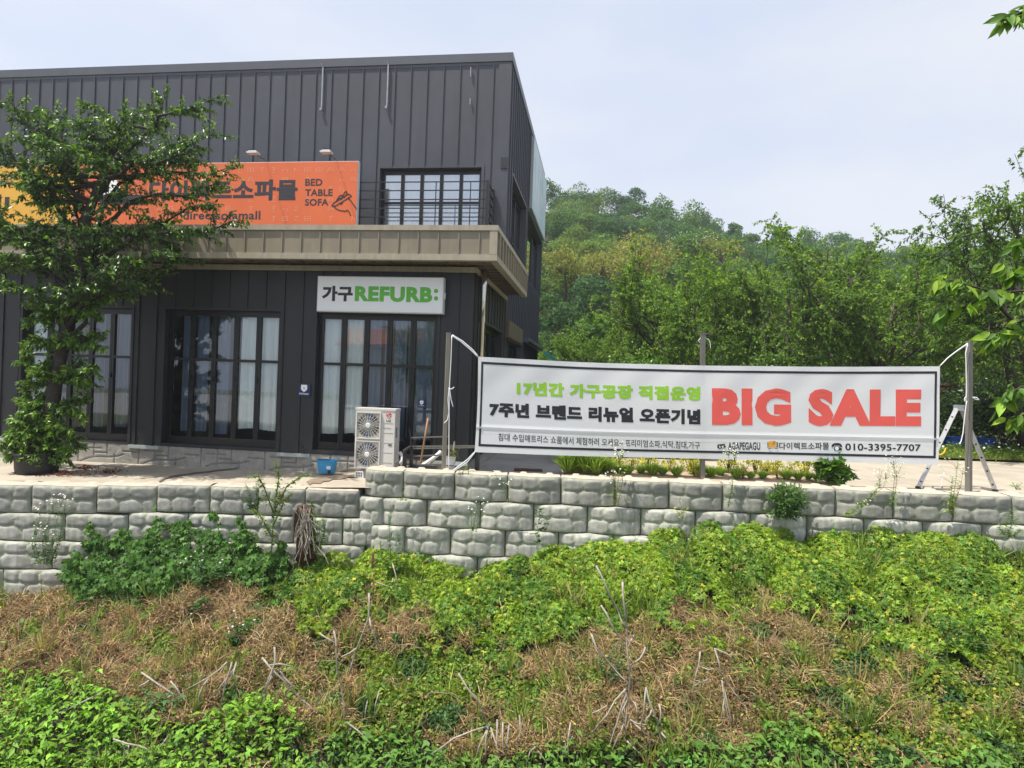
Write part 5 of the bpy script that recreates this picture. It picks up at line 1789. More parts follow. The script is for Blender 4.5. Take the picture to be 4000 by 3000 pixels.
def shrub(name, label, base, R, H, seed, n, size, col, tmpl=T_DIAMOND, group=None, leafm='leaf', cat='shrub', nst=9, mix=None):
    r = np.random.default_rng(seed)
    base = np.asarray(base, float)
    ro = thing(name, label, cat, base, group)
    tb = MB()
    tipz = []
    for k in range(nst):
        a = r.uniform(0, 2 * math.pi)
        e = base + np.array([math.cos(a) * R * r.uniform(.3, .8), math.sin(a) * R * r.uniform(.3, .8), H * r.uniform(.55, .95)])
        tb.tube([base + r.normal(0, .02, 3), base * .4 + e * .6 + r.normal(0, .05 * R, 3), e], [.012 + .01 * R, .008 + .006 * R, .004], 5, cap=False)
        tipz.append(e)
    part('stem', tb, M['bark_grey'], ro)
    LV = Leaves()
    m = max(8, n // 40)
    cc = rdir(m, r) * r.uniform(.3, 1, (m, 1)) * np.array([R, R, H * .5]) + base + np.array([0, 0, H * .52])
    k = r.integers(0, m, n)
    P = cc[k] + r.normal(0, .17 * R, (n, 3))
    P[:, 2] = np.maximum(P[:, 2], base[2] + .02)
    out = unit(P - (base + np.array([0, 0, H * .3])))
    A = out * .6 + r.normal(0, .6, (n, 3))
    A[:, 2] -= .2
    N = r.normal(0, .5, (n, 3)) + np.array([0, -.2, .9])
    C = tints(n, col, .25, .12, r)
    if mix is not None:
        q = r.random(n) < mix[1]
        C[q] = tints(int(q.sum()), mix[0], .2, .1, r)
    LV.add(P, A, N, size * r.uniform(.6, 1.2, n), C, tmpl)
    LV.build('foliage', M[leafm], ro)
    return ro
SG = 'dark shrubs under the trees'
for i, (px, D, R, H, lab, c) in enumerate((
        (3575, 24.8, 1.1, 2.2, 'dark shrub partly covering the log hut beside the banner edge', (.050,.100,.026)),
        (3800, 26.0, 1.3, 2.6, 'dark shrub behind the right pole and blue drums', (.052,.105,.026)),
        (3930, 24.2, 1.5, 2.5, 'dark shrub right of the second blue drum', (.055,.11,.028)),
        (4080, 24.0, 1.6, 3.0, 'dark shrub at the right edge under the tall tree', (.05,.10,.026)),
        (3330, 27.5, 1.7, 3.0, 'dark shrub hidden low behind the banner lettering', (.055,.11,.028)),
        (2950, 28.0, 1.8, 3.2, 'green shrub seen above the banner near the middle pole', (.10, .19, .03)),
        (2560, 28.5, 1.7, 3.4, 'bright shrub above the banner left of the middle pole', (.13, .25, .035)),
        (2330, 30.0, 1.7, 3.0, 'bright shrub just right of the turquoise awning', (.12, .24, .035)),
        (2180, 38.0, 1.8, 3.4, 'dark shrub beside the end of the building', (.08, .15, .03)))):
    shrub('shrub', lab, at(px, D, .25), R, H, 300 + i, 4200, .17, c, group=SG)
# verge grass
def grass(LV, P, h, col, r, spread=.5):
    n = len(P)
    A = r.normal(0, spread, (n, 3)); A[:, 2] = 1
    LV.add(P, A, rdir(n, r), h * r.uniform(.5, 1.2, n), tints(n, col, .25, .12, r), T_BLADE)
LV = Leaves()
n = 26000
X = rng.uniform(9, 24, n); Y = 21.2 + rng.random(n) ** 1.3 * 5
k = X < Y * .9; X, Y = X[k], Y[k]; n = len(X)
P = np.stack([X, Y, .03 + .035 * (Y - 21.3)], -1)
grass(LV, P, .22, (.22, .28, .05), rng, .6)
n2 = 7000
k = rng.integers(0, n, n2)
LV.add(P[k] + np.stack([rng.normal(0, .1, n2), rng.normal(0, .1, n2), rng.uniform(.03, .28, n2)], -1), rdir(n2), rdir(n2) + np.array([0, -.3, .8]), rng.uniform(.06, .13, n2), tints(n2, (.16, .25, .04)), T_DIAMOND)
k = rng.integers(0, n, 160)
LV.add(P[k] + np.stack([rng.normal(0, .1, 160), rng.normal(0, .1, 160), rng.uniform(.3, .55, 160)], -1), rdir(160), np.tile([0, -.6, .8], (160, 1)), rng.uniform(.05, .08, 160), np.tile([.8, .8, .72], (160, 1)), T_ROUND)
kind(LV.build('verge_grass', M['leaf_soft']), 'stuff')

# ---- wooded hillside
def crown_leaves(LV, c, R, H, n, size, col, r, nb=7, hue=.12):
    b = rdir(nb, r) * r.uniform(.35, .75, (nb, 1)) * np.array([R, R, H * .5]) + c
    k = r.integers(0, nb, n)
    d = rdir(n, r)
    d[:, 2] = np.where(r.random(n) < .6, np.abs(d[:, 2]), d[:, 2])
    rad = R * r.uniform(.38, .62, nb)
    P = b[k] + d * (rad[k] * r.uniform(.75, 1.08, n))[:, None] * np.array([1, 1, .9])
    N = d + r.normal(0, .55, (n, 3))
    bt = np.exp(r.normal(0, .14, nb))[k][:, None]
    LV.add(P, rdir(n, r) + np.array([0, 0, -.3]), N, size * r.uniform(.6, 1.25, n), np.clip(tints(n, col, .22, hue, r) * bt, 0, .9), T_DIAMOND)
LV = Leaves()
r = np.random.default_rng(5)
v = 47.0
YEL = []
while v < 128:
    step = 4.3 + v * .008
    x = -.03 * v
    while x < .88 * v:
        xx, yy = x + r.normal(0, .9), v + r.normal(0, 1.0)
        z = float(hillz(np.array(xx), np.array(yy)))
        R = r.uniform(2.0, 3.3); H = r.uniform(3.6, 6.2)
        base = np.array([(.080, .145, .046), (.060, .120, .045), (.105, .175, .046), (.055, .110, .050), (.120, .175, .046)][r.integers(5)])
        if v > 95: base = base * np.array([.85, .90, 1.15])  # farther crowns turned bluer: distance haze put into the leaf colour
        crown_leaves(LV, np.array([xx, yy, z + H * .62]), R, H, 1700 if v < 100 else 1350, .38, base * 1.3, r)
        x += step * r.uniform(.8, 1.15)
    v += step * .93
kind(LV.build('hillside_forest', M['leaf_far']), 'stuff')
def far_tree(name, label, px, py_top, D, R, H, seed, col, n=1500, size=.40, group=None, mix=None):
    r = np.random.default_rng(seed)
    p = at(px, D)
    ztop = W(px, py_top, D)[2]
    base = np.array([p[0], D, min(p[2], ztop - H)])
    ro = thing(name, label, 'tree', base, group)
    tb = MB()
    cz = ztop - H * .45
    tb.tube([base, base + np.array([.2, 0, (cz - base[2]) * .6]), np.array([p[0], D, cz])], [.2, .15, .08], 6)
    for k in range(6):
        a = r.uniform(0, 6.28)
        tb.tube([np.array([p[0], D, cz - H * .25]), np.array([p[0] + math.cos(a) * R * .5, D + math.sin(a) * R * .5, cz + r.uniform(-.1, .35) * H])], [.08, .03], 5)
    part('trunk', tb, M['bark_grey'], ro)
    LV = Leaves()
    crown_leaves(LV, np.array([p[0], D, cz]), R, H, n, size, col, r, nb=9, hue=.15)
    if mix is not None:
        crown_leaves(LV, np.array([p[0], D, cz + .2]), R * 1.02, H, mix[1], size * .7, mix[0], r, nb=9)
    LV.build('crown', M['leaf_far'], ro)
    return ro
YC = (.36, .29, .11)
YG = 'yellowing trees on the hillside'
far_tree('yellow_tree', 'largest yellow ochre tree at the centre of the wooded hillside', 2480, 945, 66, 4.0, 4.6, 41, (.27, .26, .07), 1500, .34, YG, (YC, 600))
far_tree('yellow_tree', 'yellowing tree left of the large ochre tree on the hillside', 2330, 1000, 64, 3.0, 3.4, 42, (.25, .26, .07), 1200, .34, YG, (YC, 350))
far_tree('yellow_tree', 'yellowing tree close to the upper edge of the building sign wall', 2190, 985, 66, 2.8, 3.4, 43, (.24, .25, .07), 1200, .34, YG, (YC, 300))
far_tree('yellow_tree', 'faint yellow tree right of the large ochre tree on the hillside', 2800, 945, 68, 2.6, 3.0, 44, (.24, .26, .07), 800, .32, YG, (YC, 250))
far_tree('blossom_tree', 'hillside tree dotted with white blossom above the ochre tree', 2700, 902, 70, 3.0, 4.0, 45, (.10, .18, .045), 1300, .36, None, ((.62, .66, .5), 330))
far_tree('ridge_tree', 'thin lone tree sticking out above the hill ridge', 2566, 762, 112, 2.2, 5.5, 46, (.10, .19, .07), 420, .42, None)
far_tree('ridge_tree', 'airy pale tree on the hill ridge right of the lone thin tree', 2690, 800, 110, 3.2, 3.6, 47, (.12, .2, .075), 500, .42, None)

# ---- trees and a house on the camera's own side of the valley, mirrored in the panes
BG = 'trees across the road mirrored in the shop windows'
for k, (x, y, s, a) in enumerate(((-16, -17, .95, 1), (-9.5, -22, 1.0, 2), (3.5, -18, .8, 4), (10, -20, 1.0, 5))):
    copy_tree((t1, t2, t3)[k % 3], (x, y, -1.0), a, s, ['tree across the road mirrored in the leftmost shop window', 'tree across the road mirrored in the middle shop window', 'tree across the road behind the viewer', 'tall tree across the road on the right behind the viewer'][k])['group'] = BG
hs = thing('pale_house', 'pale house across the road mirrored in the shop windows', 'house', (-22, -34, -1))
g = MB(); g.box(-34, -13, -40, -34, -1, 5.6)
part('wall', g, M['pale_house'], hs)
g = MB(); g.prism([(-35, -33.3, 5.61), (-12, -33.3, 5.61), (-12, -37, 7.6), (-35, -37, 7.6)], (0, 0, .15))
part('roof', g, M['hutroof'], hs)
g = MB(); g.quad((-80, -60, -1.6), (80, -60, -1.6), (80, -7, -1.3), (-80, -7, -1.3))
kind(part('road', g, M['drive']), 'structure')

# ================================================================== THE OVERGROWN SLOPE
r = np.random.default_rng(77)
def clumps(X, Y, cell, seed, rmin=.45, rmax=.95):
    gx, gy = X / cell, Y / cell
    ix, iy = np.floor(gx), np.floor(gy)
    best = np.zeros_like(X); bid = np.zeros_like(X)
    for dx in (-1, 0, 1):
        for dy in (-1, 0, 1):
            cx, cy = ix + dx, iy + dy
            px_, py_ = cx + hash2(cx, cy, seed), cy + hash2(cx, cy, seed + 3)
            rr = rmin + (rmax - rmin) * hash2(cx, cy, seed + 5)
            d2 = ((gx - px_) ** 2 + (gy - py_) ** 2) / rr ** 2
            h = (.45 + .55 * hash2(cx, cy, seed + 7)) * np.sqrt(np.clip(1 - d2, 0, 1))
            m = h > best
            best = np.where(m, h, best); bid = np.where(m, hash2(cx, cy, seed + 9), bid)
    return best, bid
def canopy(X, Y, cell, amp, seed):
    e = .02
    h, i = clumps(X, Y, cell, seed)
    hx, _ = clumps(X + e, Y, cell, seed); hy, _ = clumps(X, Y + e, cell, seed)
    g = np.stack([-(hx - h) / e * amp, -(hy - h) / e * amp - .35, np.ones_like(X)], -1)
    return h * amp, unit(np.clip(g, -3, 3)), i, h
def sm(x, a, b):
    t = np.clip((x - a) / (b - a), 0, 1)
    return t * t * (3 - 2 * t)
def gauss(px, py, cx, cy, rx, ry):
    return np.exp(-((px - cx) / rx) ** 2 - ((py - cy) / ry) ** 2)
def zones(X, Y):
    Z = surf(X, Y)
    px, py = project(np.stack([X, Y, Z], -1))
    n1 = fbm(X * .9, Y * 1.3, 31) - .5
    n2 = fbm(X * 2.6, Y * 3.2, 37) - .5
    qy = py + 300 * n1 + 240 * n2
    qx = px + 300 * (fbm(X * .8, Y * .8, 41) - .5)
    lim = np.interp(qx, [-600, 0, 700, 1000, 1150, 1500, 1900, 2200, 2450, 2700, 2900, 3200, 3500, 4000, 4600], [2050, 2160, 2330, 2300, 2380, 2420, 2500, 2530, 2450, 2440, 2350, 2380, 2520, 2660, 2700])
    vine = 1 - sm(qy, lim - 90, lim + 110)
    limb = np.interp(px, [-800, 0, 450, 480, 700, 850, 1000, 1150, 1200, 1300, 1650, 1750, 2000, 2900, 3000, 3150, 3250, 3700, 3800, 4800], [2600, 2660, 2740, 2830, 2880, 2850, 2790, 2860, 2990, 2930, 2900, 3030, 2990, 2970, 2890, 2890, 3040, 3040, 2990, 2960])
    big = sm(py + 60 * n2, limb - 30, limb + 40)
    left = np.clip(1 - sm(qx, 2300, 3300), 0, 1)
    dry = .26 + .80 * gauss(qx, qy, 350, 2500, 650, 300) + .6 * gauss(qx, qy, 2850, 2600, 620, 300) + .5 * gauss(qx, qy, 2950, 2380, 330, 120) + .25 * gauss(qx, qy, 1250, 2500, 350, 160) + .9 * n1 + .8 * n2
    dry = dry - .45 * gauss(qx, qy, 3700, 2600, 560, 400) + .12 * left - .25 * gauss(qx, qy, 1600, 2650, 500, 260)
    return Z, px, py, np.clip(vine, 0, 1), np.clip(big, 0, 1), np.clip(dry, 0.14, .66)
def cand(n, y0=7.0, y1=13.42):
    Y = y0 + (y1 - y0) * r.random(n)
    X = (r.random(n) * 2 - 1) * 12.6
    k = np.abs(X) < Y * .84 + .6
    # kept clear: the bare stone foot of the left wall
    return X[k], Y[k]
def wallcap(X, Y):
    return Y < np.where(X > -3.0, yright(X, 2.6) - .05, np.interp(X, [-12, -8.6, -7.2, -5, -3], [13.05, 13.1, 13.22, 13.32, 13.42]) - .12)
UPN = np.array([0, -.35, .9])
VINE, VINE2, YELG = (.235, .355, .040), (.130, .245, .036), (.40, .42, .06)
lv_v, lv_r, lv_b, lv_w = Leaves(), Leaves(), Leaves(), Leaves()
# vines
X, Y = cand(200000)
Z, px, py, vine, big, dry = zones(X, Y)
ch, cn, ci, c0h = canopy(X, Y, .62, .42, 201)
u = .45 * ci + .55 * r.random(len(X))
k = (u < vine * (1 - big)) & wallcap(X, Y) & (r.random(len(X)) < .25 + .75 * (c0h > .05))
X_, Y_, Z_, q, qx = X[k], Y[k], Z[k], u[k], px[k]
n = len(X_)
lump = fbm(X_ * 2.2, Y_ * 2.6, 51)
h = ch[k] * (1 - .22 * r.random(n)) + .03 + .05 * r.random(n)
col = tints(n, VINE, .26, .13, r)
m = (ci[k] * 7 % 1.0 + r.normal(0, .1, n)) > .68
col[m] = tints(int(m.sum()), VINE2, .22, .1, r)
m = r.random(n) < .13 * np.interp(qx, [1000, 2500], [1.5, .8])
col[m] = tints(int(m.sum()), YELG, .2, .1, r)
m = qx < 1150
col[m] = tints(int(m.sum()), (.085, .175, .026), .25, .1, r)
P = np.stack([X_, Y_, Z_ + h + .02], -1)
A = r.normal(0, 1, (n, 3)); A[:, 2] -= .5; A[:, 1] -= .35
lv_v.add(P, A, r.normal(0, .34, (n, 3)) + cn[k], r.uniform(.05, .095, n), col, T_PALM)
# twining strands that poke out
kind(lv_v.build('vine_ground_cover', M['leaf_soft']), 'stuff')
# round leaved creeper, mixed with bits of dry plants
X, Y = cand(420000)
Z, px, py, vine, big, dry = zones(X, Y)
ch, cn, ci, c0h = canopy(X, Y, .31, .26, 301)
u = .45 * ci + .55 * r.random(len(X)); w = .6 * (ci * 13 % 1.0) + .4 * r.random(len(X))
k = (u > vine * .92) & (w > dry) & (u > big * .8) & wallcap(X, Y)
n = int(k.sum()); X_, Y_, Z_ = X[k], Y[k], Z[k]
h = ch[k] * (1 - .3 * r.random(n)) + .05 * r.random(n)
col = tints(n, (.15, .25, .034), .3, .12, r)
m = r.random(n) < np.interp(px[k], [0, 2800, 3300], [.14, .18, .32]); col[m] = tints(int(m.sum()), (.36, .36, .055), .2, .1, r)
m = (ci[k] * 5 % 1.0) < .24; col[m] = tints(int(m.sum()), (.075, .15, .045), .2, .1, r)
P = np.stack([X_, Y_, Z_ + h], -1)
half = r.random(n) < .60
for msk, tm, s0, s1 in ((half, T_ROUND, .034, .072), (~half, T_DIAMOND, .035, .09)):
    q = int(msk.sum())
    lv_r.add(P[msk], rdir(q, r), r.normal(0, .4, (q, 3)) + cn[k][msk], r.uniform(s0, s1, q), col[msk], tm)
kind(lv_r.build('round_leaf_creeper', M['leaf_soft']), 'stuff')
# dry brown brush: curled bits and thin stems
X, Y = cand(780000)
Z, px, py, vine, big, dry = zones(X, Y)
ch, cn, ci, c0h = canopy(X, Y, .46, .34, 401)
ci2 = clumps(X, Y, .31, 301)[1]
u = .45 * ci + .55 * r.random(len(X)); w = .6 * (ci2 * 13 % 1.0) + .4 * r.random(len(X))
k = (u > vine * .96) & (w < dry * 1.08) & (u > big * .9) & wallcap(X, Y)
n = int(k.sum()); X_, Y_, Z_ = X[k], Y[k], Z[k]
cl = fbm(X_ * 2.4, Y_ * 2.8, 71)
h = ch[k] * (1 - .35 * r.random(n) ** 1.5) + .04 * r.random(n)
tone = fbm(X_ * 1.1, Y_ * 1.4, 73)[:, None]
c0, c1, c2 = np.array([.225, .130, .070]), np.array([.32, .230, .120]), np.array([.25, .25, .07])
col = (c0 * (1 - tone) + c1 * tone) * np.exp(r.normal(0, .33, (n, 1)))
m = r.random(n) < np.interp(px[k], [0, 800, 2200, 4000], [.10, .20, .32, .45]); col[m] = c2 * np.exp(r.normal(0, .3, (int(m.sum()), 1)))
P = np.stack([X_, Y_, Z_ + h], -1)
lv_b.add(P, rdir(n, r), r.normal(0, .6, (n, 3)) + cn[k], r.uniform(.018, .062, n), col, T_DIAMOND)
s = r.random(n) < .14
Xs, Ys, Zs = X_[s], Y_[s], Z_[s]
q = len(Xs)
A = r.normal(0, 1, (q, 3)); A[:, 2] = np.abs(A[:, 2]) * .5 + .05
L = r.uniform(.12, .42, q)
th = r.uniform(.002, .0045, q)
A = unit(A); Bv = unit(np.cross(A, np.array([0, -1.0, .3])))
p0 = np.stack([Xs, Ys, Zs + h[s] * (.6 + .45 * r.random(q)) + .01], -1)
p1 = p0 + A * L[:, None] * .5 + np.array([0, 0, .04])
p2 = p0 + A * L[:, None] + r.normal(0, .05, (q, 3))
T = th[:, None]
V = np.stack([p0 - Bv * T, p0 + Bv * T, p1 - Bv * T, p1 + Bv * T, p2], 1).reshape(-1, 3)
tri = np.array([(0, 2, 1), (1, 2, 3), (2, 4, 3)])
lv_b.V.append(V); lv_b.T.append((tri[None] + (lv_b.n + np.arange(q) * 5)[:, None, None]).reshape(-1, 3))
lv_b.C.append(np.repeat(tints(q, (.38, .26, .14), .4, .1, r), 5, axis=0)); lv_b.n += 5 * q
kind(lv_b.build('dry_brush', M['dry']), 'stuff')
# broad leaved weeds along the bottom edge
X, Y = cand(15000, 6.6, 10.8)
Z, px, py, vine, big, dry = zones(X, Y)
k = (r.random(len(X)) < big)
X_, Y_, Z_, pxk = X[k], Y[k], Z[k], px[k]
for rep, (hh, dens) in enumerate(((1.0, 1), (.72, 1), (.45, 1))):
    n = len(X_)
    hgt = (.20 + .42 * fbm(X_ * 1.6, Y_ * 1.6, 81)) * hh
    P = np.stack([X_ + r.normal(0, .07, n), Y_ + r.normal(0, .07, n), Z_ + hgt * r.uniform(.7, 1.05, n)], -1)
    A = r.normal(0, 1, (n, 3)); A[:, 2] = -.28 + r.normal(0, .18, n)
    N = r.normal(0, .28, (n, 3)) + np.array([0, -.25, 1])
    c = tints(n, (.195, .37, .038), .24, .09, r)
    m = pxk > 1180; c[m] = tints(int(m.sum()), (.13, .27, .045), .2, .08, r)
    lv_w.add(P, A, N, r.uniform(.07, .145, n), c, T_TRI if rep == 1 else T_CHERRY)
n = len(X_)
P = np.stack([X_, Y_, Z_], -1)
lv_w.add(P, np.stack([r.normal(0, .12, n), r.normal(0, .12, n), np.ones(n)], -1), rdir(n, r), np.full(n, .38), tints(n, (.10, .16, .05), .2, .1, r), T_BLADE)
kind(lv_w.build('leafy_weeds', M['leaf_soft']), 'stuff')
# tufts of grass running through the vines
LV = Leaves()
X, Y = cand(5000, 10, 13.3)
Z, px, py, vine, big, dry = zones(X, Y)
k = ((fbm(X * .9, Y * .9, 91) > .58) & (vine > .4) | (px > 3500) & (py < 2350) & (fbm(X, Y, 92) > .45)) & wallcap(X, Y)
grass(LV, np.stack([X[k], Y[k], Z[k]], -1).repeat(4, 0) + r.normal(0, .05, (int(k.sum()) * 4, 3)) * np.array([1, 1, .2]), .42, (.13, .20, .03), r, .5)
kind(LV.build('tall_grass', M['leaf_soft']), 'stuff')

# scattered weeds, long grass and arching dry stems over the whole slope
LV = Leaves()
X, Y = cand(900, 7.4, 12.9)
k = wallcap(X, Y); X, Y = X[k], Y[k]
Z, px, py, vine, big, dry = zones(X, Y)
for i in range(len(X)):
    kind_ = r.random()
    c = np.array([X[i], Y[i], Z[i] + .04])
    if kind_ < .45:                                # grass clump
        m = int(r.integers(10, 26))
        A = np.stack([r.normal(0, .45, m), r.normal(0, .45, m), np.ones(m)], -1)
        LV.add(np.tile(c, (m, 1)) + r.normal(0, .04, (m, 3)), A, rdir(m, r), r.uniform(.3, .62, m), tints(m, (.19, .27, .05) if r.random() < .7 else (.36, .30, .13), .25, .1, r), T_BLADE)
    elif kind_ < .8:                               # upright leafy stem
        m = int(r.integers(10, 22)); hh = r.uniform(.25, .6)
        t = np.linspace(.15, 1, m); az = np.arange(m) * 2.4
        P = np.tile(c, (m, 1)) + np.stack([.12 * t * r.normal(), .08 * t * r.normal(), t * hh], -1)
        A = np.stack([np.cos(az), np.sin(az), np.full(m, .25)], -1)
        LV.add(P, A, np.stack([r.normal(0, .3, m), r.normal(0, .3, m), np.ones(m)], -1), r.uniform(.06, .12, m) * (1.2 - .6 * t), tints(m, [(.10, .20, .04), (.07, .15, .045), (.16, .26, .05)][r.integers(3)], .2, .1, r), T_CHERRY)
        LV.add(c[None], np.array([[.05, 0, 1.0]]), rdir(1, r), np.array([hh]), np.array([[.14, .18, .06]]), T_BLADE)
    else:                                          # low rosette of broad leaves
        m = int(r.integers(7, 14)); az = r.uniform(0, 6.28, m)
        A = np.stack([np.cos(az), np.sin(az), r.uniform(.1, .9, m)], -1)
        LV.add(np.tile(c + np.array([0, 0, .1]), (m, 1)), A, np.stack([-np.cos(az) * .5, -np.sin(az) * .5, np.ones(m)], -1), r.uniform(.10, .19, m), tints(m, (.10, .21, .045), .2, .1, r), T_CHERRY)
kind(LV.build('scattered_weeds', M['leaf_soft']), 'stuff')
X, Y = cand(1500, 7.4, 12.6)
k = wallcap(X, Y); X, Y = X[k], Y[k]
Z, px, py, vine, big, dry = zones(X, Y)
k = (r.random(len(X)) < dry * 1.1) & (r.random(len(X)) > vine) & (r.random(len(X)) > big)
mb = MB()
for x, y, z in zip(X[k], Y[k], Z[k]):
    a = r.uniform(0, 6.28); L_ = r.uniform(.3, .95); hh = r.uniform(.12, .42)
    p0 = np.array([x, y, z]); d = np.array([math.cos(a), math.sin(a) * .6, 0])
    mb.tube([p0, p0 + d * L_ * .3 + np.array([0, 0, hh]), p0 + d * L_ * .7 + np.array([0, 0, hh * 1.05]), p0 + d * L_ + np.array([0, 0, hh * .45])], [.0055, .0045, .0035, .002], 3, cap=False)
kind(part('arching_dry_stems', mb, mat('dry_stem', (.42, .31, .19), .85, var=.5, scale=3)), 'stuff')

# ---- ivy on the left wall
LV = Leaves()
n = 17000
px_ = r.uniform(225, 1120, n); py_ = r.uniform(1970, 2420, n)
top = np.interp(px_, [225, 260, 300, 340, 420, 480, 540, 575, 600, 640, 680, 705, 725, 750, 790, 850, 905, 950, 990, 1060, 1120], [2260, 2130, 2070, 2035, 2040, 2055, 2030, 1998, 1990, 2040, 2040, 1995, 1985, 2040, 2025, 2005, 2010, 2030, 2060, 2090, 2120])
bot = np.interp(px_, [225, 280, 420, 620, 800, 1120], [2290, 2330, 2360, 2340, 2290, 2230])
ed = 75 * (fbm(px_ / 55, py_ / 55, 3) - .5)
k = (py_ > top + 10 + ed) & (py_ < bot + ed * 3) & (fbm(px_ / 38, py_ / 38, 8) > .33 + .22 * (py_ < top + 70))
px_, py_ = px_[k], py_[k]; n = len(px_)
D = 13.17 - (.12 + .42 * fbm(px_ / 60, py_ / 60, 5)) * r.random(n) ** .7 * np.clip((py_ - 1990) / 160, .25, 1.3) - np.clip((py_ - 2150) / 2516 * 13, 0, 1.5) * .55
a_, b_ = (px_ - 2000) / F, -(py_ - 1500) / F
P = CAMP + np.stack([a_ * cr - b_ * sr, np.ones(n), a_ * sr + b_ * cr], -1) * D[:, None]
A = r.normal(0, .5, (n, 3)); A[:, 2] -= .9; A[:, 1] -= .3
LV.add(P, A, r.normal(0, .35, (n, 3)) + np.array([0, -.8, .55]), r.uniform(.06, .11, n), tints(n, (.085, .185, .035), .3, .1, r), T_PALM)
iv = LV.build('climbing_ivy', M['leaf_soft'], None, origin=W(600, 2250, 13.0))
tag(iv, 'dark green ivy mass climbing the left retaining wall', 'ivy')

# ---- bare dead stalks, each cluster a thing
def ground_D(px, py):
    for D in np.linspace(7, 13.4, 160):
        p = W(px, py, D)
        if p[2] <= float(surf(p[0], p[1])) + .02:
            return D
    return 13.2
def stalks(name, label, lines, base, rad=.011, group=None, m='deadwood', lift=.12, taper=True):
    D = ground_D(*base) - .05
    o = thing(name, label, 'dead stalks', W(*base, D), group)
    for pts in lines:
        mb = MB()
        P = [W(x, y, D - lift * (i % 2)) for i, (x, y) in enumerate(pts)]
        Q = []
        for i in range(len(P) - 1):
            for t in (0, .5):
                Q.append(P[i] * (1 - t) + P[i + 1] * t + (r.normal(0, .016, 3) if t else 0))
        Q.append(P[-1])
        mb.tube(Q, np.linspace(rad, rad * .6, len(Q)), 5)
        part('stem', mb, M[m], o, smooth=True)
    return o
SG2 = 'bleached dead stalks on the slope'
def zz(i, pts):
    ox = {1: 0, 2: 1000, 3: 2000, 4: 3000}[i]
    return [(ox + x / 2.074, 2200 + y / 2.074) for x, y in pts]
stalks('dead_stalk', 'long pale stalk lying diagonally left of the middle of the slope', [zz(2, [(50, 765), (190, 920), (330, 1070), (530, 1260)]), zz(2, [(150, 680), (120, 900), (20, 1180)]), zz(2, [(90, 830), (300, 838)]), zz(2, [(140, 880), (70, 1150)]), zz(2, [(180, 860), (310, 1010)])], (1130, 2810), .016, SG2)
stalks('dead_stalk', 'single upright grey stalk with a forked tip on the middle slope', [zz(2, [(630, 545), (650, 720), (690, 1000), (710, 1330)]), zz(2, [(515, 570), (640, 645)])], (1342, 2840), .015, SG2)
stalks('dead_stalk', 'pale bent stalk forming an upside down V on the slope', [zz(2, [(915, 240), (915, 430), (815, 690), (740, 940)]), zz(2, [(915, 430), (960, 590), (1000, 720)]), zz(2, [(815, 690), (690, 760)])], (1370, 2660), .016, SG2)
stalks('dead_stalk', 'thin grey stalk leaning below the wall beside the rusty stake', [zz(2, [(1105, 0), (1150, 180), (1200, 300)]), zz(2, [(975, 155), (1150, 205)]), zz(2, [(1110, 120), (1050, 360)]), zz(2, [(1190, 285), (1020, 330)])], (1580, 2350), .013, SG2)
stalks('dead_stalk', 'two short cut stalks standing low on the middle slope', [zz(2, [(905, 1110), (880, 1260)]), zz(2, [(1000, 1030), (955, 1260)])], (1440, 2800), .012, SG2)
stalks('dead_stalk', 'pale stalks crossing just above the bottom leaves left of centre', [zz(2, [(730, 1285), (900, 1425)]), zz(2, [(770, 1330), (690, 1480), (620, 1570)]), zz(2, [(880, 1420), (790, 1560)])], (1390, 2890), .014, SG2)
stalks('dead_stalk', 'bundle of upright cut stalks at the bottom centre of the slope', [zz(2, [(1880, 1320), (1600, 1420), (1430, 1540), (1370, 1660)]), zz(2, [(1890, 1300), (1860, 1480), (1850, 1640)]), zz(2, [(1955, 1265), (1960, 1640)]), zz(2, [(2000, 1290), (2000, 1450), (2010, 1650)]), zz(2, [(2050, 1310), (2030, 1640)]), zz(2, [(1640, 890), (1790, 1110), (1865, 1310)]), zz(2, [(1890, 1310), (1760, 1640)]), zz(2, [(1900, 1330), (1990, 1640)])], (1920, 2960), .014, SG2)
sap = stalks('dead_sapling', 'tall branching dead sapling right of the bottom centre', [zz(3, [(680, 20), (760, 190), (860, 390), (930, 530)]), zz(3, [(895, 150), (915, 390), (930, 530), (945, 800), (940, 1100), (920, 1300), (900, 1500)]), zz(3, [(640, 570), (680, 680), (830, 860), (940, 970)]), zz(3, [(1080, 680), (1040, 770), (945, 840)]), zz(3, [(995, 580), (940, 680)]), zz(3, [(720, 340), (800, 490), (935, 650)])], (2434, 2923), .016)
sap['category'] = 'dead sapling'
stalks('dead_stalk', 'fan of broken stalks fallen round the foot of the dead sapling', [zz(3, [(930, 1010), (770, 1230), (640, 1390)]), zz(3, [(925, 1050), (850, 1300), (760, 1560)]), zz(3, [(930, 1110), (830, 1350), (770, 1610)]), zz(3, [(910, 1250), (860, 1400), (800, 1600)]), zz(3, [(770, 1155), (650, 1215)]), zz(3, [(940, 1260), (1090, 1310)]), zz(3, [(960, 1280), (1190, 1480)]), zz(3, [(1130, 1190), (1090, 1260), (1095, 1380)]), zz(3, [(960, 1470), (900, 1560), (840, 1659)]), zz(3, [(970, 1105), (1010, 1170), (1030, 1290)])], (2420, 2930), .014, SG2)
stalks('dead_stalk', 'bleached stalks bent into a tall A shape right of the sapling', [zz(3, [(1085, 1005), (1140, 1190), (1190, 1370), (1250, 1620)]), zz(3, [(1085, 1005), (1070, 1200), (1050, 1400)]), zz(3, [(1200, 1370), (1365, 1515)]), zz(3, [(930, 1440), (1060, 1560)]), zz(3, [(1192, 1140), (1200, 1300)]), zz(3, [(1265, 1420), (1258, 1610)])], (2560, 2960), .014, SG2)
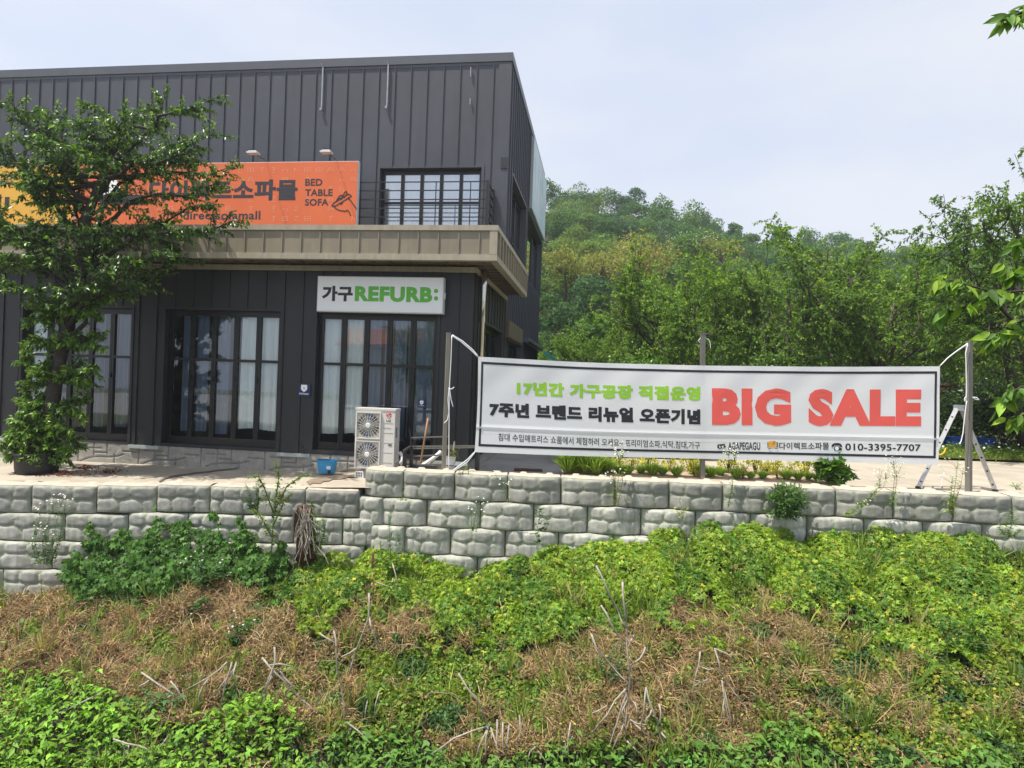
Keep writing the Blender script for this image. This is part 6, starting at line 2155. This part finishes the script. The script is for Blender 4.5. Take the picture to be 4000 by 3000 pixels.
stalks('dead_stalk', 'two pale stalks standing in the brown brush on the right slope', [zz(3, [(1525, 715), (1490, 900), (1440, 1200)]), zz(3, [(1505, 835), (1635, 855)]), zz(3, [(1600, 940), (1475, 995)])], (2697, 2775), .013, SG2)
stalks('dead_stalk', 'broken white stalk with drooping dry fibres on the right slope', [zz(3, [(1640, 690), (1690, 880), (1730, 950), (1870, 1130)]), zz(3, [(1640, 690), (1795, 780)]), zz(3, [(1700, 950), (1740, 1200), (1800, 1500)]), zz(3, [(1710, 1000), (1770, 1250), (1790, 1400)]), zz(3, [(1720, 1100), (1690, 1280)])], (2830, 2860), .012, SG2)
stalks('dead_stalk', 'short upright stalks above the bottom leaves left of the sapling', [zz(3, [(475, 1290), (460, 1620)]), zz(3, [(490, 1400), (400, 1560)]), zz(3, [(200, 1480), (120, 1620)]), zz(3, [(210, 1520), (290, 1640)]), zz(3, [(60, 1230), (55, 1480)])], (2220, 2960), .012, SG2)
stalks('dead_stalk', 'pale forked stalk lying across the left slope', [zz(1, [(1145, 885), (1400, 1060), (1590, 1160)]), zz(1, [(1390, 1070), (1215, 1170)]), zz(1, [(1380, 955), (1480, 1100)]), zz(1, [(1230, 935), (1120, 1000)])], (740, 2780), .015, SG2)
stalks('dead_stalk', 'long drooping grey stems hanging down the left slope', [zz(1, [(1880, 800), (1830, 960), (1780, 1170), (1730, 1330)]), zz(1, [(1840, 800), (1700, 920), (1480, 1040)]), zz(1, [(1700, 920), (1610, 1080), (1590, 1230)]), zz(1, [(1900, 850), (1800, 980), (1690, 1120)]), zz(1, [(1915, 800), (1915, 980)])], (850, 2800), .013, SG2)
stalks('dead_stalk', 'long fallen stem lying along the bottom left leaves', [zz(1, [(40, 1430), (300, 1310), (560, 1180), (700, 1110), (830, 1050)]), zz(1, [(60, 1390), (250, 1320)])], (200, 2830), .018, SG2)
stalks('dead_stalk', 'pale dead stems crossing among the leaves at bottom left', [zz(1, [(920, 1425), (1130, 1480), (1350, 1540), (1560, 1600)]), zz(1, [(990, 1440), (1020, 1640)]), zz(1, [(1060, 1550), (1210, 1580), (1230, 1640)]), zz(1, [(1300, 1500), (1180, 1640)]), zz(1, [(1370, 1390), (1290, 1500)]), zz(1, [(1040, 1470), (1050, 1620)]), zz(1, [(1370, 1600), (1560, 1600)])], (640, 2960), .014, SG2)
P0 = W(1457, 2165, ground_D(1452, 2262) - .05); P1 = W(1450, 2262, ground_D(1452, 2262) - .05)
g = MB(); g.tube([P1 - np.array([0, 0, .2]), P0], .024, 8)
tag(part('rusty_stake', g, M['rust'], None, smooth=True, origin=P1), 'rusty brown iron stake standing below the right retaining wall', 'stake')

# rotten stump bound with dry roots against the left wall end
sb = W(1195, 2160, 12.95)
st = thing('rotten_stump', 'brown rotten stump wrapped in dry roots where the two walls meet', 'stump', sb)
g = MB()
P = [W(1192, y, 12.95) for y in (2190, 2150, 2100, 2050, 2010, 1975)]
n_ = 14
rings = []
for i, p in enumerate(P):
    rr_ = [.20, .19, .185, .18, .17, .12][i]
    rings.append([(p[0] + rr_ * (1 + .25 * math.sin(3 * a + i)) * math.cos(a), p[1] + rr_ * (1 + .2 * math.cos(4 * a + i)) * math.sin(a), p[2]) for a in np.linspace(0, 2 * math.pi, n_, endpoint=False)])
loft(g, rings, True, True)
part('stump_wood', g, M['rust'], st, smooth=True)
g = MB()
for k in range(46):
    x = 1192 + r.normal(0, 22); y0 = r.uniform(1965, 2060)
    L_ = r.uniform(50, 200)
    g.tube([W(x + r.normal(0, 6), y0, 12.72 + r.normal(0, .05)), W(x + r.normal(0, 12), y0 + L_ * .5, 12.68 + r.normal(0, .05)), W(x + r.normal(0, 22), y0 + L_, 12.65 + r.normal(0, .06))], r.uniform(.004, .010), 4)
part('dry_roots', g, M['deadwood'], st)

# ---- single plants on and in front of the walls
def weed(name, label, stems, D, col, n, size, flower=0, spread=.07, cat='weed', group=None, tmpl=T_CHERRY, droop=.2, stemr=.006, fcol=(.85, .85, .76), mix=None, top_only=.35, fsize=.035):
    base = W(*stems[0][0], D)
    ro = thing(name, label, cat, base, group)
    tb = MB(); LV = Leaves(); FL = Leaves()
    for pts in stems:
        P = np.array([W(x, y, D - .05 * i / len(pts)) for i, (x, y) in enumerate(pts)])
        tb.tube(P, np.linspace(stemr, stemr * .4, len(P)), 5, cap=False)
        m = n // len(stems)
        t = np.linspace(.04, 1, m) * (len(P) - 1)
        Q = np.stack([np.interp(t, np.arange(len(P)), P[:, c]) for c in range(3)], -1)
        az = np.arange(m) * 2.4
        s_ = size * r.uniform(.6, 1.15, m) * (1.15 - .6 * t / (len(P) - 1))
        A = np.stack([np.cos(az), np.sin(az), .35 - droop + r.normal(0, .25, m)], -1)
        C = tints(m, np.array(col) * 1.5, .22, .1, r)
        if mix is not None:
            q = r.random(m) < mix[1]; C[q] = tints(int(q.sum()), mix[0], .2, .1, r)
        LV.add(Q + r.normal(0, spread * .3, (m, 3)), A, np.stack([r.normal(0, .3, m), r.normal(0, .3, m), np.ones(m)], -1), s_, C, tmpl)
        if flower:
            k = flower // len(stems)
            e = P[-1] + r.normal(0, 1, (k, 3)) * np.array([.10, .06, .08]) + np.array([0, 0, .03])
            for p in e:
                tb.tube([P[-2] * .4 + P[-1] * .6, p], [.003, .002], 3, cap=False)
            FL.add(e - np.array([fsize * .5, 0, 0]), np.tile([1.0, 0, 0], (k, 1)), np.tile([0, -.5, .8], (k, 1)) + r.normal(0, .2, (k, 3)), fsize * r.uniform(.7, 1.2, k), np.tile(fcol, (k, 1)) * r.uniform(.85, 1.05, (k, 1)), T_ROUND)
    part('stem', tb, M['stem_green'], ro)
    LV.build('leaves', M['leaf_soft'], ro)
    if flower:
        FL.build('flowers', M['leaf_soft'], ro)
    return ro
M['stem_green'] = mat('green_stem', (.12, .17, .05), .6)
WG = 'weeds with small white flowers'
weed('fleabane', 'tall white flowered fleabane in front of the left retaining wall', [[(175, 2205), (165, 2120), (190, 2030), (215, 1965)], [(185, 2205), (205, 2110), (225, 2020), (240, 1955)], [(160, 2205), (135, 2120), (150, 2050), (160, 1990)], [(195, 2205), (230, 2120), (245, 2040), (255, 1970)], [(150, 2205), (125, 2130), (140, 2060)], [(200, 2205), (215, 2150), (235, 2090)], [(170, 2205), (180, 2140), (175, 2080)]], 12.85, (.07, .14, .025), 560, .10, 42, group=WG, fsize=.036)
weed('fleabane', 'leggy white flowered weed rising from the wall joint near the banner centre', [[(2405, 1980), (2412, 1900), (2420, 1840), (2425, 1770)], [(2412, 1980), (2430, 1890), (2436, 1830), (2430, 1760)], [(2398, 1975), (2400, 1920), (2395, 1850)]], 13.35, (.15, .20, .03), 170, .09, 34, group=WG, mix=((.30, .28, .05), .3))
weed('fleabane', 'thin weed with white flowers right of the middle pole on the wall', [[(2842, 1985), (2855, 1920), (2865, 1860), (2872, 1770)], [(2846, 1980), (2862, 1900), (2850, 1800), (2845, 1765)]], 13.3, (.10, .18, .03), 110, .08, 26, group=WG)
weed('fleabane', 'small drooping weed with white flowers on the third block of the wall', [[(1985, 1965), (1975, 1930), (1950, 1880), (1942, 1868)], [(1988, 1962), (1985, 1935), (1968, 1895)]], 13.3, (.10, .17, .03), 50, .06, 14, group=WG)
weed('fleabane', 'upright leafy weed with white buds beside the right pole', [[(3712, 2010), (3725, 1940), (3735, 1870), (3740, 1800)], [(3716, 2010), (3735, 1950), (3755, 1890), (3762, 1830)], [(3708, 2005), (3715, 1930), (3722, 1860)]], 12.95, (.16, .23, .03), 230, .10, 16, group=WG, mix=((.30, .30, .05), .25))
weed('fleabane', 'tall thin white topped weed at the lower right banner corner', [[(3482, 1990), (3490, 1920), (3494, 1850), (3490, 1798)], [(3486, 1985), (3500, 1900), (3505, 1840)]], 13.1, (.11, .19, .03), 110, .08, 24, group=WG)
weed('fleabane', 'long weed leaning over the wall left of the lower right banner corner', [[(3300, 2010), (3350, 1975), (3410, 1935), (3450, 1905), (3465, 1850)], [(3400, 1940), (3435, 1900), (3440, 1862)], [(3305, 2015), (3340, 1995), (3380, 1960)]], 12.95, (.14, .20, .03), 210, .09, 26, group=WG)
weed('weed', 'narrow leaved weed hanging from the second wall course left of centre', [[(1850, 2075), (1852, 2040), (1860, 2000), (1870, 1980)], [(1845, 2075), (1840, 2030), (1845, 1995)], [(1858, 2075), (1872, 2035), (1880, 2005)]], 13.1, (.09, .16, .03), 130, .07, 14)
weed('weed', 'small green weed in the joint under the first right wall block', [[(1575, 1955), (1572, 1930), (1576, 1915)], [(1570, 1955), (1560, 1938)], [(1580, 1955), (1600, 1945)], [(1566, 1955), (1550, 1948)]], 13.35, (.11, .19, .03), 60, .06)
weed('weed', 'yellow green seedling growing from the second wall course on the right', [[(2660, 2012), (2665, 1985), (2655, 1960), (2658, 1935)], [(2655, 2010), (2640, 1990), (2632, 1985)], [(2665, 2005), (2680, 1985), (2690, 1975)]], 13.15, (.26, .31, .035), 44, .085)
weed('bindweed', 'dark heart leaved creeper hanging over the joint of the third wall course', [[(2105, 1985), (2108, 2020), (2100, 2060), (2095, 2080)], [(2110, 1990), (2120, 2010), (2112, 2050)], [(2118, 2075), (2130, 2050), (2150, 2035)], [(2090, 2080), (2100, 2110), (2095, 2140)]], 13.1, (.045, .11, .03), 70, .085, tmpl=T_ROUND)
weed('weed', 'dark tall weed against the lower left end of the right wall', [[(1530, 2240), (1525, 2150), (1520, 2060), (1518, 2010)], [(1540, 2240), (1560, 2150), (1555, 2080)], [(1520, 2240), (1490, 2160), (1485, 2110)], [(1545, 2240), (1590, 2180), (1600, 2140)]], 12.75, (.06, .13, .025), 330, .11)
weed('weed', 'small spiky weed standing at the foot of the left wall', [[(165, 2420), (163, 2330), (160, 2230)], [(168, 2420), (180, 2350)], [(160, 2420), (145, 2360)], [(172, 2420), (200, 2380)], [(156, 2425), (130, 2390)]], 12.2, (.06, .12, .025), 200, .09)
weed('comfrey', 'dark broad leaved comfrey with pale drooping buds on the upper left slope', [[(800, 2290), (795, 2230), (770, 2180)], [(805, 2290), (830, 2220), (860, 2190)], [(800, 2290), (780, 2250), (740, 2210)], [(806, 2290), (845, 2250), (880, 2245)]], 12.3, (.045, .10, .035), 90, .20, 18, fcol=(.7, .66, .72))
weed('comfrey', 'dark leaved comfrey stem arching down the left slope', [[(800, 2330), (740, 2380), (690, 2420), (640, 2460)], [(800, 2330), (775, 2360), (760, 2390)]], 11.9, (.05, .11, .035), 60, .15, 12, fcol=(.75, .7, .78))
weed('comfrey', 'dark broad leaved clump in the middle of the left slope', [[(940, 2520), (930, 2460), (905, 2420)], [(940, 2520), (955, 2450), (980, 2430)], [(940, 2520), (915, 2490), (890, 2480)]], 11.0, (.04, .095, .04), 90, .15, 10, fcol=(.75, .75, .8))
weed('dock', 'dark large leaved dock plant low on the left slope', [[(620, 2800), (600, 2740), (570, 2690)], [(625, 2800), (640, 2730), (680, 2690)], [(622, 2800), (660, 2760), (720, 2720)], [(618, 2800), (560, 2760), (480, 2730)], [(620, 2800), (600, 2770), (540, 2800)], [(622, 2800), (680, 2790), (730, 2770)]], ground_D(620, 2810) - .1, (.055, .125, .04), 130, .20)
weed('mugwort', 'blue green feathery mugwort in the brush beside the dead sapling', [[(2380, 2660), (2390, 2560), (2400, 2490)], [(2385, 2660), (2420, 2580), (2430, 2500)], [(2378, 2660), (2350, 2600), (2340, 2560)], [(2385, 2660), (2440, 2620)]], ground_D(2385, 2680) - .1, (.09, .16, .07), 420, .07)
weed('mugwort', 'tall dark green weed patch on the right slope', [[(3780, 2560), (3790, 2460), (3800, 2400)], [(3800, 2560), (3830, 2450), (3850, 2390)], [(3760, 2560), (3740, 2470), (3720, 2420)], [(3810, 2560), (3860, 2490)], [(3750, 2560), (3690, 2480), (3670, 2420)]], ground_D(3780, 2580) - .1, (.06, .14, .025), 420, .12)
weed('young_tree', 'young tree with feathery drooping leaves in front of the left wall end', [[(1045, 2300), (1060, 2150), (1070, 2000), (1085, 1900)], [(1070, 2000), (1120, 1900), (1175, 1860), (1220, 1850)], [(1075, 1960), (1090, 1860), (1075, 1800)], [(1070, 2010), (1030, 1900), (1010, 1860), (960, 1865)], [(1068, 2050), (1110, 1960), (1140, 1930)], [(1062, 2100), (1020, 2020), (985, 1990)]], 12.7, (.10, .165, .03), 560, .12, cat='young tree', stemr=.016, mix=((.30, .27, .05), .22), droop=.5)
weed('weed', 'dark narrow leaved weed hanging before the left wall beside the young tree', [[(985, 1995), (975, 1930), (960, 1890)], [(990, 1995), (1005, 1920), (1000, 1880)], [(980, 1995), (960, 1940)], [(992, 1995), (1020, 1940)]], 12.95, (.055, .12, .03), 260, .10)
weed('weed', 'green vine climbing the right side of the rotten stump', [[(1240, 2160), (1240, 2080), (1225, 1990), (1215, 1955)], [(1245, 2160), (1265, 2090), (1260, 2020)], [(1235, 2160), (1225, 2100)]], 12.75, (.11, .20, .025), 220, .08, tmpl=T_PALM)
weed('weed', 'green weeds hanging at the right end of the wall', [[(3925, 2090), (3935, 2030), (3945, 1990)], [(3930, 2090), (3960, 2040), (3985, 2010)], [(3940, 2100), (3990, 2070)], [(3920, 2090), (3900, 2050)]], 12.8, (.11, .20, .025), 240, .09)
weed('weed', 'small pale green weed on the concrete right of the stepladder', [[(3968, 1910), (3962, 1895), (3955, 1885)], [(3970, 1910), (3985, 1893), (3992, 1888)], [(3968, 1910), (3972, 1890)]], 14.2, (.12, .20, .03), 36, .10)
weed('weed', 'small green weed at the foot of the left banner pole', [[(1800, 1850), (1795, 1838), (1785, 1832)], [(1802, 1850), (1815, 1835), (1822, 1825)], [(1830, 1848), (1832, 1832), (1826, 1818)]], 13.7, (.14, .22, .03), 40, .08)
shrub('wall_bush', 'round leafy bush growing out of the right retaining wall joint', W(3068, 2020, 13.05), .36, .72, 401, 1500, .10, (.085, .165, .045), tmpl=T_CHERRY, leafm='leaf_soft')
shrub('big_weed', 'dark green big leaved weed at the right end of the planting bed', W(3245, 1890, 14.2), .42, .62, 402, 420, .20, (.10, .21, .035), tmpl=T_TRI, leafm='leaf_soft')

# ---- planting bed behind the right wall
def bedgrid():
    P = np.zeros((14, 40, 3))
    for j in range(40):
        px_ = 2210 + (3330 - 2210) * j / 39
        for i in range(14):
            D = 13.75 + 2.9 * i / 13
            x = (px_ - 2000) / F * (13.75 + .75 * 2.9 * i / 13)
            P[i, j] = (x, D, .02 + .09 * math.sin(math.pi * i / 13) * math.sin(math.pi * j / 39) ** .5 + .05 * float(fbm(np.array(x * 2), np.array(D * 2.0), 5)) - .04)
    return P
mb = MB(); mb.grid(bedgrid())
kind(part('planting_bed', mb, M['sand'], smooth=True), 'structure')
GG = 'green grass tufts in the planting bed'
tufts = [(2228, 14.25, .46), (2262, 14.4, .5), (2300, 14.3, .48), (2340, 14.2, .44), (2378, 14.4, .36), (2432, 14.3, .22), (2560, 14.25, .3), (2890, 14.2, .26), (3085, 14.3, .24), (2750, 14.4, .3), (2465, 14.2, .24), (2515, 14.4, .22), (2600, 14.3, .22), (2655, 14.2, .26), (2790, 14.25, .26), (2825, 14.5, .22), (2945, 14.2, .18), (2992, 14.3, .20), (3130, 14.25, .22), (3170, 14.4, .20), (3205, 14.15, .2)]
proto = []
for s_ in range(3):
    LV = Leaves()
    n = 420
    a = r.uniform(0, 6.28, n); rad_ = r.random(n) ** .5 * .19
    P = np.stack([np.cos(a) * rad_, np.sin(a) * rad_, np.zeros(n)], -1)
    A = np.stack([np.cos(a) * (rad_ * 2 + .1), np.sin(a) * (rad_ * 2 + .1), np.ones(n)], -1) + r.normal(0, .22, (n, 3))
    LV.add(P, A, np.stack([-np.cos(a), -np.sin(a), np.full(n, .6)], -1), r.uniform(.6, 1.1, n), tints(n, (.26, .38, .06), .26, .1, r), T_BLADE)
    proto.append(LV)
first = {}
for i, (px_, D, h_) in enumerate(tufts):
    p = np.array([(px_ - 2000) / F * D, D, .06])
    s_ = i % 3
    if s_ not in first:
        o = proto[s_].build('grass_tuft', M['leaf_soft'])
        first[s_] = o
    else:
        o = first[s_].copy(); COL.objects.link(o)
    o.location = tuple(p); o.scale = (h_ * 1.15, h_ * 1.15, h_); o.rotation_euler = (0, 0, i * 1.7)
    tag(o, 'green grass tuft in the sandy planting bed behind the right wall', 'grass tuft', GG)
GY = 'small yellow leaved shrubs in the planting bed'
ys = [(2400, 14.9, .36), (2435, 14.6, .34), (2490, 14.95, .4), (2550, 15.0, .42), (2575, 14.6, .34), (2690, 14.9, .42), (2715, 14.5, .34), (2735, 14.25, .26), (2865, 14.85, .42), (2905, 14.6, .36), (2952, 15.0, .44), (2995, 14.8, .38), (3045, 15.0, .42), (3062, 14.35, .26), (3095, 14.8, .4), (3150, 15.0, .42), (2875, 14.3, .26), (2915, 14.2, .22), (2640, 14.9, .38), (2330, 15.1, .42)]
sp = shrub('yellow_shrub', 'small yellow leaved shrub in the sandy planting bed', at(ys[0][0], ys[0][1], .07), .23, .5, 500, 520, .062, (.55, .50, .06), group=GY, leafm='leaf_soft', nst=7, mix=((.20, .28, .04), .3))
for i, (px_, D, h_) in enumerate(ys[1:]):
    copy_tree(sp, at(px_ + 14 * math.sin(i * 5.1), D, .07), i * 2.1, h_ / .5 * (1 + .28 * math.sin(i * 3.7)))

# ---- near cherry branches reaching in from the right
r2 = np.random.default_rng(91)
nb = np.array([5.6, 4.3, -2.2])
ntrunk = [nb, nb + np.array([-.1, .1, 2.6]), nb + np.array([-.2, 0, 4.2]), nb + np.array([-.1, .1, 7.0])]
near = thing('near_cherry_tree', 'near cherry tree reaching large bright leaves in from the right edge', 'tree', nb)
tb = MB(); tb.tube(ntrunk, [.17, .15, .13, .09], 10)
LV = Leaves()
def near_branch(path, D, nleaf, size=.105, spread=16):
    P = [np.array(ntrunk[1]) * .3 + W(*path[0], D) * .7] + [W(x, y, D) for x, y in path]
    tb.tube(P, np.linspace(.012, .0035, len(P)), 6)
    Q = np.array(P[1:])
    for i in range(int(nleaf * 1.7)):
        t = r2.random() * (len(Q) - 1)
        p = np.array([np.interp(t, np.arange(len(Q)), Q[:, c]) for c in range(3)])
        A = np.array([[r2.normal(-.35, .5), r2.normal(-.1, .4), -.75 + r2.normal(0, .35)]])
        N = np.array([[r2.normal(0, .4), -.75 + r2.normal(0, .3), .5 + r2.normal(0, .3)]])
        c = tints(1, (.095, .19, .028) if r2.random() < .6 else (.24, .38, .04), .2, .08, r2)
        LV.add([p + r2.normal(0, .012, 3)], A, N, [size * r2.uniform(.7, 1.2)], c, T_NEAR)
tv = []
for i in range(9):
    u_ = i / 8
    w_ = .21 * math.sin(math.pi * min(1, u_ * 1.02) ** .8) * (1 - .12 * u_)
    tv += [(u_, -w_, .05 * math.sin(u_ * 3) - .14 * u_ ** 2 + .04), (u_, 0, -.14 * u_ ** 2), (u_, w_, .05 * math.sin(u_ * 3) - .14 * u_ ** 2 + .04)]
tt = []
for i in range(8):
    a_ = i * 3
    tt += [(a_, a_ + 3, a_ + 1), (a_ + 1, a_ + 3, a_ + 4), (a_ + 1, a_ + 4, a_ + 2), (a_ + 2, a_ + 4, a_ + 5)]
T_NEAR = (np.array(tv), np.array(tt))
near_branch([(4150, 30), (4040, 30), (3985, 50), (3945, 70), (3910, 85)], 3.9, 26)
near_branch([(4200, 1120), (4060, 1130), (3900, 1145), (3800, 1120), (3720, 1095), (3660, 1100)], 4.0, 40)
near_branch([(4200, 1020), (4060, 1040), (3960, 1060), (3910, 1040)], 3.8, 30)
near_branch([(3860, 1150), (3780, 1195), (3720, 1215), (3665, 1225)], 4.0, 15)
near_branch([(4200, 1270), (4080, 1240), (3990, 1250), (3920, 1290), (3850, 1330)], 3.9, 30)
near_branch([(4200, 1500), (4080, 1500), (3990, 1510), (3930, 1550), (3895, 1600)], 3.8, 26)
near_branch([(4220, 1600), (4100, 1600), (4000, 1620), (3930, 1640)], 3.8, 18)
near_branch([(4200, 880), (4100, 900), (4010, 920), (3960, 960)], 4.1, 20)
part('trunk', tb, M['bark'], near, smooth=True)
LV.build('leaves', M['leaf_soft'], near)

# ---- wet and stained patches, a crack in the concrete
def patch(name, pts, material, dz=.010):
    P = []
    for x, y in pts:
        X0 = (x - 2000) / F * 14.3
        q = Wz(x, y, float(terr(X0, 14.3)) - .025)
        P.append((q[0], q[1], float(terr(q[0], q[1])) - .018 + dz))
    mb = MB(); mb.poly(P)
    return kind(part(name, mb, material), 'structure')
M['wet'] = mat('damp_brown_concrete', (.30, .225, .15), .6, var=.4, scale=5)
M['crack'] = mat('dirty_crack', (.17, .145, .115), .95, var=.4, scale=14)
patch('wet_patch', [(1196, 1884), (1215, 1874), (1242, 1870), (1275, 1866), (1305, 1860), (1340, 1861), (1378, 1855), (1425, 1853), (1425, 1862), (1395, 1866), (1362, 1866), (1335, 1873), (1300, 1874), (1284, 1882), (1262, 1884), (1250, 1892), (1222, 1890), (1208, 1897)], M['wet'])
patch('ground_crack', [(618, 1884), (638, 1867), (690, 1856), (730, 1852), (762, 1846), (800, 1843), (840, 1837), (930, 1828), (932, 1830), (846, 1840), (804, 1846), (768, 1849), (734, 1855), (696, 1860), (648, 1871), (624, 1887)], M['crack'])

# ---- litter on the terrace
for i, (px_, py_, w_, lab) in enumerate(((265, 1857, .55, 'largest patch of brown leaf litter beside the planter'), (430, 1846, .32, 'small brown leaf litter patch nearer the shop windows'), (330, 1831, .35, 'brown leaf litter just right of the planter'))):
    p = Wz(px_, py_, float(terr((px_ - 2000) / F * 14, 14)) - .02)
    LV = Leaves(); n = 150
    q = p + r.normal(0, 1, (n, 3)) * np.array([w_ * .45, .12, 0]) + np.array([0, 0, .03])
    LV.add(q, rdir(n, r), np.tile([0, 0, 1.0], (n, 1)) + r.normal(0, .35, (n, 3)), r.uniform(.03, .07, n), tints(n, (.15, .05, .028), .35, .1, r), T_DIAMOND)
    o = LV.build('leaf_litter', M['dry'], None, origin=p)
    kind(o, 'stuff')

# ---- the hazy air
mb = MB(); mb.box(-245, 245, -245, 245, -7.4, 62)
hz = part('haze', mb, None)
hm = bpy.data.materials.new('hazy_air')
hm.use_nodes = True
hn = hm.node_tree
hn.nodes.remove(hn.nodes['Principled BSDF'])
pv = hn.nodes.new('ShaderNodeVolumePrincipled')
pv.inputs['Color'].default_value = (.93, .95, 1.0, 1)
pv.inputs['Density'].default_value = 0.0007
pv.inputs['Anisotropy'].default_value = 0.3
hn.links.new(pv.outputs['Volume'], hn.nodes['Material Output'].inputs['Volume'])
hz.data.materials.clear()
hz.data.materials.append(hm)
kind(hz, 'stuff')
